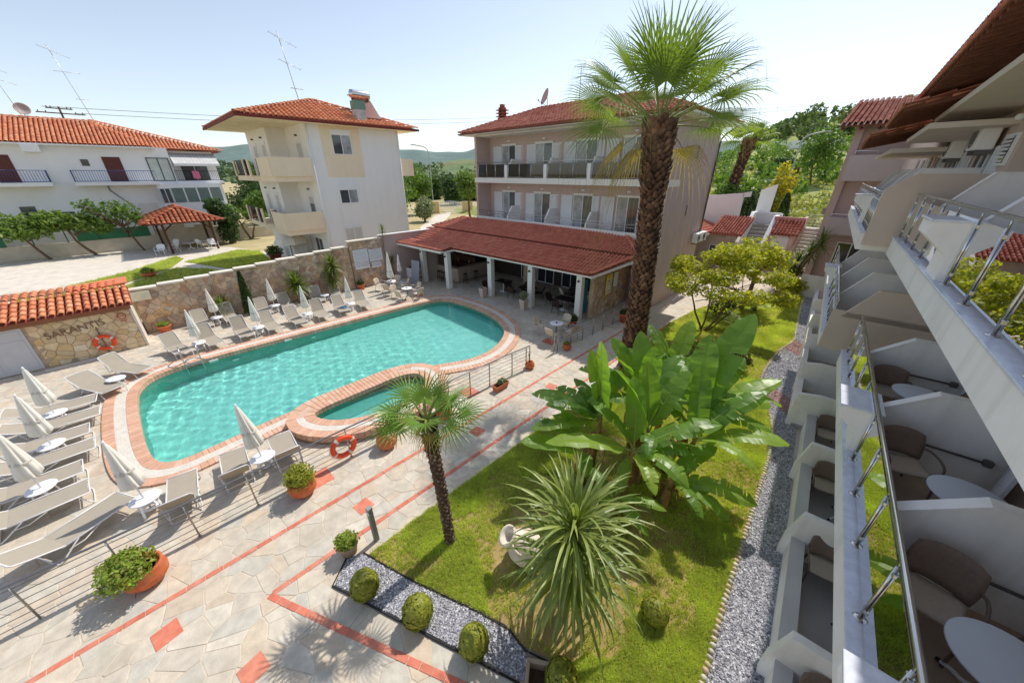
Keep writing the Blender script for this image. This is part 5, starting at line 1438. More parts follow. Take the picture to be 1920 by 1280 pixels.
def wl(x, y, z=0): return Matrix.Rotation(R(3.9), 4, 'Z') @ Vector((x, y, z))
TOPG = mat('grey_white_top', lin(206, 212, 224), rough=.45, var=.02, spec=.5)
LEGW = mat('white_steel_leg', lin(220, 222, 226), rough=.4)
gp = 'chairs and tables on the wing balconies'
t1 = make_table('large round white table on the nearest balcony at the lower right', TOPG, LEGW, .38); t1.location = wl(2.25, 3.75, 3.1); t1['group'] = gp
dup(t1, wl(2.42, 6.1, 3.1), 1, 'round white table behind the second divider wall on the balcony', gp)
dup(t1, wl(2.3, 8.98, 3.1), 2, 'round white table between two brown chairs on the third balcony', gp)
c1 = make_chair('brown woven armchair by the table on the nearest balcony', CHB, CHS, mat('brown_leg', lin(110, 92, 84), rough=.6)); c1.location = wl(1.95, 4.4, 3.1); c1.rotation_euler = (0, 0, R(3.9 - 15)); c1['group'] = gp
dup(c1, wl(2.75, 4.05, 3.1), R(-80), 'brown armchair half hidden behind the nearest balcony table', gp)
dup(c1, wl(1.98, 9.4, 3.1), R(3.9 + 5), 'brown woven armchair facing the rail on the third balcony', gp)
dup(c1, wl(2.72, 9.2, 3.1), R(-70), 'brown armchair with its back to the shutters on the third balcony', gp)
dup(c1, wl(1.98, 6.85, 3.1), R(20), 'brown armchair almost hidden by the second divider wall', gp)
for (x, y, lab) in ((1.95, 7.15, 'brown chair on the second ground floor patio'), (1.95, 4.35, 'brown chair on the nearest ground floor patio'), (1.92, 9.75, 'brown chair on the third ground floor patio'), (1.9, 12.2, 'brown chair on the fourth ground floor patio')):
    dup(c1, wl(x, y, .12), R(10), lab, 'chairs on the ground floor patios')
for (x, y, lab) in ((2.5, 6.6, 'white table edge on the second ground floor patio'), (2.4, 9.3, 'white table edge on the third ground floor patio')):
    dup(t1, wl(x, y, .12), .3, lab, 'tables on the ground floor patios')
fm_ = thing('folding_airer', 'grey folding clothes airer leaning on a balcony divider', 'clothes airer', wl(1.9, 14.9, 3.1), R(3.9))
for a, b in (((-.4, 0, 0), (-.1, 0, 1.0)), ((-.1, 0, 1.0), (.75, 0, .95)), ((.75, 0, .95), (.2, 0, 0)), ((-.1, .02, .95), (.6, .02, .1))): MB().tube([a, b], .018, 6).build('bar', mat('grey_rail', lin(96, 88, 86)), fm_)
# ================================================================== PLANTS
def leaf_cloud(name, centers, size, material, parent, seed=1, flat=0.0, long=1.6, kind=None, nrm=None):
    """many small bent leaves around given points"""
    rg = np.random.default_rng(seed); n = len(centers); C = np.asarray(centers, float)
    a = rg.normal(size=(n, 3)); 
    if nrm is not None: a = a * .55 + nrm
    a[:, 2] += flat; a /= np.linalg.norm(a, axis=1)[:, None]
    b = rg.normal(size=(n, 3)); b -= a * (a * b).sum(1)[:, None]; b /= np.linalg.norm(b, axis=1)[:, None]; c = np.cross(a, b)
    s = size * rg.uniform(.6, 1.35, n)[:, None]
    V = np.stack([C - b * s * long * .5, C + c * s * .5 - a * s * .12, C + b * s * long * .5 - a * s * .1, C - c * s * .5 - a * s * .12], 1).reshape(-1, 3)
    F = np.arange(4 * n).reshape(n, 4)
    o = put(name, fast_mesh(name, V, F, rg.uniform(.01, .99, n)), material, parent)
    if kind: o['kind'] = kind
    return o
def blobs(rg, lobes, n, shell=.55):
    """points inside a set of ellipsoid lobes, thicker towards their skins, left uneven"""
    out = []
    w = np.array([l[3] * l[4] * l[5] for l in lobes]) ** .67; w = w / w.sum()
    k = rg.choice(len(lobes), n, p=w)
    d = rg.normal(size=(n, 3)); d /= np.linalg.norm(d, axis=1)[:, None]
    r = shell + (1 - shell) * rg.random(n) ** .6
    r *= 1 + .16 * np.sin(d[:, 0] * 7 + k * 2.1) * np.sin(d[:, 1] * 6 + k) + .1 * np.sin(d[:, 2] * 9 + k * 1.3)
    L = np.array(lobes)[k]
    return L[:, :3] + d * r[:, None] * L[:, 3:6], d
def limb(p0, p1, r0, r1, bend=.12, n=7, rg=random):
    p0 = Vector(p0); p1 = Vector(p1); L = (p1 - p0).length; o = Vector((rg.uniform(-1, 1), rg.uniform(-1, 1), rg.uniform(-.4, .6))) * L * bend
    pts = [p0.lerp(p1, t) + o * math.sin(t * 3.14) + Vector((rg.uniform(-1, 1), rg.uniform(-1, 1), 0)) * L * .015 for t in [i / (n - 1) for i in range(n)]]
    return pts, [r0 + (r1 - r0) * i / (n - 1) for i in range(n)]
BARK = mat('grey_brown_bark', lin(116, 92, 72), rough=.9, var=.25, scale=9, bump=.6, bscale=30)
def tree(name, label, loc, lobes, n, size, leafm, stems, seed, cat='tree', group=None, shell=.5, flat=.3, bark=BARK, twigs=14):
    t = thing(name, label, cat, loc, group=group)
    rg = random.Random(seed); ng = np.random.default_rng(seed)
    tr = MB()
    for (x, y, r0, tx, ty, tz, r1) in stems:
        pts, rs = limb((x, y, -.05), (tx, ty, tz), r0, r1, .08, 8, rg); tr.tube(pts, rs, 8)
    for k in range(twigs):
        l = lobes[k % len(lobes)]; s = stems[k % len(stems)]
        e = Vector(l[:3]) + Vector((rg.uniform(-.7, .7) * l[3], rg.uniform(-.7, .7) * l[4], rg.uniform(-.3, .7) * l[5]))
        st = Vector((s[3], s[4], s[5])) * .95 if rg.random() < .6 else Vector((s[0], s[1], 0)).lerp(Vector((s[3], s[4], s[5])), .7)
        pts, rs = limb(st, e, s[6] * .8, .008, .12, 6, rg); tr.tube(pts, rs, 6)
    tr.build('trunk', bark, t)
    P, d = blobs(ng, lobes, n, shell)
    leaf_cloud('crown', P, size, leafm, t, seed, flat=flat, nrm=d * .5)
    return t
YG = leafmat('yellow_green_leaf', [lin(170, 172, 52), lin(190, 186, 66), lin(142, 154, 50), lin(202, 194, 78), lin(124, 142, 48), lin(178, 168, 56)], transl=.45)
MG = leafmat('mid_green_leaf', [lin(86, 116, 48), lin(104, 134, 56), lin(70, 98, 44), lin(120, 146, 62), lin(92, 120, 50)], transl=.35)
DG = leafmat('dark_green_leaf', [lin(56, 80, 40), lin(70, 96, 46), lin(46, 68, 36), lin(84, 108, 52), lin(62, 88, 44)], transl=.3)
OLV = leafmat('olive_leaf', [lin(130, 140, 104), lin(146, 154, 116), lin(112, 124, 90), lin(156, 160, 126)], transl=.25)
BOX = leafmat('boxwood_leaf', [lin(148, 154, 54), lin(170, 172, 68), lin(122, 134, 46), lin(188, 184, 82), lin(134, 144, 52)], transl=.35)
SUCC = leafmat('succulent_leaf', [lin(126, 152, 52), lin(150, 172, 66), lin(106, 130, 48), lin(168, 182, 82), lin(138, 126, 72)], transl=.3)

# ------------------------------------------------------------------ fan palms
FAN = leafmat('fan_palm_blade', [lin(112, 132, 58), lin(128, 148, 66), lin(98, 120, 52), lin(142, 158, 74), lin(120, 140, 62)], rough=.42, transl=.38, spec=.5)
FAN_B = leafmat('bright_fan_blade', [lin(112, 146, 62), lin(128, 162, 70), lin(98, 132, 56), lin(146, 172, 78)], rough=.38, transl=.4, spec=.5)
STRAW = leafmat('dry_palm_blade', [lin(176, 150, 92), lin(160, 138, 84), lin(190, 166, 108), lin(148, 132, 76)], rough=.7, transl=.3)
PETIOLE = mat('palm_petiole', lin(132, 142, 70), rough=.5, var=.1)
def fan_frond(az, el, Lp, Rf, nseg, spread, droop, rg, thread=.0, cup=.12, split=.5, bend=.25):
    """palmate leaf in world axes about the crown: petiole, then a pleated fan of segments"""
    d = Vector((math.cos(az) * math.cos(el), math.sin(az) * math.cos(el), math.sin(el)))
    pts = []; p = Vector((0, 0, 0)); dd = d.copy()
    for k in range(6):
        pts.append(p.copy()); p = p + dd * Lp / 5; dd = (dd + Vector((0, 0, -bend / 5))).normalized()
    t = (pts[-1] - pts[-2]).normalized(); o = pts[-1]
    s = t.cross(Vector((0, 0, 1)))
    s = s.normalized() if s.length > .15 else Vector((-math.sin(az), math.cos(az), 0))
    roll = rg.uniform(-.5, .5); n = s.cross(t).normalized(); s = (s * math.cos(roll) + n * math.sin(roll)).normalized(); n = s.cross(t).normalized()
    V = []; F = []
    for i in range(nseg):
        ph = -spread + 2 * spread * (i + .5) / nseg; L = Rf * (.72 + .28 * math.cos(ph * .8)) * rg.uniform(.93, 1.05)
        base = (t * math.cos(ph) + s * math.sin(ph) + n * cup * (abs(ph) / spread)).normalized(); side = (-t * math.sin(ph) + s * math.cos(ph)).normalized()
        dphi = spread / nseg; g = droop * rg.uniform(.75, 1.3)
        ks = [.02, .25, .5, .72, .9, 1.0] + ([1.18, 1.36] if thread > 0 else [])
        o0 = len(V)
        for j, k in enumerate(ks):
            q = o + base * L * min(k, 1.0 + .3 * (k - 1)) + Vector((0, 0, -1)) * g * L * max(0, k - .3) ** 2.6 * 2.2
            w = math.tan(dphi) * L * k if k <= split else math.tan(dphi) * L * split * max(.02, (1 - (min(k, 1.0) - split) / (1.02 - split))) ** .8
            if k > 1: w = .0035
            fold = w * .55
            V += [q - side * w, q + n * fold, q + side * w]
        for j in range(len(ks) - 1):
            a = o0 + 3 * j; F += [(a, a + 1, a + 4, a + 3), (a + 1, a + 2, a + 5, a + 4)]
    return pts, V, F
def fan_palm(name, label, loc, trunk, crown, fronds, dead, seed, blade, trunk_r, scales, bootsz, scale_m, core_m, thread=0.0, nseg=38, Rf=1.0, Lp=1.0, split=.5):
    t = thing(name, label, 'palm tree', loc)
    rg = random.Random(seed); nr = np.random.default_rng(seed)
    pts = [Vector(p) for p in smooth_open(trunk, 2)]
    L = len(pts); rs = [trunk_r[0] + (trunk_r[1] - trunk_r[0]) * i / (L - 1) for i in range(L)]
    tk = MB().tube(pts, rs, 14).build('trunk', core_m, t)
    # old leaf bases wrapped round the trunk
    sc = MB(); tot = scales; ga = 2.39996
    for k in range(tot):
        f = k / tot; i = f * (L - 1); j = min(int(i), L - 2); p = pts[j].lerp(pts[j + 1], i - j); r = rs[j] + (rs[j + 1] - rs[j]) * (i - j)
        a = k * ga + rg.uniform(-.15, .15); c, s = math.cos(a), math.sin(a); out = Vector((c, s, 0)); tan = Vector((-s, c, 0)); up = Vector((0, 0, 1))
        big = bootsz[0] + (bootsz[1] - bootsz[0]) * max(0, (f - .72) / .28); h = big * rg.uniform(.8, 1.3); w = big * rg.uniform(.55, .8); pr = big * rg.uniform(.2, .5) + (big * .45 if f > .72 else 0)
        b = p + out * (r - .02); tp = b + up * h + out * pr; sl = tan * rg.uniform(-.25, .25) * w
        sc._add([b - tan * w, b + tan * w, tp + tan * w * .35 + sl, tp - tan * w * .35 + sl, b + up * h * .5 + out * (pr * .8 + .03) + sl * .5, b - up * .02 + out * .01], [(0, 5, 4), (5, 1, 4), (1, 2, 4), (2, 3, 4), (3, 0, 4)], tint=rg.random() * .98 + .01)
    sc.build('leaf_bases', scale_m, tk, kind='stuff')
    C = pts[-1] + Vector((0, 0, .05))
    for k, (az, el, lp, rf, dr) in enumerate(fronds):
        pp, V, F = fan_frond(az, el, Lp * lp, Rf * rf, nseg, 2.25, dr, rg, thread, split=split)
        b = MB(); b._add(V, F, None, False)
        fo = b.build('frond', blade, t, loc=C)
        MB().tube(pp, [.035, .03, .026, .022, .019, .014], 6).build('petiole', PETIOLE, fo)
    for k, (az, el, lp, rf, dr) in enumerate(dead):
        pp, V, F = fan_frond(az, el, Lp * lp, Rf * rf, max(12, nseg // 2), 1.6, dr, rg, thread, split=.3, bend=.8)
        b = MB(); b._add(V, F, None, False); fo = b.build('dry_frond', STRAW, t, loc=C)
        MB().tube(pp, [.03, .026, .022, .02, .016, .012], 5).build('petiole', mat('dry_petiole', lin(170, 140, 86), rough=.7), fo)
    return t
BOOT = mat('palm_boot', pal=[lin(106, 76, 58), lin(128, 94, 72), lin(84, 58, 46), lin(146, 112, 88), lin(72, 50, 42)], rough=.9, var=.25, scale=9)
CORE = mat('palm_core', lin(64, 44, 36), rough=.95, var=.3, scale=8, bump=.5)
rgp = random.Random(4)
im = R(44.2)        # azimuth of picture-right
def W_(deg): return im + R(deg)   # picture-relative azimuth: 0 right, 90 away, 180 left
big_f = [(W_(85), R(86), 1.0, 1.25, .06), (W_(150), R(78), 1.05, 1.25, .10), (W_(30), R(76), 1.05, 1.2, .12), (W_(200), R(72), .95, 1.1, .15), (W_(-40), R(74), 1.0, 1.1, .2), (W_(250), R(70), .8, 1.05, .2)]
for k, (a, e, l) in enumerate([(2, 40, 1.35), (22, 30, 1.3), (-18, 28, 1.2), (178, 42, 1.3), (160, 26, 1.4), (205, 22, 1.2), (-60, 45, .9), (80, 40, 1.1), (125, 20, 1.2), (-35, 12, 1.0), (185, 4, 1.2), (8, 6, 1.2), (35, 38, 1.3), (145, 40, 1.3), (-5, 54, 1.2), (188, 56, 1.2)]):
    big_f.append((W_(a + rgp.uniform(-6, 6)), R(e), l, rgp.uniform(.9, 1.06), rgp.uniform(.18, .36)))
dead_f = [(W_(a), R(e), l, .9, .9) for a, e, l in ((172, -10, .8), (200, -20, .7), (18, -12, .8), (120, -26, .6))]
fan_palm('fan_palm', 'tall shaggy fan palm with thick scaly trunk at the lawn edge', (-5.45, 12.9, 0), [(0, 0, -.1), (-.02, 0, 2), (-.08, -.04, 4.3), (-.18, -.1, 6.8), (-.3, -.14, 8.8)], None, big_f, dead_f, 5, FAN, (.44, .33), 900, (.17, .32), BOOT, CORE, thread=1, nseg=34, Rf=1.58, Lp=1.55, split=.33)
sm_f = []
for k, (a, e, l) in enumerate([(184, 26, 1.2), (166, 10, 1.2), (206, 12, 1.0), (150, 52, 1.0), (100, 76, .9), (40, 62, 1.0), (18, 42, 1.1), (2, 20, 1.3), (-24, 14, .9), (-80, 34, .6), (110, 28, .8), (228, 40, .6)]):
    sm_f.append((W_(a), R(e), l, rgp.uniform(.9, 1.1), rgp.uniform(.1, .24)))
FIB = mat('palm_fibre', pal=[lin(112, 88, 72), lin(86, 66, 56), lin(140, 116, 98), lin(70, 54, 48), lin(168, 150, 134)], rough=.95, var=.25, scale=14)
fan_palm('windmill_palm', 'small windmill palm with slanting hairy trunk by the paved path', (-4.56, 2.69, 0), [(0, 0, -.05), (-.05, -.01, 1.0), (-.14, -.03, 2.2), (-.2, -.08, 3.3)], None, sm_f, [(W_(-70), R(-30), .5, .6, .8), (W_(200), R(-35), .5, .55, .8)], 8, FAN_B, (.10, .125), 420, (.065, .11), FIB, mat('fibre_core', lin(80, 62, 52), rough=.95), nseg=22, Rf=.60, Lp=.52, split=.36)
far_f = [(W_(a), R(e), l, 1.0, d) for a, e, l, d in ((90, 80, .8, .1), (150, 60, 1, .2), (30, 60, 1, .2), (180, 35, 1.2, .4), (0, 35, 1.2, .4), (215, 25, 1.2, .5), (-30, 25, 1.2, .5), (60, 30, 1.1, .4), (120, 30, 1.1, .4), (-80, 40, 1, .4), (250, 40, 1, .4), (170, 5, 1.2, .6), (10, 5, 1.2, .6))]
fan_palm('fan_palm', 'bright fan palm standing behind the white wall near the hillside', (-12.6, 49.0, 3), [(0, 0, 0), (.3, 0, 3.4), (.9, 0, 7.6)], None, far_f, [], 6, leafmat('sunny_fan_blade', [lin(132, 150, 62), lin(150, 166, 72), lin(116, 136, 56)], transl=.4), (.65, .45), 260, (.26, .4), BOOT, CORE, nseg=24, Rf=1.5, Lp=1.3)

# ------------------------------------------------------------------ banana plants
BAN = leafmat('banana_blade', [lin(100, 134, 50), lin(118, 150, 56), lin(82, 118, 44), lin(140, 164, 64), lin(94, 128, 48)], rough=.38, transl=.36, spec=.45, tcol=2.8)
BSTEM = mat('banana_stem', lin(146, 122, 70), rough=.7, var=.3, scale=5, dirt=.5, dirtcol=lin(96, 62, 40), dscale=4)
MIDRIB = mat('banana_midrib', lin(156, 172, 90), rough=.5, var=.08)
def banana_leaf(par, base, az, el, L, W, arch, rg, tear=.15, beta=.25):
    n = 26; p = Vector(base); pts = []; dirs = []
    for i in range(n + 1):
        s = i / n; e = el - arch * s ** 1.35
        d = Vector((math.cos(az) * math.cos(e), math.sin(az) * math.cos(e), math.sin(e))); pts.append(p.copy()); dirs.append(d); p = p + d * L / n
    side = Vector((-math.sin(az), math.cos(az), 0)); tw = rg.uniform(-.35, .35)
    def wid(s):
        if s < .14: return 0.0
        q = (s - .14) / .86; return W / 2 * min(1, (q / .12) ** .6) * (1 - max(0, (q - .55) / .45) ** 2.2) ** .8
    b = MB(); wav = rg.uniform(0, 6)
    for sg in (-1, 1):
        be = beta + rg.uniform(-.08, .08); off = 0; torn0 = False
        for i in range(3, n):
            s0, s1 = i / n, (i + 1) / n; torn1 = rg.random() < tear
            if torn0: off = rg.uniform(-.3, .15)
            row = []
            for s, ii, tn, dirn in ((s0, i, torn0, 1), (s1, i + 1, torn1, -1)):
                d = dirs[ii]; sd = (side * math.cos(tw * s) + side.cross(d) * math.sin(tw * s) * -1).normalized(); up = sd.cross(d).normalized()
                if up.z < 0: up = -up
                w = wid(s); bb = be + off; cr = []
                for f in (0, .5, 1.0):
                    curl = bb * f - .55 * f * f * (1 if el < 1.1 else .35); lag = -.12 * f * w
                    q = pts[ii] + sd * sg * w * f * math.cos(curl * .8) + up * w * (math.sin(bb) * f - (.35 if el < 1.1 else .1) * f * f + .05 * math.sin(s * 30 + wav) * f) + d * (-lag * 1.2)
                    q += up * (.002 if ii % 2 else -.002) * (1 if f else 0) * min(1, w * 8)
                    if tn and f > .3: q += d * dirn * L / n * .3 * f
                    cr.append(q)
                row.append(cr)
            for f in (0, 1):
                a, c, e_, g = row[0][f], row[0][f + 1], row[1][f + 1], row[1][f]
                b._add([a, c, e_, g], [(0, 1, 2, 3) if sg < 0 else (3, 2, 1, 0)], None, False)
            torn0 = torn1
            if torn1: off = rg.uniform(-.3, .15)
    lf = b.build('leaf', BAN, par)
    MB().tube([q + Vector((0, 0, -.012)) for q in pts], [max(.004, .026 * (1 - i / n)) for i in range(n + 1)], 5).build('midrib', MIDRIB, lf)
def banana(label, x, y, h, lean, leaves, seed, young=False):
    t = thing('banana_plant', label, 'banana plant', (x, y, 0), group='banana plants in the lawn clump'); rg = random.Random(seed)
    h *= 1.18; top = Vector((lean[0], lean[1], h))
    MB().tube([Vector((0, 0, -.05)), top * .33 + Vector((0, 0, .0)), top * .7, top, top + Vector((lean[0] * .2, lean[1] * .2, .25))], [.10, .09, .075, .06, .03], 10).build('pseudostem', BSTEM, t)
    for k in range(5):
        a = rg.uniform(0, 6.28); q = top * rg.uniform(.5, .9); c = Vector((math.cos(a), math.sin(a), 0))
        b = MB(); w = .05
        pp = [q + c * .06, q + c * .2 + Vector((0, 0, .03)), q + c * .28 + Vector((0, 0, -.25)), q + c * .24 + Vector((0, 0, -.65))]
        tn = Vector((-c.y, c.x, 0))
        for i in range(3): b.quad(pp[i] - tn * w, pp[i] + tn * w * 1.0, pp[i + 1] + tn * w * 1.3, pp[i + 1] - tn * w * 1.2)
        b.build('dry_leaf', mat('dry_banana_leaf', lin(150, 110, 66), rough=.85, var=.3, scale=6), t)
    for az, el, L, arch in leaves:
        banana_leaf(t, top + Vector((0, 0, .12)), W_(az + rg.uniform(-5, 5)), R(el), L * 1.2, L * rg.uniform(.30, .37), R(arch * .85), rg, tear=.05 if arch < 50 else .14)
banana('banana plant at the left of the clump with two upright broad leaves', -3.55, 6.9, 1.25, (.1, 0), [(185, 86, 2.0, 6), (140, 80, 1.7, 14), (195, 52, 1.5, 75), (172, 40, 1.7, 60), (200, 24, 1.7, 50), (150, 50, 1.3, 80), (120, 55, 1.2, 70), (60, 62, 1.2, 50)], 1)
banana('banana plant leaning right with the longest arching leaves', -1.95, 8.1, 1.5, (.25, .25), [(30, 66, 2.5, 26), (2, 36, 2.0, 34), (20, 58, 1.7, 40), (-10, 46, 1.9, 95), (-30, 30, 1.5, 75), (62, 74, 1.8, 25), (90, 55, 1.4, 60), (175, 50, 1.5, 85)], 2)
banana('banana plant at the front of the clump with a broad leaf across', -2.35, 6.55, 1.25, (.05, -.05), [(183, 30, 1.9, 48), (5, 40, 1.8, 60), (-5, 22, 1.6, 62), (-60, 40, 1.3, 110), (-85, 28, 1.1, 90), (160, 64, 1.4, 60), (90, 75, 1.5, 30)], 3)
banana('banana plant in the middle of the clump behind the front one', -2.75, 7.7, 1.55, (0, .1), [(90, 70, 1.7, 30), (150, 52, 1.5, 65), (35, 58, 1.6, 60), (185, 40, 1.4, 90), (0, 30, 1.4, 80), (60, 82, 1.4, 15)], 4)
banana('banana plant at the back of the clump beside the big palm', -2.75, 9.4, 1.7, (0, .1), [(170, 48, 1.7, 62), (10, 46, 1.7, 66), (110, 60, 1.5, 50), (50, 70, 1.5, 36), (140, 74, 1.3, 30), (-20, 25, 1.2, 70)], 5)
banana('short young banana plant low at the right of the clump', -1.55, 7.0, .7, (.08, 0), [(-25, 25, 1.5, 70), (20, 50, 1.2, 70), (-80, 40, 1.1, 100), (-50, 20, 1.2, 80), (100, 60, 1.0, 60)], 6)
banana('small banana shoot at the foot of the clump near the yucca', -2.25, 5.75, .45, (0, 0), [(-20, 40, 1.0, 90), (-70, 30, .95, 70), (200, 42, 1.0, 80), (60, 60, .9, 60), (120, 35, .9, 70)], 7)
banana('banana plant at the right of the clump with leaves hanging over the lawn', -1.6, 7.7, 1.3, (.2, .1), [(15, 60, 1.8, 70), (-15, 34, 1.7, 70), (40, 40, 1.6, 80), (-50, 40, 1.3, 110), (75, 72, 1.6, 30), (120, 50, 1.2, 80)], 9)
banana('banana plant deep in the clump with upright leaves', -2.3, 7.2, 1.3, (0, 0), [(170, 74, 1.7, 40), (30, 70, 1.6, 45), (110, 82, 1.6, 20), (250, 50, 1.1, 100)], 10)
banana('banana plant between the big palm and the front ones', -3.1, 8.3, 1.5, (-.05, .05), [(175, 45, 1.6, 70), (130, 66, 1.5, 40), (200, 68, 1.5, 45), (40, 55, 1.4, 70), (-10, 40, 1.3, 80)], 11)
banana('thin banana shoot at the lower left of the clump', -3.35, 6.15, .8, (-.05, 0), [(190, 35, 1.5, 45), (175, 58, 1.3, 60), (150, 70, 1.1, 40), (-100, 45, 1.0, 90)], 8)

# ------------------------------------------------------------------ strap-leaved dracaena and yuccas
STRAP = leafmat('strap_leaf', [lin(122, 138, 66), lin(140, 154, 80), lin(98, 116, 52), lin(158, 168, 96), lin(110, 128, 58)], rough=.4, transl=.3, spec=.5)
YUC = leafmat('yucca_leaf', [lin(96, 116, 52), lin(118, 136, 62), lin(80, 100, 46), lin(140, 150, 80)], rough=.4, transl=.3, spec=.5)
def strap_mesh(L, w, arch, el, n=7):
    b = MB(); p = Vector((0, 0, 0)); P = []; 
    for i in range(n + 1):
        s = i / n; e = el - arch * s ** 1.5; P.append(p.copy()); p = p + Vector((math.cos(e), 0, math.sin(e))) * L / n
    for i in range(n):
        w0 = w * (.6 + .4 * min(1, i / n * 3)) * (1 - (i / n) ** 2.5); w1 = w * (.6 + .4 * min(1, (i + 1) / n * 3)) * (1 - ((i + 1) / n) ** 2.5)
        f = .35
        b._add([P[i] + Vector((0, -w0, w0 * f)), P[i], P[i] + Vector((0, w0, w0 * f)), P[i + 1] + Vector((0, -w1, w1 * f)), P[i + 1], P[i + 1] + Vector((0, w1, w1 * f))], [(0, 1, 4, 3), (1, 2, 5, 4)], None, True)
    return b.mesh('leaf')
def strap_head(t, c, n, L, w, material, rg, lo=-30, hi=85, arch=(40, 110), variants=14):
    ms = []
    for k in range(variants):
        el = lo + (hi - lo) * (k + .5) / variants; ms.append(strap_mesh(L * rg.uniform(.85, 1.1), w, R(rg.uniform(*arch)) * (.5 + .5 * math.cos(R(el))), R(el)))
    for i in range(n):
        k = min(variants - 1, int(variants * (i + .5) / n)); put('leaf', ms[k], material, t, loc=(c[0] + rg.uniform(-.03, .03), c[1] + rg.uniform(-.03, .03), c[2] + .25 * i / n - .12), rot=(rg.uniform(-.15, .15), 0, i * 2.39996 + rg.uniform(-.2, .2)), scale=(rg.uniform(.85, 1.12),) * 3)
def yucca(name, label, loc, heads, trunks, L, w, n, material, seed, arch=(40, 110), lo=-30, cat='yucca', hi=85):
    t = thing(name, label, cat, loc); rg = random.Random(seed)
    b = MB()
    for a, c, r in trunks: b.tube(limb(a, c, r, r * .8, .05, 6, rg)[0], [r - r * .03 * i for i in range(6)], 9)
    b.build('trunk', mat('yucca_trunk', lin(140, 116, 92), rough=.9, var=.3, scale=10, bump=.5), t)
    for c in heads: strap_head(t, c, n, L, w, material, rg, arch=arch, lo=lo, hi=hi)
    return t
yucca('dracaena', 'huge drooping strap-leaved dracaena with long pale leaves on the lawn', (-1.85, 3.3, 0), [(0, .02, 2.35), (.05, -.03, 1.5)], [((0, 0, -.05), (0, .02, 2.3), .1)], 1.38, .031, 149, STRAP, 3, arch=(60, 130), lo=-40, cat='dracaena')
yucca('yucca', 'round-headed yucca against the rubble wall among the loungers', (-24.5, 5.75, 0), [(0, 0, 1.2)], [((0, 0, -.05), (0, 0, 1.2), .12)], .95, .045, 130, YUC, 4, arch=(8, 40), lo=-35)
yucca('yucca', 'tall double-headed yucca against the rubble wall near the notices', (-24.45, 7.9, 0), [(0, 0, 1.2), (.08, .12, 2.0)], [((0, 0, -.05), (.08, .12, 2.0), .14)], .85, .045, 110, YUC, 5, arch=(20, 70), lo=-45)
yucca('yucca', 'low spiky yucca half hidden behind the lounger by the rubble wall', (-24.7, 1.85, 0), [(0, 0, .65)], [((0, 0, -.05), (0, 0, .65), .09)], .75, .04, 80, YUC, 6, arch=(8, 40), lo=-10)
yucca('yucca', 'many-headed yucca by the far block at the end of the path', (-2.6, 31.0, 0), [(0, 0, 2.0), (.5, .3, 2.6), (-.6, .2, 1.6), (.9, 0, 3.3), (-.2, -.3, 1.2)], [((0, 0, -.05), (0, 0, 2.0), .1), ((0, 0, .4), (.5, .3, 2.6), .08), ((0, 0, .3), (-.6, .2, 1.6), .08), ((0, 0, .5), (.9, 0, 3.3), .08)], 1.05, .05, 58, YUC, 7, arch=(20, 70), lo=-40)
yucca('yucca', 'thin tall yucca against the mauve boundary wall', (-24.95, 12.55, 0), [(0, 0, 1.55), (-.05, -.35, 3.75)], [((0, 0, -.05), (0, 0, 1.5), .06), ((-.02, -.1, .2), (-.05, -.35, 3.75), .03)], .42, .03, 40, YUC, 8, arch=(10, 40), lo=-20)
def cycad(label, loc, seed, L=.8, n=26):
    t = thing('cycad', label, 'cycad', loc); rg = random.Random(seed)
    MB().lathe([(.001, 0), (.14, .02), (.16, .2), (.1, .32), (.001, .36)], 12).build('trunk', CORE, t)
    b = MB()
    for k in range(3):
        pass
    for i in range(n):
        az = i * 2.39996; el = R(rg.uniform(10, 65)); b = MB(); p = Vector((0, 0, .3)); prev = None
        for s in range(15):
            e = el - R(55) * (s / 14) ** 1.4; d = Vector((math.cos(az) * math.cos(e), math.sin(az) * math.cos(e), math.sin(e))); sd = Vector((-math.sin(az), math.cos(az), 0)); q = p + d * L / 14
            w = .16 * math.sin(.25 + 2.7 * s / 14)
            for g in (-1, 1):
                b._add([p, p + d * .022, p + sd * g * w + d * .05 + Vector((0, 0, .03)), p + sd * g * w + d * .035 + Vector((0, 0, .03))], [(0, 1, 2, 3)], None)
                b._add([p + d * .03, p + d * .05, p + sd * g * w + d * .08 + Vector((0, 0, .03)), p + sd * g * w + d * .068 + Vector((0, 0, .03))], [(0, 1, 2, 3)], None)
            p = q
        b.build('frond', FAN, t)
cycad('cycad in the lawn nearer the gravel path', (-3.3, 20.2, 0.02), 1, .95)
cycad('second cycad further back in the lawn', (-3.3, 24.3, 0.02), 2, .95)
cycad('cycad beside the stairs behind the yellow-green tree', (-6.6, 31.5, 0.02), 3, 1.5)

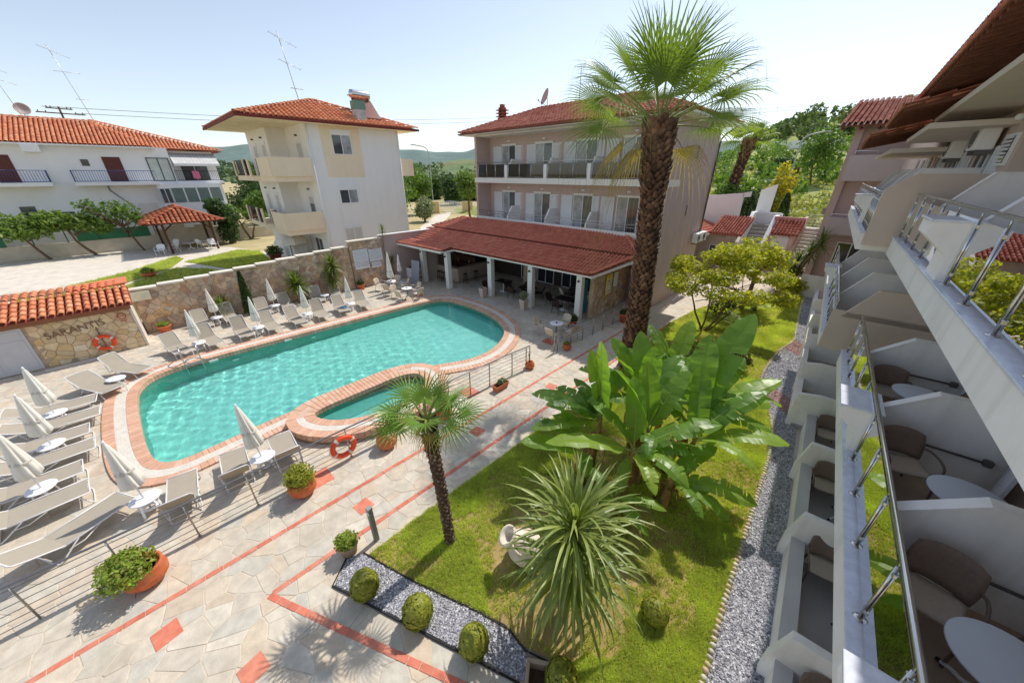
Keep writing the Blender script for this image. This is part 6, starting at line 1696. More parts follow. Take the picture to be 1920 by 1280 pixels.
# ------------------------------------------------------------------ clipped bushes and small trees
def ball_bush(name, label, loc, r, h, n, leafm, seed, cat='bush', size=.042, z0=0.0, stem=True):
    t = thing(name, label, cat, loc); g = np.random.default_rng(seed)
    MB().lathe([(.001, z0)] + [(r * .76 * math.sin(math.pi * k / 8) ** .8, z0 + h * .04 + h * .92 * k / 8) for k in range(1, 8)] + [(.001, z0 + h * .95)], 12).build('heart', mat('bush_heart', lin(52, 54, 24), rough=.95, var=.3, scale=20), t)
    d = g.normal(size=(n, 3)); d /= np.linalg.norm(d, axis=1)[:, None]; rr = 1 - .2 * g.random(n) ** 1.5 + .05 * np.sin(d[:, 0] * 9 + seed) * np.sin(d[:, 2] * 8) * np.sin(d[:, 1] * 7) + .06 * (g.random(n) > .96)
    P = d * rr[:, None] * np.array([r, r, h / 2]); P[:, 0] *= 1 - .12 * P[:, 2] / (h / 2); P[:, 1] *= 1 - .12 * P[:, 2] / (h / 2); P[:, 2] += z0 + h / 2
    leaf_cloud('foliage', P, size, leafm, t, seed, nrm=d * 1.0)
    return t
ball_bush('boxwood', 'leftmost egg-shaped boxwood in the gravel bed', (-4.85, .88, .01), .27, .68, 3600, BOX, 1)
ball_bush('boxwood', 'middle egg-shaped boxwood in the gravel bed', (-3.72, 1.35, .01), .28, .66, 3600, BOX, 2)
ball_bush('boxwood', 'rightmost egg-shaped boxwood in the gravel bed', (-2.64, 1.78, .01), .26, .64, 3400, BOX, 3)
ball_bush('boxwood', 'small round boxwood alone on the lawn', (-.62, 4.42, .02), .25, .5, 2600, BOX, 4)
ball_bush('boxwood', 'boxwood beside the stone trough in front of the dracaena', (-1.28, 2.45, .02), .28, .5, 2600, BOX, 5)
rgt = random.Random(77); GT_LOBES = []
for _ in range(34):
    a_ = rgt.uniform(0, 6.283); q_ = rgt.random() ** .55; x_, y_ = .25 + 2.7 * q_ * math.cos(a_), .35 + 2.4 * q_ * math.sin(a_)
    GT_LOBES.append((x_, y_, 3.95 - 1.5 * q_ * q_ + rgt.uniform(-.45, .35), rgt.uniform(.4, .75), rgt.uniform(.4, .75), rgt.uniform(.28, .42)))
tree('garden_tree', 'spreading yellow-green small tree on slender branching stems in the lawn', (-4.5, 19.0, .02),
     GT_LOBES,
     9500, .10, YG, [(0, 0, .06, -.8, -.5, 2.3, .03), (.12, .05, .06, .9, .7, 2.4, .03), (-.1, .1, .05, -.2, .3, 2.6, .03), (.2, .15, .04, 1.6, 1.3, 2.0, .02)], 21, shell=.35, flat=.5, twigs=26)
tree('garden_tree', 'dark straight trunk of a second tree behind the yellow-green one', (-3.95, 24.2, .02), [(0, 0, 3.4, 1.3, 1.3, .8), (.8, .6, 3.0, 1.0, 1.0, .6), (-.7, -.3, 3.2, 1, 1, .6)], 2600, .12, YG, [(0, 0, .14, .1, .1, 2.8, .08)], 22, shell=.35)
tree('hibiscus_bush', 'low sparse bush with a few red flowers on the lawn', (-4.5, 21.6, .02), [(0, 0, .7, .7, .7, .5), (.4, .2, 1.0, .5, .5, .4)], 700, .08, DG, [(0, 0, .02, .2, .1, .8, .01), (0, 0, .02, -.3, 0, .7, .01)], 23, cat='bush', twigs=8)
tree('shrub', 'dark loose shrub in the lawn beside the big palm trunk', (-3.6, 14.6, .02), [(0, 0, .45, .9, .8, .35), (.7, .4, .4, .7, .6, .3), (-.9, -.5, .35, .6, .6, .3), (1.4, 1.2, .5, .6, .6, .35)], 2200, .085, leafmat('maroon_leaf', [lin(70, 76, 40), lin(90, 84, 52), lin(64, 56, 40), lin(100, 110, 56)], transl=.3), [(0, 0, .03, .3, .2, .5, .01)], 24, cat='bush')
tree('shrub', 'leafy shrub with pale leaves at the foot of the far yucca', (-2.7, 29.4, .02), [(0, 0, .8, .8, .8, .6), (.6, .3, .6, .6, .6, .5)], 1100, .14, YG, [(0, 0, .04, .1, 0, .7, .02)], 25, cat='bush')
cy = thing('cypress', 'slim leaning dark cypress against the rubble wall', 'cypress', (-24.55, 3.05, 0))
MB().tube([(0, 0, 0), (0, .05, 2.4)], [.05, .01], 6).build('trunk', BARK, cy)
gg = np.random.default_rng(9); hh = gg.random(2600); an_ = gg.uniform(0, 6.28, 2600); rr_ = (.30 * (1 - hh) ** .75 + .03) * (.75 + .3 * gg.random(2600))
leaf_cloud('foliage', np.stack([rr_ * np.cos(an_), rr_ * np.sin(an_) + .05 * hh, .1 + 2.45 * hh], 1), .06, DG, cy, 9, long=2.0)
# ================================================================== POOLSIDE THINGS
SLING = mat('taupe_sling', lin(168, 158, 142), rough=.8, var=.04, scale=4, fine=.05, fscale=200)
LFRAME = mat('white_lounger_frame', lin(226, 224, 224), rough=.35, var=.03)
def make_lounger(label, back=48):
    t = thing('sun_lounger', label, 'sun lounger')
    W = .30; sh = .33; hx_ = 1.2; L = .72; ba = R(back)
    bx, bz = hx_ + L * math.cos(ba), sh + L * math.sin(ba)
    def sling(name, p0, p1, sag):
        b = MB(); n = 6
        for i in range(n):
            a, c = i / n, (i + 1) / n; q = []
            for s in (a, c): q.append((p0[0] + (p1[0] - p0[0]) * s, p0[1] + (p1[1] - p0[1]) * s - sag * math.sin(s * 3.14)))
            b._add([(q[0][0], -W + .01, q[0][1]), (q[1][0], -W + .01, q[1][1]), (q[1][0], W - .01, q[1][1]), (q[0][0], W - .01, q[0][1])], [(0, 1, 2, 3)], None, True)
            b._add([(q[0][0], -W + .01, q[0][1] - .012), (q[1][0], -W + .01, q[1][1] - .012), (q[1][0], W - .01, q[1][1] - .012), (q[0][0], W - .01, q[0][1] - .012)], [(3, 2, 1, 0)], None, True)
        b.build(name, SLING, t)
    sling('seat_sling', (.03, sh + .01), (hx_, sh + .01), .025); sling('back_sling', (hx_, sh + .01), (bx, bz), .02)
    for s in (-1, 1):
        MB().tube([(0, s * W, sh), (hx_ + .05, s * W, sh)], .016, 6).build('side_rail', LFRAME, t)
    MB().tube(smooth_open([(hx_, -W, sh), (bx - .04, -W, bz - .04), (bx, -W * .85, bz), (bx, W * .85, bz), (bx - .04, W, bz - .04), (hx_, W, sh)], 1), .016, 6).build('back_frame', LFRAME, t)
    MB().tube(smooth_open([(.2, -W, sh), (.05, -W, .02), (.02, -W * .8, .015), (.02, W * .8, .015), (.05, W, .02), (.2, W, sh)], 1), .015, 6).build('leg', LFRAME, t)
    MB().tube(smooth_open([(1.0, -W, sh), (1.38, -W, .02), (1.42, -W * .8, .015), (1.42, W * .8, .015), (1.38, W, .02), (1.0, W, sh)], 1), .015, 6).build('leg', LFRAME, t)
    for s in (-1, 1): MB().tube([(.62, s * W, sh), (.95, s * (W - .01), .18), (1.2, s * W, .2)], .012, 5).build('brace', LFRAME, t)
    MB().tube([(hx_ + L * .55 * math.cos(ba), -W, sh + L * .55 * math.sin(ba)), (hx_ + .25, -W + .02, .2), (hx_ + .25, W - .02, .2), (hx_ + L * .55 * math.cos(ba), W, sh + L * .55 * math.sin(ba))], .012, 5).build('back_prop', LFRAME, t)
    MB().tube([(0, -W, sh), (0, W, sh)], .016, 6).build('foot_bar', LFRAME, t)
    return t
up_ = make_lounger('sun lounger at the hut end of the row along the pool'); flat_ = make_lounger('flat', 26); up2_ = make_lounger('sun lounger', 60)
G1, G2, G3, G4 = 'sun loungers along the long pool side', 'sun loungers against the rubble wall', 'sun loungers packed at the left end of the pool', 'sun loungers backed against the steel fence'
up_.location = (-20.05, -.35, 0); up_.rotation_euler = (0, 0, R(192)); up_['group'] = G1
ordn = ['second', 'third', 'fourth', 'fifth', 'sixth', 'seventh', 'eighth']; ordp = ['second', 'fourth', 'fifth', 'sixth', 'seventh']
for k, (y, a) in enumerate(((.85, 187), (3.25, 179), (4.5, 182), (5.65, 175), (6.85, 176), (8.1, 173))):
    dup(up_ if k % 3 else up2_, (-20.05 + random.uniform(-.06, .06), y + random.uniform(-.05, .05), 0), R(a + random.uniform(-3, 3)), '%s sun lounger from the hut in the row along the pool' % ordp[k] if k < 5 else 'last sun lounger of the poolside row beside the cafe tables', G1)
for k, (y, a) in enumerate(((.85, 185), (1.98, 181), (3.55, 178), (4.78, 178), (6.45, 175), (7.55, 171))):
    dup(up2_ if k % 3 == 1 else up_, (-22.95 + random.uniform(-.08, .08), y, 0), R(a + random.uniform(-3, 3)), '%s sun lounger from the hut in the row under the rubble wall' % (['first'] + ordn)[k], G2)
flat_.location = (-17.75, -2.95, 0); flat_.rotation_euler = (0, 0, R(268)); flat_.scale = (1.05, 1.16, 1.05); flat_['group'] = G3; flat_['label'] = 'flat sun lounger nearest the hut in the left row'
for k, (x, a) in enumerate(((-16.6, 270), (-15.5, 272), (-14.4, 272), (-13.3, 274), (-12.2, 275), (-11.1, 300))):
    dup(flat_, (x, (-2.85, -3.05, -2.9, -3.1, -2.95, -2.3)[k], 0), R(a), ['second flat sun lounger in the left row, above its white table', 'third flat sun lounger in the left row below the first table', 'fourth flat sun lounger in the left row above the second table', 'fifth flat sun lounger in the left row below the second table', 'sixth flat sun lounger in the left row above the lowest table', 'turned sun lounger at the bottom of the left row by the fence'][k], G3)
dup(up_, (-19.2, -1.65, 0), R(214), 'sun lounger below the red life ring on the hut', G3); dup(flat_, (-18.05, -2.5, 0), R(208), 'sun lounger set askew beside the pool corner', G3)
for k, (x, y, a, l) in enumerate(((-11.0, -1.25, -5, 'lower sun lounger with its back against the fence'), (-11.1, -.15, -4, 'middle sun lounger with its back against the fence'), (-10.9, .98, -3, 'sun lounger by the fence next to the wading pool'))): dup(up_, (x, y, 0), R(a), l, G4)
up2_.location = (-20.1, 2.05, 0); up2_.rotation_euler = (0, 0, R(183)); up2_['group'] = G1; up2_['label'] = 'third sun lounger from the hut in the row along the pool'
tw = put('towel', MB().box(-.16, -.12, 0, .16, .12, .035, bev=.012).mesh('towel'), mat('blue_towel', lin(60, 140, 190), rough=.9, var=.3, scale=14), loc=(-20.7, 6.95, .345), rot=(0, 0, .4), label='small blue towel left on a poolside lounger', cat='towel')

def make_side_table(label):
    t = thing('side_table', label, 'table')
    MB().lathe([(.001, .40), (.25, .40), (.29, .405), (.30, .42), (.285, .435), (.02, .432), (.001, .432)], 24, sy=.88).build('table_top', WHITE_PLASTIC, t)
    for k in range(4):
        a = k * math.pi / 2 + .785; c, s = math.cos(a), math.sin(a)
        MB()._add([(c * .2 - s * .035, s * .18 + c * .035, .405), (c * .2 + s * .035, s * .18 - c * .035, .405), (c * .27 + s * .025, s * .24 - c * .025, 0), (c * .27 - s * .025, s * .24 + c * .025, 0), (c * .17 - s * .03, s * .15 + c * .03, .405), (c * .17 + s * .03, s * .15 - c * .03, .405), (c * .25 + s * .02, s * .22 - c * .02, 0), (c * .25 - s * .02, s * .22 + c * .02, 0)],
                  [(0, 1, 2, 3), (5, 4, 7, 6), (4, 0, 3, 7), (1, 5, 6, 2), (3, 2, 6, 7)]).build('leg', WHITE_PLASTIC, t)
    MB().lathe([(.1, .12), (.16, .13), (.16, .15), (.1, .15)], 16, cap=False).build('umbrella_ring', WHITE_PLASTIC, t)
    return t
CANV = mat('cream_canvas', lin(236, 232, 222), rough=.85, var=.05, scale=5, fine=.04, fscale=80)
def make_umbrella(label, h=2.0, c0=.78, r=.17, name='closed_umbrella'):
    t = thing(name, label, 'umbrella')
    MB().tube([(0, 0, 0), (0, 0, h)], .017, 8).build('pole', LFRAME, t)
    n = 32; b = MB(); vs = []; prof = [(.02, h - .02), (.045, h - .1), (.07, h - .3), (r * .72, c0 + .5), (r * .95, c0 + .18), (r, c0 + .02), (r * .9, c0)]
    for k, (rr, z) in enumerate(prof):
        for i in range(n):
            a = 2 * math.pi * i / n; f = 1 + (.22 * min(1, k / 3)) * math.cos(a * 8) + .06 * math.sin(a * 3 + k)
            vs.append((rr * f * math.cos(a + k * .05), rr * f * math.sin(a + k * .05), z + (.03 * math.cos(a * 8) if k >= 5 else 0)))
    fs = [(i * n + j, i * n + (j + 1) % n, (i + 1) * n + (j + 1) % n, (i + 1) * n + j) for i in range(len(prof) - 1) for j in range(n)]
    fs = [f[::-1] for f in fs]
    b._add(vs, fs, None, True); b.build('folded_canopy', CANV, t)
    MB().lathe([(.001, h + .05), (.018, h + .04), (.025, h), (.02, h - .04)][::-1], 8).build('finial', WHITE_PLASTIC, t)
    zb = c0 + .42; MB().lathe([(r * .88, zb - .03), (r * .93, zb), (r * .86, zb + .03)], 20, cap=False).build('tie_band', mat('tie_band', lin(206, 200, 188), rough=.8), t)
    return t
def make_base(t):
    MB().lathe([(.001, .0), (.24, .0), (.24, .05), (.2, .09), (.05, .11), (.04, .2), (.02, .2)], 20).build('base', WHITE_PLASTIC, t)
ST = make_side_table('white side table by the first pair of poolside loungers'); UM = make_umbrella('folded umbrella between the first pair of poolside loungers')
ST.location = (-20.6, .25, 0); UM.location = (-20.6, .25, 0)
gs, gu = 'white side tables among the loungers', 'folded cream umbrellas among the loungers'
ST['group'] = gs; UM['group'] = gu
spots = [((-20.7, 2.65), 'second table and pair of the poolside row'), ((-20.95, 5.05), 'middle of the poolside row'), ((-20.9, 7.45), 'far end of the poolside row'),
         ((-23.9, 1.4), 'first pair under the rubble wall'), ((-23.8, 4.15), 'second pair under the rubble wall, by the cypress'),
         ((-10.05, .4), 'fence loungers beside the wading pool'), ((-10.5, -1.95), 'lower fence loungers'),
         ((-17.2, -3.85), 'topmost pair of the left row'), ((-15.0, -3.75), 'second pair of the left row'), ((-12.8, -3.75), 'third pair of the left row')]
for k, ((x, y), l) in enumerate(spots):
    sc = None
    dup(ST, (x, y, 0), k * .3, 'white side table at the ' + l if k < 3 else 'white side table between the ' + l, gs)
    o = dup(UM, (x, y, 0), k * .7, 'folded umbrella at the ' + l if k < 3 else 'folded umbrella between the ' + l, gu)
    if k in (5, 6, 7, 8, 9): o.scale = (1.12, 1.12, 1.06)
    if k in (5, 6): o.rotation_euler = (R(3), R(-5), 0)
dup(ST, (-23.75, 7.0, 0), .4, 'white side table without umbrella near the tall yucca', gs)
dup(ST, (-18.85, -2.45, 0), 1.0, 'white side table between the two askew loungers by the pool corner', gs)

# ------------------------------------------------------------------ steel fence
FSTEEL = mat('fence_steel', (0.2, 0.2, 0.22, 1), rough=.4, metal=.5, var=.1, scale=8)
def fence(label, pts, posts, h=1.0, wires=6, heavy=True):
    t = thing('steel_fence', label, 'fence')
    P = [Vector((x, y, 0)) for x, y in pts]
    def at(s):
        for a, b in zip(P, P[1:]):
            if a.y <= s <= b.y: return a.lerp(b, (s - a.y) / (b.y - a.y))
        return P[-1] if s > P[-1].y else P[0]
    MB().tube([p + Vector((0, 0, h)) for p in P], .023, 8).build('top_rail', FSTEEL, t)
    for k in range(wires): MB().tube([p + Vector((0, 0, .1 + (h - .2) * k / (wires - 1))) for p in P], .0085, 5).build('wire', FSTEEL, t)
    for y in posts:
        q = at(y); po = MB().tube([q, q + Vector((0, 0, h + .0))], .018, 8).tube([q + Vector((.03, 0, .05)), q + Vector((.03, 0, h - .05))], .008, 6).build('post', STEEL_OLD, t)
        MB().lathe([(.045, 0), (.045, .012), (.02, .016)], 10, c=q).build('base_plate', STEEL_OLD, po)
    return t
fence('long steel wire fence between the pool and the paved path', [(-8.95, -8), (-8.8, -2), (-8.78, 2.3), (-8.65, 8), (-8.52, 9.85)], [-7.1, -5.9, -4.74, -3.57, -2.4, -1.24, -.09, 1.08, 2.25, 3.45, 4.6, 5.75, 6.7, 7.65, 8.83, 9.62, 9.83], 1.02)
fence('shorter steel wire fence beside the restaurant terrace', [(-8.6, 11.6), (-8.45, 13), (-8.3, 17.6)], [11.62, 11.85, 12.75, 13.7, 14.6, 15.5, 16.5, 17.5], 1.02)

# ------------------------------------------------------------------ pots
def pot_shape(r, h, kind):
    if kind == 'bowl': return [(.001, 0), (r * .62, 0), (r * .95, h * .35), (r, h * .62), (r * .88, h * .9), (r * .93, h), (r * .8, h), (r * .76, h * .85), (.001, h * .8)]
    if kind == 'ball': return [(.001, 0), (r * .6, 0), (r * .92, h * .25), (r, h * .5), (r * .88, h * .78), (r * .66, h * .95), (r * .68, h), (r * .56, h), (r * .54, h * .88), (.001, h * .84)]
    return [(.001, 0), (r * .68, 0), (r * .9, h * .82), (r, h * .82), (r, h), (r * .86, h), (r * .84, h * .88), (.001, h * .86)]
def potted(label, loc, r, h, kind, plant, pm=POT, seed=1, name='potted_plant', tilt=None):
    t = thing(name, label, 'potted plant', loc)
    MB().lathe(pot_shape(r, h, kind), 24).build('pot', pm, t)
    MB().lathe([(.001, h * .86), (r * .6, h * .86)], 16).build('soil', mat('potting_soil', lin(80, 60, 46), rough=.95), t)
    plant(t, r, h, seed)
    return t
def ring_ribs(t, r, h):
    b = MB()
    for k in range(9): b.lathe([(r * (1.0 - .25 * abs(k / 8 - .5) ** 2) + .004, h * (.32 + .055 * k)), (r * (1.0 - .25 * abs(k / 8 - .5) ** 2) + .008, h * (.335 + .055 * k)), (r * (1.0 - .25 * abs(k / 8 - .5) ** 2) + .004, h * (.35 + .055 * k))], 24)
def pl_bush(size, n, leafm, leaf=.035, up=.0, wide=1.0, dy=0.0, dz=.8):
    def f(t, r, h, seed):
        g = np.random.default_rng(seed)
        P, d = blobs(g, [(0, dy, h + size * .35 * dz, size * wide, size, size * dz), (size * .3, dy, h + size * .3, size * .7, size * .7, size * .6), (-size * .3, dy - .05, h + size * .25, size * .7, size * .7, size * .6)], n, .6)
        P[:, 2] = np.maximum(P[:, 2], h * .72)
        leaf_cloud('foliage', P, leaf, leafm, t, seed, nrm=d * .8)
    return f
def pl_sticks(t, r, h, seed):
    rg = random.Random(seed)
    for k in range(3):
        a = rg.uniform(0, 6.28); MB().tube([(0, 0, h * .8), (math.cos(a) * .06, math.sin(a) * .06, h + rg.uniform(.2, .42))], .014, 6).build('stem', SUCC if False else mat('cactus_stem', lin(110, 120, 80), rough=.8), t)
potted('terracotta bowl overflowing with a spreading succulent by the fence', (-8.3, -2.1, 0), .36, .46, 'bowl', pl_bush(.44, 2400, SUCC, .045, wide=1.15, dy=-.18, dz=.62), seed=1)
potted('terracotta pot with a dense round green bush by the fence', (-8.38, .85, 0), .33, .46, 'bowl', pl_bush(.36, 2600, BOX, .04, dz=.85), seed=2)
potted('large jar-shaped terracotta pot with a small succulent by the fence', (-8.4, 3.2, 0), .30, .56, 'ball', pl_bush(.16, 380, SUCC, .045), seed=3)
potted('terracotta pot with a green bush behind the windmill palm crown', (-8.33, 5.25, 0), .29, .48, 'ball', pl_bush(.34, 1800, SUCC, .05, dz=.9), seed=4)
potted('small terracotta pot with bare cactus stems at the fence end', (-8.45, 9.78, 0), .21, .32, 'ball', pl_sticks, seed=5)
potted('small terracotta pot with low grass at the start of the second fence', (-8.35, 12.3, 0), .21, .3, 'bowl', pl_bush(.14, 260, SUCC, .04), seed=6)
potted('terracotta pot with a dark bush beside the second fence', (-8.1, 17.3, 0), .27, .5, 'cyl', pl_bush(.25, 800, DG, .05), seed=7)
potted('grey clay pot with low succulents by the gravel bed corner', (-5.95, 1.0, 0), .22, .34, 'cyl', pl_bush(.24, 1100, SUCC, .04, dz=.5), pm=mat('grey_clay_pot', lin(168, 142, 120), rough=.8, var=.15, scale=6, dirt=.3, dirtcol=lin(200, 180, 160), dscale=4), seed=8)
potted('terracotta planter with low greens between hut and rubble wall', (-24.7, -.72, 0), .3, .36, 'cyl', pl_bush(.25, 500, SUCC, .06, dz=.6), seed=9)
potted('terracotta pot with a clipped ball bush under the pool notices', (-24.55, 9.75, 0), .27, .4, 'cyl', pl_bush(.26, 1100, DG, .04, dz=1.0), seed=10)
potted('red clay pot of dark shrubs in the neighbour yard', (-36.6, 7.6, .6), .55, .6, 'cyl', pl_bush(.7, 900, DG, .09, dz=.7), pm=mat('red_clay_pot', lin(150, 70, 60), rough=.8), seed=11)
potted('clay bowl with spiky plant on the neighbour lawn', (-37.0, -.6, .6), .4, .35, 'bowl', pl_bush(.4, 500, SUCC, .09, dz=.5), seed=12)
bx = thing('planter_box', 'rectangular terracotta planter box with grey lavender by the fence', 'planter', (-8.2, 7.8, 0), R(93))
b_ = MB(); b_._add([(-.3, -.1, 0), (.3, -.1, 0), (.3, .1, 0), (-.3, .1, 0), (-.34, -.14, .24), (.34, -.14, .24), (.34, .14, .24), (-.34, .14, .24)], [(3, 2, 1, 0), (0, 1, 5, 4), (1, 2, 6, 5), (2, 3, 7, 6), (3, 0, 4, 7)]); b_.build('box', POT, bx)
MB().box(-.35, -.15, .21, .35, -.12, .25, bev=.008).box(-.35, .12, .21, .35, .15, .25, bev=.008).box(-.35, -.12, .21, -.32, .12, .25).box(.32, -.12, .21, .35, .12, .25).build('rim', POT, bx)
MB().box(-.33, -.13, .17, .33, .13, .19).build('soil', mat('potting_soil', lin(80, 60, 46)), bx)
g_ = np.random.default_rng(3); P_, d_ = blobs(g_, [(.05, 0, .3, .2, .12, .14)], 500, .4); leaf_cloud('foliage', P_, .04, OLV, bx, 3, long=2.4)
def square_planter(label, loc):
    t = thing('square_planter', label, 'planter', loc)
    b = MB(); b._add([(-.15, -.15, 0), (.15, -.15, 0), (.15, .15, 0), (-.15, .15, 0), (-.21, -.21, .66), (.21, -.21, .66), (.21, .21, .66), (-.21, .21, .66), (-.17, -.17, .66), (.17, -.17, .66), (.17, .17, .66), (-.17, .17, .66), (-.17, -.17, .55), (.17, -.17, .55), (.17, .17, .55), (-.17, .17, .55)],
                     [(3, 2, 1, 0), (0, 1, 5, 4), (1, 2, 6, 5), (2, 3, 7, 6), (3, 0, 4, 7), (4, 5, 9, 8), (5, 6, 10, 9), (6, 7, 11, 10), (7, 4, 8, 11), (8, 9, 13, 12), (9, 10, 14, 13), (10, 11, 15, 14), (11, 8, 12, 15)]); b.build('pot', mat('stone_planter', lin(200, 182, 166), rough=.8, var=.06), t)
    MB().box(-.165, -.165, .5, .165, .165, .56).build('soil', mat('potting_soil', lin(80, 60, 46)), t)
    return t
square_planter('tapered stone planter without a plant beside the second column', (-16.95, 14.65, 0))
sp = square_planter('tapered stone planter with a grey ball bush beside the third column', (-13.45, 14.85, 0))
P_, d_ = blobs(np.random.default_rng(8), [(0, 0, .92, .26, .26, .24)], 900, .8); leaf_cloud('foliage', P_, .035, OLV, sp, 4, nrm=d_)
MB().tube([(0, 0, .5), (0, 0, .8)], .015, 6).build('stem', BARK, sp)
potted('dark bush in a terracotta pot beside the last restaurant column', (-9.7, 14.6, 0), .28, .45, 'cyl', pl_bush(.32, 900, DG, .05), seed=13)
tro = thing('stone_trough', 'empty rectangular stone trough at the end of the gravel bed', 'trough', (-1.62, 2.42, 0), R(35))
MB().box(-.28, -.06, 0, .28, 0, .3, bev=.01).box(-.28, -.6, 0, -.22, -.06, .3, bev=.01).box(.22, -.6, 0, .28, -.06, .3, bev=.01).box(-.28, -.66, 0, .28, -.6, .3, bev=.01).build('sides', mat('trough_stone', lin(170, 150, 130), rough=.85, var=.1), tro)
MB().box(-.22, -.6, 0, .22, -.06, .1).build('bottom', mat('potting_soil', lin(80, 60, 46)), tro)

# ------------------------------------------------------------------ amphora, lamp, life rings, towel, hose
am = thing('amphora', 'big pale clay amphora tipped on the lawn beside the dracaena', 'amphora', (-3.05, 3.62, .02))
prof = [(.001, 0), (.10, .01), (.2, .12), (.32, .34), (.37, .54), (.34, .74), (.22, .92), (.13, 1.0), (.12, 1.1), (.15, 1.15), (.215, 1.17), (.215, 1.2), (.17, 1.2), (.1, 1.12), (.09, 1.0)]
CLAY = mat('weathered_clay', lin(226, 212, 196), rough=.85, var=.15, scale=5, bump=.2, bscale=20, dirt=.35, dirtcol=lin(150, 122, 98), dscale=4)
mo_ = Matrix.Translation((0, 0, .33)) @ Matrix.Rotation(W_(190), 4, 'Z') @ Matrix.Rotation(R(40), 4, 'Y') @ Matrix.Translation((0, 0, -.5))
MB().lathe(prof, 28).build('jar', CLAY, am).matrix_local = mo_
for s in (-1, 1): MB().tube(smooth_open([(0, s * .13, 1.08), (0, s * .25, 1.02), (0, s * .3, .86), (0, s * .24, .8)], 2), .025, 8).build('handle', CLAY, am).matrix_local = mo_
lp = thing('bollard_lamp', 'slim grey bollard lamp at the corner of the lawn', 'lamp', (-5.8, 1.55, 0), R(10))
GREY = mat('grey_lamp_metal', lin(120, 122, 122), rough=.5, var=.05)
MB().box(-.05, -.05, 0, .05, .05, .98, bev=.008).build('post', GREY, lp); MB().box(-.055, -.055, .985, .055, .055, 1.05, bev=.006).build('head', mat('lamp_head', lin(150, 152, 150), rough=.4), lp); MB().box(-.052, -.054, .86, .052, -.051, .95).build('lens', mat('lamp_lens', lin(210, 210, 204), rough=.3), lp)
def torus(Rr, r, n=36, m=10):
    b = MB(); b._add([((Rr + r * math.cos(2 * math.pi * j / m)) * math.cos(2 * math.pi * i / n), (Rr + r * math.cos(2 * math.pi * j / m)) * math.sin(2 * math.pi * i / n), r * .8 * math.sin(2 * math.pi * j / m)) for i in range(n) for j in range(m)],
                     [(i * m + j, ((i + 1) % n) * m + j, ((i + 1) % n) * m + (j + 1) % m, i * m + (j + 1) % m) for i in range(n) for j in range(m)], None, True); return b
ORANGE = mat('life_ring_orange', lin(236, 84, 40), rough=.45, var=.06, scale=5)
def life_ring(label, loc, ex, Rr=.29, r=.075, stand=None):
    t = thing('life_ring', label, 'life ring', loc)
    F = frame((0, 0, 0), ex, (0, 0, 1))
    rg_ = torus(Rr, r).build('ring', ORANGE, t); rg_.matrix_local = F
    for k in range(4):
        a = k * math.pi / 2 + .5; b = MB(); n = 5; m = 10; w = .11
        b._add([((Rr + (r + .004) * math.cos(2 * math.pi * j / m)) * math.cos(a + w * (i / (n - 1) * 2 - 1)), (Rr + (r + .004) * math.cos(2 * math.pi * j / m)) * math.sin(a + w * (i / (n - 1) * 2 - 1)), (r * .8 + .004) * math.sin(2 * math.pi * j / m)) for i in range(n) for j in range(m)],
               [(i * m + j, (i + 1) * m + j, (i + 1) * m + (j + 1) % m, i * m + (j + 1) % m) for i in range(n - 1) for j in range(m)], None, True); b.build('reflective_band', mat('ring_band', lin(226, 220, 214), rough=.4), t).matrix_local = F
    MB().tube([((Rr + r + .02) * math.cos(a), (Rr + r + .02) * math.sin(a), 0) for a in [i * 2 * math.pi / 28 for i in range(29)]], .006, 4).build('grab_line', mat('grab_rope', lin(214, 150, 120), rough=.8), t).matrix_local = F
    return t
life_ring('orange life ring hanging on the steel fence', (-8.72, 2.1, .52), (0, 1, 0))
life_ring('orange life ring leaning on the stone hut wall', (HX + .16, -2.72, .62), (0, 1, .06))
lrs = thing('life_ring_stand', 'grey post with rope hook behind the hut life ring', 'post', (HX + .08, -2.75, 0))
MB().tube([(0, 0, 0), (0, 0, 1.35)], .02, 6).build('post', GREY, lrs); MB().tube([(0, 0, 1.1), (.12, -.02, 1.05)], .012, 5).build('hook', GREY, lrs)
plk = thing('timber_plank', 'pale timber plank lying along the foot of the hut', 'plank', (HX + .35, -3.9, 0), R(4)); MB().box(-.08, -.75, 0, .08, .85, .05, bev=.006).build('board', mat('pale_timber', lin(214, 206, 196), rough=.8), plk)
stk = thing('wall_tap_post', 'thin metal tap post at the foot of the rubble wall', 'post', (-24.75, 3.0 - .55, 0)); MB().tube([(0, 0, 0), (0, 0, .75)], .025, 6).build('post', GREY, stk); MB().tube([(0, 0, .7), (.1, 0, .68)], .015, 5).build('spout', GREY, stk)
stk2 = thing('wall_tap_post', 'white tap post between the two yuccas at the wall', 'post', (-24.55, 7.0, 0)); MB().tube([(0, 0, 0), (0, 0, .9)], .025, 6).build('post', WHITE_PAINT, stk2); MB().tube([(0, 0, .85), (.1, 0, .83)], .015, 5).build('spout', GREY, stk2)
hose = MB().tube(smooth_open([(-19.9, -1.3, .02), (-19.6, -1.0, .02), (-19.2, -.85, .07), (-19.5, -.55, .07), (-19.9, -.1, .07), (-19.4, .1, .075), (-19.0, .35, .07)], 3), .012, 6).build('pool_hose', mat('dark_hose', lin(110, 104, 104), rough=.6), None, label='thin dark hose looped beside the pool ladder', cat='hose')

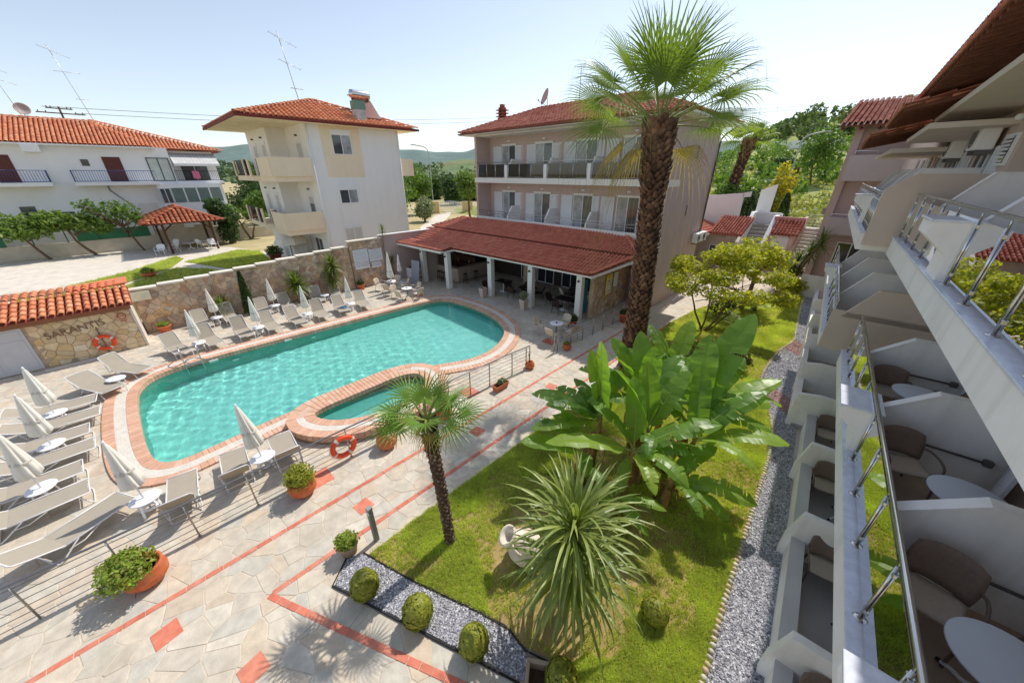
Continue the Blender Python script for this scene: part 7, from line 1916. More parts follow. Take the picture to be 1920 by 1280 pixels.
# ------------------------------------------------------------------ cafe furniture
BEIG = mat('beige_mesh', lin(202, 188, 168), rough=.8, var=.05, fine=.05, fscale=150)
ALUL = mat('aluminium_leg', lin(196, 192, 188), rough=.4, metal=.4)
DKW = mat('dark_wicker', lin(62, 46, 40), rough=.7, var=.15, scale=20)
BLK = mat('dark_table', lin(48, 38, 36), rough=.5)
cc1 = make_chair('beige terrace chair left of the table below the restaurant', BEIG, BEIG, ALUL, 'terrace_chair'); cc1.location = (-10.45, 12.9, 0); cc1.rotation_euler = (0, 0, R(95)); cc1['group'] = 'beige terrace chairs'
WT = make_table('white round table by the fence end on the shaded terrace', WHITE_PLASTIC, GREY, .34, .73, 'cafe_table', 3); WT.location = (-9.65, 13.15, 0); WT['group'] = 'white cafe tables'
MB().lathe([(.001, .73), (.05, .73), (.055, .76), (.045, .76), (.04, .74), (.001, .74)], 12).build('ashtray', IRON, WT)
G5 = 'beige terrace chairs'
for x, y, a, l in ((-9.35, 12.45, 175, 'beige terrace chair with its back to the pool by the shaded table'), (-8.95, 13.4, 265, 'beige terrace chair between shaded table and fence'), (-9.8, 13.95, -5, 'beige terrace chair behind the shaded table')):
    dup(cc1, (x, y, 0), R(a), l, G5)
T2 = dup(WT, (-22.6, 11.1, 0), .2, 'white cafe table under the tall folded umbrella by the wall', 'white cafe tables'); T3 = dup(WT, (-20.35, 11.0, 0), .5, 'white cafe table nearest the pool corner by the wall', 'white cafe tables')
for x, y, a, l in ((-23.3, 10.6, 120, 'beige chair left of the umbrella table'), (-22.1, 11.8, -20, 'beige chair behind the umbrella table'), (-23.1, 11.7, 40, 'beige chair between the umbrella table and the wall'), (-21.9, 10.5, 200, 'beige chair in front of the umbrella table'), (-21.0, 10.6, 110, 'beige chair left of the second cafe table'), (-20.0, 10.35, 190, 'beige chair in front of the second cafe table'), (-19.7, 11.4, -80, 'beige chair right of the second cafe table'), (-20.6, 11.8, 0, 'beige chair behind the second cafe table')):
    dup(cc1, (x, y, 0), R(a), l, G5)
U2 = make_umbrella('tall folded umbrella standing over the cafe table by the wall', 2.7, 1.0, .2); U2.location = (-22.6, 11.1, 0); make_base(U2)
U3 = make_umbrella('smaller folded umbrella behind the tall one near the mauve wall', 2.1, .9, .16); U3.location = (-24.0, 12.6, 0); make_base(U3)
def rl(x, y, z=0): return Vector((-10, 15.7, z)) + Matrix.Rotation(R(3.4), 3, 'Z') @ Vector((x, y, 0))
dk = make_chair('dark wicker chair left of the first restaurant table', DKW, DKW, IRON, 'wicker_chair'); dk.location = rl(-2.5, .9); dk.rotation_euler = (0, 0, R(90)); dk['group'] = 'dark wicker restaurant chairs'
bt = thing('restaurant_table', 'dark square table with white leg in the last bay of the restaurant', 'table', rl(-1.6, .95)); bt['group'] = 'dark restaurant tables'
MB().box(-.55, -.38, .7, .55, .38, .74, bev=.006).build('table_top', BLK, bt); MB().tube([(0, 0, 0), (0, 0, .7)], .035, 8).build('column', WHITE_PAINT, bt); MB().lathe([(.001, 0), (.24, 0), (.24, .03), (.05, .05), (.001, .05)], 16).build('base', WHITE_PAINT, bt)
GW, GT = 'dark wicker restaurant chairs', 'dark restaurant tables'
for x, y, a, l in ((-1.6, .25, 180, 'dark wicker chair in front of the last bay table'), (-1.2, 1.6, 0, 'dark wicker chair behind the last bay table'), (-.7, .9, -90, 'dark wicker chair at the right of the last bay table'), (-4.4, .8, 90, 'dark wicker chair left of the third bay table'), (-5.1, 1.6, 20, 'dark wicker chair behind the third bay table'), (-3.95, 1.5, -60, 'dark wicker chair right of the third bay table'), (-7.35, .2, 100, 'dark wicker chair beside the second column'), (-6.3, 1.2, 60, 'dark wicker chair at the second bay table'), (-5.4, .6, 180, 'dark wicker chair with its back to the pool, third bay'), (-2.2, 2.6, 10, 'dark wicker chair deep in the last bay')):
    dup(dk, rl(x, y), R(a), l, GW)
for x, y, l in ((-4.7, 1.2, 'dark square table in the third bay of the restaurant'), (-6.9, 1.3, 'dark square table in the second bay of the restaurant'), (-1.8, 3.0, 'dark square table at the back of the last bay')): dup(bt, rl(x, y), .1, l, GT)
dup(cc1, rl(-2.6, 2.5), R(150), 'pale chair standing deep in the last restaurant bay', G5); dup(cc1, rl(-.9, 2.4), R(200), 'pale chair at the rear of the last restaurant bay', G5)
def stool(label, loc, proto=[None]):
    if proto[0] is None:
        t = thing('bar_stool', label, 'bar stool', loc, group='dark bar stools')
        MB().lathe([(.001, .72), (.17, .72), (.18, .745), (.16, .765), (.001, .77)], 16).build('seat', BLK, t)
        for k in range(4): a = k * 1.5708 + .785; MB().tube([(.1 * math.cos(a), .1 * math.sin(a), .72), (.2 * math.cos(a), .2 * math.sin(a), 0)], .017, 6).build('leg', BLK, t)
        MB().tube([(.16 * math.cos(a), .16 * math.sin(a), .28) for a in [k * .785 for k in range(9)]], .012, 5).build('foot_ring', BLK, t)
        proto[0] = t
    else: dup(proto[0], loc, .3, label, 'dark bar stools')
for x, y, l in ((-12.5, .1, 'dark bar stool left of the first canopy column'), (-11.95, .05, 'dark bar stool just behind the first canopy column'), (-10.35, .85, 'dark bar stool nearest the pool at the side of the bar'), (-10.3, 1.9, 'dark bar stool further in at the side of the bar')): stool(l, rl(x, y))
chb = thing('menu_board', 'grey menu board leaning against the restaurant pier', 'board', (-22.95, 13.15, 0), R(10))
MB().box(-.42, -.02, .02, .42, .02, 1.75, bev=.01).build('panel', mat('slate_panel', lin(150, 156, 166), rough=.6, var=.06), chb).rotation_euler = (R(-9), 0, 0)
for s in (-.3, .3): MB().box(s - .03, -.02, 0, s + .03, .25, .04).build('foot', GREY, chb)
wp = thing('wheeled_planter', 'square white planter tub holding a palm stump by the mauve wall', 'planter', (-24.55, 14.1, 0), R(6))
MB().box(-.42, -.42, .08, .42, .42, .85, bev=.02).build('tub', WHITE_PAINT, wp); MB().box(-.37, -.37, .85, .37, .37, .87).build('soil', mat('potting_soil', lin(80, 60, 46)), wp)
for s in (-1, 1):
    for q in (-1, 1): MB().lathe([(.04, 0), (.04, .08)], 8, c=(s * .33, q * .33, 0)).build('castor', IRON, wp)
MB().box(.421, -.2, .3, .428, .2, .62).build('motif', mat('planter_motif', lin(170, 120, 104), rough=.7, var=.4, scale=14), wp)
sgn = thing('yellow_price_board', 'yellow framed price board on the restaurant stone wall', 'sign', rl(.52, 2.2, 1.15), R(3.4 + 90))
MB().box(-.35, -.02, 0, .35, .02, 1.15, bev=.01).build('board', mat('sign_yellow', lin(238, 206, 60), rough=.5), sgn); MB().box(-.28, -.025, .06, .28, -.02, .9).build('sheet', NOT, sgn)
ck_ = MB(); rg_ = random.Random(2)
for i in range(4):
    for j in range(3): ck_.box(-.25 + j * .18, -.027, .1 + i * .2, -.1 + j * .18, -.0255, .25 + i * .2, tint=rg_.random() * .9 + .05)
ck_.build('pictures', mat('price_pictures', pal=[lin(200, 120, 70), lin(230, 200, 160), lin(150, 80, 60), lin(220, 220, 200), lin(120, 140, 110)], rough=.6), sgn)
sgn2 = thing('paper_notice', 'plain white paper notice beside the yellow price board', 'notice', rl(.5, 3.1, 1.4), R(3.4 + 90)); MB().box(-.25, -.01, 0, .25, .01, .85).build('sheet', NOT, sgn2)
# ================================================================== NEIGHBOUR YARD AND BACKGROUND
yard_m = mat('yard_ground', lin(186, 170, 128), rough=.95, var=.15, scale=.5, bump=.3, bscale=6, dirt=.7, dirtcol=lin(140, 140, 78), dscale=.1, fine=.1, fscale=8)
sheet('yard_ground', [(-420, -300), (-25.32, -300), (-25.32, 60), (-60, 120), (-420, 300)], [], .55, yard_m, kind='structure')
MB().box(-25.4, -300, -.2, -25.3, -12, .55).build('yard_edge', RMORT, None, kind='structure')
ytg = mat('yard_grass', lin(118, 128, 58), rough=.95, var=.3, scale=1.2, bump=.5, bscale=12, dirt=.5, dirtcol=lin(160, 146, 84), dscale=.4, fine=.2, fscale=25)
yp = mat('yard_paving', lin(216, 206, 192), rough=.9, var=.12, scale=1.5, fine=.08, fscale=10)
def ysheet(name, poly, z, m): return sheet(name, poly, [], z, m, kind='structure')
ysheet('yard_path', [(-27, -12), (-52, -12), (-52.3, 1), (-47, 6), (-40, 8.5), (-38.6, 9.5), (-30, 9.5), (-25.5, 9.5), (-25.5, -12)], .565, yp)
for k, pl in enumerate(([(-26, -6.5), (-36.4, -6.6), (-37.8, -4.4), (-40.5, -1.5), (-45.0, 1.5), (-43.2, 1.9), (-39.0, .6), (-36.0, -1.9), (-33, -3.5), (-26, -4.5)], [(-26, -4.0), (-33, -3.0), (-36.2, -1.3), (-39.3, 1.0), (-37.2, 2.8), (-34, 4.0), (-26, 4.6)], [(-41.5, 1.8), (-44.4, 6.2), (-42.4, 7.6), (-33.6, 7.0), (-30.5, 6.4), (-33, 5.2), (-36.8, 3.6)])):
    o = ysheet('yard_lawn', pl, .575, ytg)
    scatter('grass', pl, 5200, tuft_mesh(50 + k, 8, .12), .575, grass_m, o, .7, 1.4, .3, None, 60 + k)
# boundary wall with green netting
bw = thing('yard_boundary_wall', 'low pale boundary wall with green netting in front of the apartments', 'wall')
PALE = mat('pale_block', lin(204, 194, 176), rough=.9, var=.1, dirt=.2, dirtcol=lin(150, 140, 124))
MB().box(-52.7, -20, .5, -52.4, 12, 1.75).build('wall_core', PALE, bw)
NET = mat('green_netting', lin(66, 128, 96), rough=.9, var=.15, scale=2)
MB().box(-52.55, -20, 1.75, -52.5, -8.5, 3.0).build('netting', NET, bw); MB().box(-52.55, -4.4, 1.75, -52.5, .6, 2.7).build('netting', NET, bw)
for k in range(12): MB().tube([(-52.45, -19 + k * 2.0, .5), (-52.45, -19 + k * 2.0, 3.1)], .04, 6).build('post', mat('green_post', lin(60, 84, 70)), bw)
for k in range(10): MB().box(-52.75, 1 + k * .8, 1.75, -52.35, 1.8 + k * .8, 2.2 + .25 * (k % 3)).build('stepped_block', PALE, bw)
# gazebo
gz = thing('gazebo', 'wooden gazebo with red tiled hip roof and white chairs beneath', 'gazebo')
GP = [(-46.8, 1.5), (-46.9, 5.0), (-52.0, 5.0), (-52.0, 1.2)]
for x, y in GP:
    po = MB().box(x - .09, y - .09, .55, x + .09, y + .09, 3.3).build('post', WOOD_DARK, gz)
    cx_, cy_ = (-49.4 - x), (3.2 - y); s = math.hypot(cx_, cy_)
    MB().tube([(x, y, 2.6), (x, y + (.8 if cy_ > 0 else -.8), 3.3)], .06, 4).build('brace', WOOD_DARK, po)
MB().box(-52.1, 1.1, 3.25, -46.7, 1.3, 3.42).box(-52.1, 4.95, 3.25, -46.7, 5.1, 3.42).box(-52.1, 1.3, 3.25, -51.9, 4.95, 3.42).box(-46.95, 1.3, 3.25, -46.75, 4.95, 3.42).build('beams', WOOD_DARK, gz)
ga, gb, gc, gd, gt0, gt1 = (-53.0, .1, 3.3), (-45.8, .1, 3.3), (-45.8, 6.1, 3.3), (-53, 6.1, 3.3), (-50.6, 3.1, 4.55), (-48.2, 3.1, 4.55)
MB()._add([ga, gb, gc, gd, gt0, gt1], [(0, 1, 5, 4), (1, 2, 5), (2, 3, 4, 5), (3, 0, 4), (3, 2, 1, 0)]).build('roof_deck', WOOD_DARK, gz)
GTILE = mat('gazebo_tile', pal=[lin(196, 110, 74), lin(176, 92, 62), lin(210, 130, 92), lin(160, 84, 60)], rough=.8, var=.15, scale=5)
hip_side(gz, gb, gc, gt1, gt1, GTILE, 81, pitch=(.34, .42), single=70); hip_side(gz, ga, gb, gt0, gt1, GTILE, 82, pitch=(.34, .42), single=40)
for p, q in ((gb, gt1), (gc, gt1), (gt0, gt1), (ga, gt0)): ridge_tiles(gz, (p[0], p[1], p[2] + .05), (q[0], q[1], q[2] + .05), GTILE, step=.45, r=.14)
pc = make_chair('white plastic chair at the front corner of the gazebo', WHITE_PLASTIC, WHITE_PLASTIC, WHITE_PLASTIC, 'plastic_chair'); pc.location = (-46.5, .7, .57); pc.scale = (1.15,) * 3; pc.rotation_euler = (0, 0, 1.2); pc['group'] = 'white plastic chairs under the gazebo'
for x, y, a, l in ((-47.2, 1.7, .3, 'white plastic chair just inside the gazebo front post'), (-47.8, 3.9, 2.5, 'white plastic chair at the middle of the gazebo'), (-47.0, 4.7, 1.8, 'white plastic chair beside the right gazebo post'), (-49.2, 1.9, .8, 'white plastic chair at the back of the gazebo')): dup(pc, (x, y, .57), a, l, 'white plastic chairs under the gazebo', (1.15,) * 3)
pt = make_table('white plastic table under the gazebo', WHITE_PLASTIC, WHITE_PLASTIC, .55, .74, 'plastic_table'); pt.location = (-48.0, 3.0, .57)
pu = thing('open_umbrella', 'open white parasol on the white house terrace', 'umbrella', (-33.5, 8.3, .57))
MB().tube([(0, 0, 0), (0, 0, 2.5)], .025, 6).build('pole', LFRAME, pu)
MB().lathe([(1.25, 1.75), (1.22, 1.95), (1.0, 2.2), (.6, 2.42), (.001, 2.52)], 8, smooth=False).lathe([(1.25, 1.75), (1.2, 1.94), (.98, 2.18), (.001, 2.5)][::-1], 8, smooth=False).build('canopy', CANV, pu)
wc = thing('beach_cabin', 'white canvas cabin beside the open parasol on the terrace', 'cabin', (-34.2, 8.9, .57)); MB().box(-.8, -.5, 0, .8, .5, 1.7, bev=.03).build('sides', CANV, wc); MB().box(-.25, -.51, .0, -.02, -.5, 1.6).build('opening', DARK, wc)  # opening is a flat dark sheet on the closed box, its shade painted
tk_ = make_table('grey folding table on the white house terrace', GREY, GREY, .5, .7, 'folding_table'); tk_.location = (-31.0, 8.6, .57)
tree('low_hedge', 'low green hedge at the foot of the white house corner', (-30.0, 7.7, .57), [(0, 0, .3, 1.0, .5, .4), (1.4, .4, .35, .8, .5, .4), (-1.2, 0, .3, .8, .5, .35)], 900, .1, DG, [(0, 0, .04, 0, 0, .3, .02)], 33, cat='hedge', twigs=2)
rc = thing('red_gas_bottle', 'red gas bottle standing on the white house terrace', 'gas bottle', (-32.3, 9.3, .57)); MB().lathe([(.001, 0), (.16, .02), (.17, .1), (.17, .75), (.12, .9), (.05, .95), (.05, 1.0)], 12).build('cylinder', mat('bottle_red', lin(150, 40, 40), rough=.5), rc); MB().lathe([(.08, .95), (.09, 1.08), (.07, 1.08)], 8).build('valve_guard', IRON, rc)
# yard trees
LY = leafmat('yard_leaf', [lin(106, 132, 60), lin(124, 148, 70), lin(88, 114, 52), lin(140, 158, 80)], transl=.4)
tree('yard_tree', 'left bushy tree on a dark leaning trunk before the apartments', (-51.5, -6.4, .55), [(-.4, -1.6, 3.0, 1.4, 1.8, .9), (0, .6, 3.1, 1.3, 1.5, .9), (.3, -.4, 2.5, 1.5, 1.8, .7), (-.2, -2.6, 2.6, 1.1, 1.2, .7)], 2300, .22, LY, [(0, 0, .12, 0, -.9, 2.4, .06)], 41, shell=.3)
tree('yard_tree', 'middle tree with a slanting dark trunk before the apartments', (-51.3, -3.6, .55), [(-.2, -1.5, 3.2, 1.3, 1.4, .8), (0, -.2, 3.0, 1.2, 1.3, .8), (.2, 1.0, 2.6, 1.0, 1.0, .7)], 1700, .22, LY, [(0, 0, .12, 0, -1.0, 2.6, .06)], 42, shell=.3)
tree('yard_tree', 'thin sparse tree with bare twigs beside the gazebo', (-51.0, -.35, .55), [(-.2, -1.6, 3.6, 1.3, 1.5, 1.1), (0, -.4, 3.9, 1.1, 1.2, 1.0), (.2, .4, 3.2, 1.0, .9, .7), (0, -2.4, 4.3, .8, .9, .8)], 750, .2, MG, [(0, 0, .1, 0, -.8, 2.4, .05)], 43, shell=.2, twigs=34)
tree('yard_bush', 'tall dark leafy bush to the right of the gazebo', (-49.8, 6.6, .55), [(0, 0, 1.2, 1.0, 1.0, 1.2), (.1, .2, 2.6, 1.1, 1.2, 1.2), (0, -.4, 3.9, .9, 1.0, .9)], 2200, .2, DG, [(0, 0, .1, 0, 0, 2.8, .05)], 44, cat='bush', shell=.4)
tree('yard_tree', 'forked small tree below the white house balcony', (-51.5, 8.8, .55), [(-.2, -1.2, 3.2, .9, 1.1, .7), (0, .8, 2.7, .9, 1.1, .6), (.2, 1.7, 2.4, .7, .8, .5)], 1000, .2, MG, [(0, 0, .14, 0, -.7, 2.4, .06), (0, .1, .1, 0, .9, 2.2, .05)], 45, shell=.3)
tree('garden_shrub', 'bright green shrub at the far left edge behind the hut', (-26.3, -7.3, .55), [(0, 0, 1.1, .8, 1.2, 1.1), (-.4, -1, 1.2, .8, 1, 1)], 1600, .12, SUCC, [(0, 0, .06, 0, 0, .9, .03)], 46, cat='bush')
pb = thing('yard_bench_block', 'long pale stone block at the corner of the neighbour lawn', 'bench', (-35.6, -5.8, .57), R(75)); MB().box(-1.3, -.25, 0, 1.3, .25, .4, bev=.03).build('block', PALE, pb)
# gate and walls beyond the houses
gt = thing('garden_gate', 'white barred double gate between cream pillars beyond the houses', 'gate', (-58.5, 43.2, .55), R(48))
CP = mat('cream_pillar', lin(226, 198, 150), rough=.9, var=.05)
MB().box(-5.6, -.2, 0, -2.2, .2, 2.1).build('gate_pillar', CP, gt); MB().box(2.2, -.2, 0, 4.2, .2, 2.1).build('gate_pillar', CP, gt)
for k in range(21): MB().tube([(-2.1 + k * .21, 0, .1), (-2.1 + k * .21, 0, 2.0 + .25 * math.sin(k / 20 * 3.14))], .03, 4).build('bar', WHITE_PAINT, gt)
for z in (.25, 1.2, 1.9): MB().tube([(-2.15, 0, z), (2.15, 0, z)], .035, 4).build('rail', WHITE_PAINT, gt)
pth = sheet('garden_path', [(-30, 19), (-36, 27.5), (-43.6, 30), (-56.5, 41.5), (-58.8, 43.4), (-60.2, 44), (-57, 38.5), (-45, 27.5), (-38, 25), (-31, 17.5)], [], .575, yp, kind='structure')
wrf = thing('wire_fence', 'thin wire fence on posts behind the restaurant', 'fence', (-31, 22, .55), R(125))
for k in range(6): MB().tube([(k * 3.2 - 4, 0, 0), (k * 3.2 - 4, 0, 1.9)], .035, 5).build('post', GREY, wrf)
for z in (.3, .8, 1.3, 1.8): MB().tube([(-4, 0, z), (12, 0, z)], .012, 4).build('wire', GREY, wrf)
BT = [('street_tree', 'large rounded green tree behind the white house balcony', (-58, 32.5, .5), 9.3, 3.7, MG, 1), ('street_tree', 'smaller round tree on a thin trunk beside the large one', (-60.5, 38.5, .5), 6.6, 2.1, MG, 2), ('street_tree', 'bright tree hugging the corner of the mauve house', (-47, 38.5, .5), 7.2, 2.2, LY, 3),
      ('olive_tree', 'silvery olive tree in front of the cream gate pillar', (-50.5, 32.0, .5), 3.6, 1.7, OLV, 4), ('street_tree', 'dark green tree left of the white house behind its balconies', (-66, 15.5, .5), 8.0, 3.6, DG, 5), ('street_tree', 'sunlit tree crown peeping above the left balconies', (-74, 21, .5), 9.2, 3.0, LY, 6), ('street_tree', 'dense tree at the end of the apartment building', (-62, 11.8, .5), 6.5, 2.8, DG, 7), ('street_tree', 'low spreading tree below the left balconies of the white house', (-57, 12.5, .5), 4.6, 2.4, MG, 8), ('street_tree', 'tall green tree right behind the white house corner', (-49, 26.5, .5), 7.0, 3.0, MG, 9), ('street_tree', 'broad tree beyond the cream gate pillar', (-74, 56, .5), 6.0, 3.4, DG, 10), ('street_tree', 'rounded dark tree beside the mauve house far corner', (-66, 58, .5), 6.5, 2.6, DG, 11)]
for nm, lb_, loc, h, r, m, sd in BT:
    rg = random.Random(sd + 70); lobes = [(rg.uniform(-.5, .5) * r, rg.uniform(-.5, .5) * r, h - r * .7 + rg.uniform(-.5, .4) * r, r * rg.uniform(.5, .75), r * rg.uniform(.5, .75), r * rg.uniform(.4, .65)) for _ in range(9)] + [(0, 0, h - r * 1.25, r * .8, r * .8, r * .6)]
    tree(nm, lb_, loc, lobes, 4200, .3 if r > 3 else .2, m, [(0, 0, .2, 0, 0, h - r * 1.2, .12)], sd + 70, shell=.45, group='trees beyond the houses')
def street_lamp(label, loc, h, arm, rz):
    t = thing('street_lamp', label, 'street lamp', loc, rz)
    MB().tube(smooth_open([(0, 0, 0), (0, 0, h * .8), (.1, 0, h), (arm, 0, h + .5)], 2), .09, 7).build('pole', mat('galvanised', lin(176, 176, 172), rough=.5), t)
    MB().box(arm - .1, -.12, h + .42, arm + .8, .12, h + .58, bev=.04).build('lamp_head', mat('galvanised', lin(176, 176, 172)), t)
street_lamp('street lamp rising behind the trees between the two houses', (-66.4, 44.6, .5), 11.6, 3.0, R(210))
street_lamp('street lamp on the hillside road with curved arm', (-9.8, 67, 3.5), 8.6, 2.6, R(35))
# hillside on the right
def hillz(x, y):
    k = min(1, max(0, (y - 41) / 7)); m_ = min(1, max(0, (x + 75) / 35)); m_ = m_ * m_ * (3 - 2 * m_)
    z = 3.3 * k + max(0, y - 48) * .088 + (3.0 * (1 / (1 + math.exp(-(y - 200) / 14))) + max(0, y - 205) * .10)
    z = min(z, 33) + .35 * math.sin(x * .21 + y * .13) + .25 * math.sin(x * .5 - y * .31)
    return .45 + (z - .45) * m_ if y > 41 else .45
xs = np.concatenate([np.linspace(-130, -30, 26), np.linspace(-28, 60, 60)]); ys = np.concatenate([np.linspace(41, 70, 30), np.linspace(72, 460, 70)])
V = np.array([(x, y, hillz(x, y) - .5) for x in xs for y in ys]); ny_ = len(ys)
F = np.array([(i * ny_ + j, (i + 1) * ny_ + j, (i + 1) * ny_ + j + 1, i * ny_ + j + 1) for i in range(len(xs) - 1) for j in range(ny_ - 1)])
hill_m = mat('hillside_grass', lin(150, 158, 88), rough=.95, var=.22, scale=.25, bump=.6, bscale=2, dirt=.7, dirtcol=lin(186, 164, 110), dscale=.06, fine=.2, fscale=4)
hill = put('hillside', fast_mesh('hillside', V, F, smooth=True), hill_m, kind='structure')
rg = np.random.default_rng(12)
WEED = leafmat('weed', [lin(150, 160, 86), lin(176, 176, 106), lin(126, 142, 70), lin(196, 186, 124), lin(110, 128, 64)], transl=.3)
pts = []
while len(pts) < 15000:
    x, y = rg.uniform(-40, 6), 42 + rg.random() ** 1.6 * 95
    if math.sin(x * .35 + 1) * math.sin(y * .2) + rg.random() > .45: pts.append((x, y, hillz(x, y) - .5 + rg.uniform(0, .5)))
leaf_cloud('tall_weeds', np.array(pts), .34, WEED, hill, 13, long=2.6, kind='stuff')
pts = []
for k in range(260):
    y = rg.uniform(202, 300); x = rg.uniform(-125, 20); h = rg.uniform(4, 8); r = rg.uniform(2, 3.6); z = hillz(x, y)
    d = rg.normal(size=(95, 3)); d /= np.linalg.norm(d, axis=1)[:, None]; pts.append(np.array([x, y, z + h * .5]) + d * np.array([r, r, h * .55]) * (1 - .3 * rg.random((95, 1))))
leaf_cloud('hilltop_wood', np.concatenate(pts), 1.15, leafmat('wood_leaf', [lin(96, 116, 72), lin(116, 134, 82), lin(80, 100, 64), lin(132, 146, 94)], transl=.25), None, 14, kind='stuff')
pts = []
for k in range(75):
    y = 58 + rg.random() ** 1.3 * 135; x = rg.uniform(-46, 4) * (.6 + y / 300); h = rg.uniform(.8, 2.6) * (1 + y / 150); r = h * rg.uniform(.6, 1.0); z = hillz(x, y) - .5
    d = rg.normal(size=(120, 3)); d /= np.linalg.norm(d, axis=1)[:, None]; pts.append(np.array([x, y, z + h * .45]) + d * np.array([r, r, h * .55]) * (1 - .35 * rg.random((120, 1))))
leaf_cloud('hillside_shrubs', np.concatenate(pts), .5, MG, hill, 15, kind='stuff')
fw_ = thing('long_field_wall', 'long white wall across the top of the hillside field', 'wall'); 
for k in range(9): x0, x1 = -95 + k * 9, -86.4 + k * 9; MB().box(x0, 192 - k * .3, hillz(x0, 192) - .6, x1, 192.3 - k * .3, hillz(x0, 192) + 2.2).build('wall_panel', PLASTER_W, fw_)
GOLD = leafmat('gold_leaf', [lin(176, 164, 48), lin(196, 180, 60), lin(150, 148, 44)], transl=.4)
HT = [('hill_tree', 'tall dense cone-shaped tree on the slope beyond the stairs', (-8.4, 78, 0), 9.0, 3.4, MG, 1), ('hill_tree', 'bright round tree on the slope against the far block', (-3.5, 96, 0), 8.6, 4.0, LY, 2), ('hill_bush', 'dark rounded bush in the middle of the slope', (-16.5, 100, 0), 3.6, 2.6, DG, 3),
      ('garden_shrub', 'dark leafy shrubs behind the curved white wall', (-9.5, 46.5, 0), 4.6, 2.4, DG, 4), ('garden_shrub', 'glossy green shrub right of the far palm trunk', (-12.6, 48.5, 0), 4.2, 2.0, MG, 5), ('conifer', 'golden conifer behind the curved white wall end', (-8.0, 49.5, 0), 6.4, 1.6, GOLD, 6), ('conifer', 'brown-green conifer left of the far palm trunk', (-16.2, 47.5, 0), 6.2, 1.9, leafmat('rusty_leaf', [lin(112, 112, 48), lin(134, 120, 54), lin(90, 98, 44)], transl=.35), 7), ('yellow_bush', 'low yellow bush by the mauve house corner', (-16.8, 44, 0), 1.9, 1.2, GOLD, 8)]
for nm, lb_, (x, y, z), h, r, m, sd in HT:
    g = random.Random(sd + 90); lobes = [(g.uniform(-.5, .5) * r, g.uniform(-.5, .5) * r, h * g.uniform(.3, .8), r * g.uniform(.45, .7), r * g.uniform(.45, .7), h * g.uniform(.15, .26)) for _ in range(9)] + [(0, 0, h * .4, r * .8, r * .8, h * .3), (0, 0, h * .85, r * .35, r * .35, h * .15)]
    tree(nm, lb_, (x, y, hillz(x, y) - .6), lobes, 2600, .26 if y > 60 else .2, m, [(0, 0, .15, 0, 0, h * .7, .06)], sd + 90, shell=.5, cat='tree' if 'tree' in nm or 'conifer' in nm else 'bush')
dw = thing('brown_timber_sign', 'dark timber lattice post on the hillside beyond the stairs', 'post', (-7.2, 52, 3.6)); MB().box(-.25, -.1, 0, -.1, .1, 4.5).box(.1, -.1, 0, .25, .1, 4.5).build('posts', WOOD_DARK, dw)
for k in range(8): MB().box(-.1, -.05, .4 + k * .5, .1, .05, .5 + k * .5).build('rung', WOOD_DARK, dw)
cyp = thing('cypress', 'small dark cypress beside the stair head railing', 'cypress', (-6.2, 44.5, 3.0)); MB().tube([(0, 0, 0), (0, 0, 2.2)], [.05, .01], 5).build('trunk', BARK, cyp)
gg = np.random.default_rng(19); hh = gg.random(700); an_ = gg.uniform(0, 6.28, 700); rr_ = (.6 * (1 - hh) ** .7 + .04) * (.7 + .35 * gg.random(700)); leaf_cloud('foliage', np.stack([rr_ * np.cos(an_), rr_ * np.sin(an_), .1 + 2.7 * hh], 1), .16, DG, cyp, 19, long=2)
# far hills
def ridge(name, r0, r1, prof, m, seed, n=200, base=-2):
    g = random.Random(seed); ph = [g.uniform(0, 6) for _ in range(6)]; V = []; rows = 14
    for i in range(n + 1):
        az = -60 + 120 * i / n            # degrees right of the view axis
        hgt_ = prof(az) * (1 + .13 * math.sin(az * .25 + ph[0]) + .06 * math.sin(az * .6 + ph[1]) + .015 * math.sin(az * 1.5 + ph[2]))
        th = R(44.2 + 90 - az)
        for j in range(rows):
            t = j / (rows - 1); r = r0 + (r1 - r0) * t; z = base + hgt_ * r1 * (t * t * (3 - 2 * t)) * (1 + .02 * math.sin(az * 1.1 + t * 9 + ph[3]))
            V.append((r * math.cos(th), r * math.sin(th), z))
    F = [(i * rows + j, i * rows + j + 1, (i + 1) * rows + j + 1, (i + 1) * rows + j) for i in range(n) for j in range(rows - 1)]
    return put(name, fast_mesh(name, V, [f[::-1] for f in F], smooth=True), m, kind='structure')
ridge('far_hills', 1900, 3200, lambda a: .058, mat('haze_tinted_scrub', lin(104, 124, 118), rough=1, var=.12, scale=.006, fine=.12, fscale=.03), 3)  # scrub green shifted towards blue: distance haze put into the colour
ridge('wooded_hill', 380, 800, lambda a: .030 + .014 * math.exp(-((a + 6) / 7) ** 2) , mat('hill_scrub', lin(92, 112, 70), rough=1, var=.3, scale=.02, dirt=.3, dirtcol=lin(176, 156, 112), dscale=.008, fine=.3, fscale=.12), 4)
g = np.random.default_rng(31); C = []
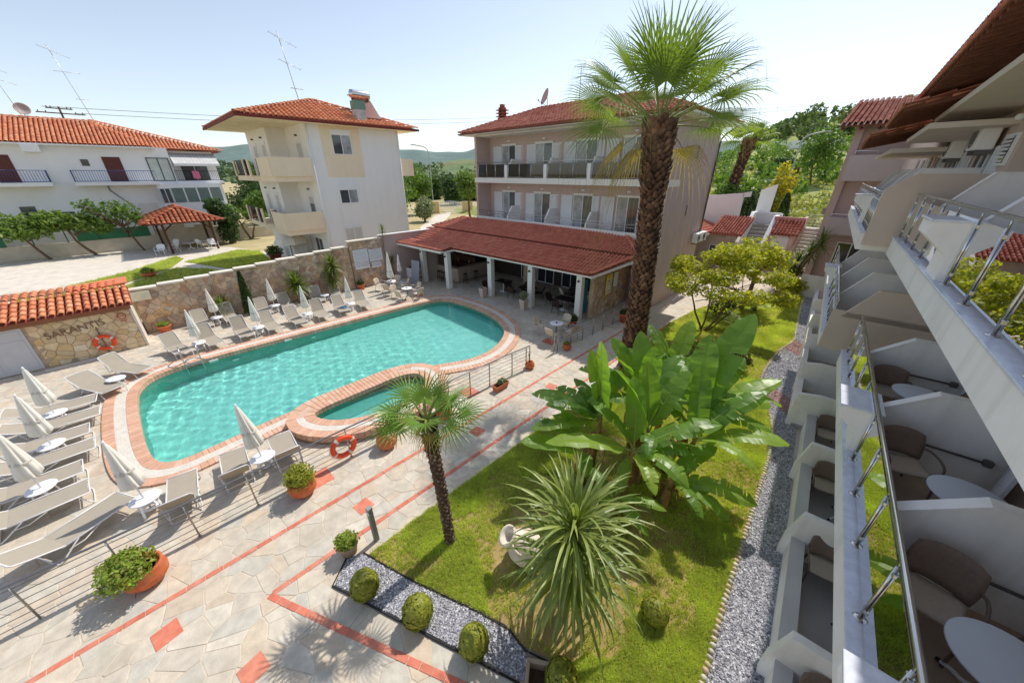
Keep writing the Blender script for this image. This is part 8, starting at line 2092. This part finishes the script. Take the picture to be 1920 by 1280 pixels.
for k in range(900):
    az = g.uniform(-58, 0); r = 330 + g.random() * 420; th = R(44.2 + 90 - az); t = max(0, (r - 380) / 420); z = -2 + .028 * 800 * t * t * (3 - 2 * t); s = g.uniform(2.5, 6)
    d = g.normal(size=(26, 3)); d /= np.linalg.norm(d, axis=1)[:, None]; C.append(np.array([r * math.cos(th), r * math.sin(th), z + s * .6]) + d * s * np.array([1, 1, .9]) * (1 - .3 * g.random((26, 1))))
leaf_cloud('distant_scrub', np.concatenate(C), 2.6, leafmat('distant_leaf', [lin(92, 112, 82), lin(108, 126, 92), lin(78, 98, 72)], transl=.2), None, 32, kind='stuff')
C = []
for k in range(110):
    az = -19 + k * .17 + g.uniform(-.3, .3); r = g.uniform(105, 190); th = R(44.2 + 90 - az); h = g.uniform(4, 8)
    d = g.normal(size=(150, 3)); d /= np.linalg.norm(d, axis=1)[:, None]; C.append(np.array([r * math.cos(th), r * math.sin(th), h * .5]) + d * np.array([1.6, 1.6, h * .52]) * (1 - .35 * g.random((150, 1))))
leaf_cloud('distant_tree_row', np.concatenate(C), .7, DG, None, 33, kind='stuff')
# overhead lines
LINE = mat('power_line', lin(110, 116, 130), rough=.6)
for k, (a, b) in enumerate((((-90, -4.4, 16.2), (-82.6, 72.6, 20.8)), ((-90, -1.4, 15.6), (-82.1, 73.2, 20.0)), ((-82.6, 72.6, 20.8), (-6.1, 109.8, 20.6)), ((-82.1, 73.2, 20.0), (-5.9, 109.8, 20.0)), ((-6.1, 109.8, 20.6), (60, 100, 21)), ((-5.9, 109.8, 20.0), (60, 100, 20.4)))):
    a, b = Vector(a), Vector(b); MB().tube([a.lerp(b, t / 12) - Vector((0, 0, 1.0 * math.sin(t / 12 * 3.14))) for t in range(13)], .03, 4).build('power_line', LINE, None, label=['upper overhead wire on the left span', 'lower overhead wire on the left span', 'upper overhead wire behind the mauve house', 'lower overhead wire behind the mauve house', 'upper overhead wire on the right span over the hill', 'lower overhead wire on the right span over the hill'][k], cat='wire', group='overhead wires')
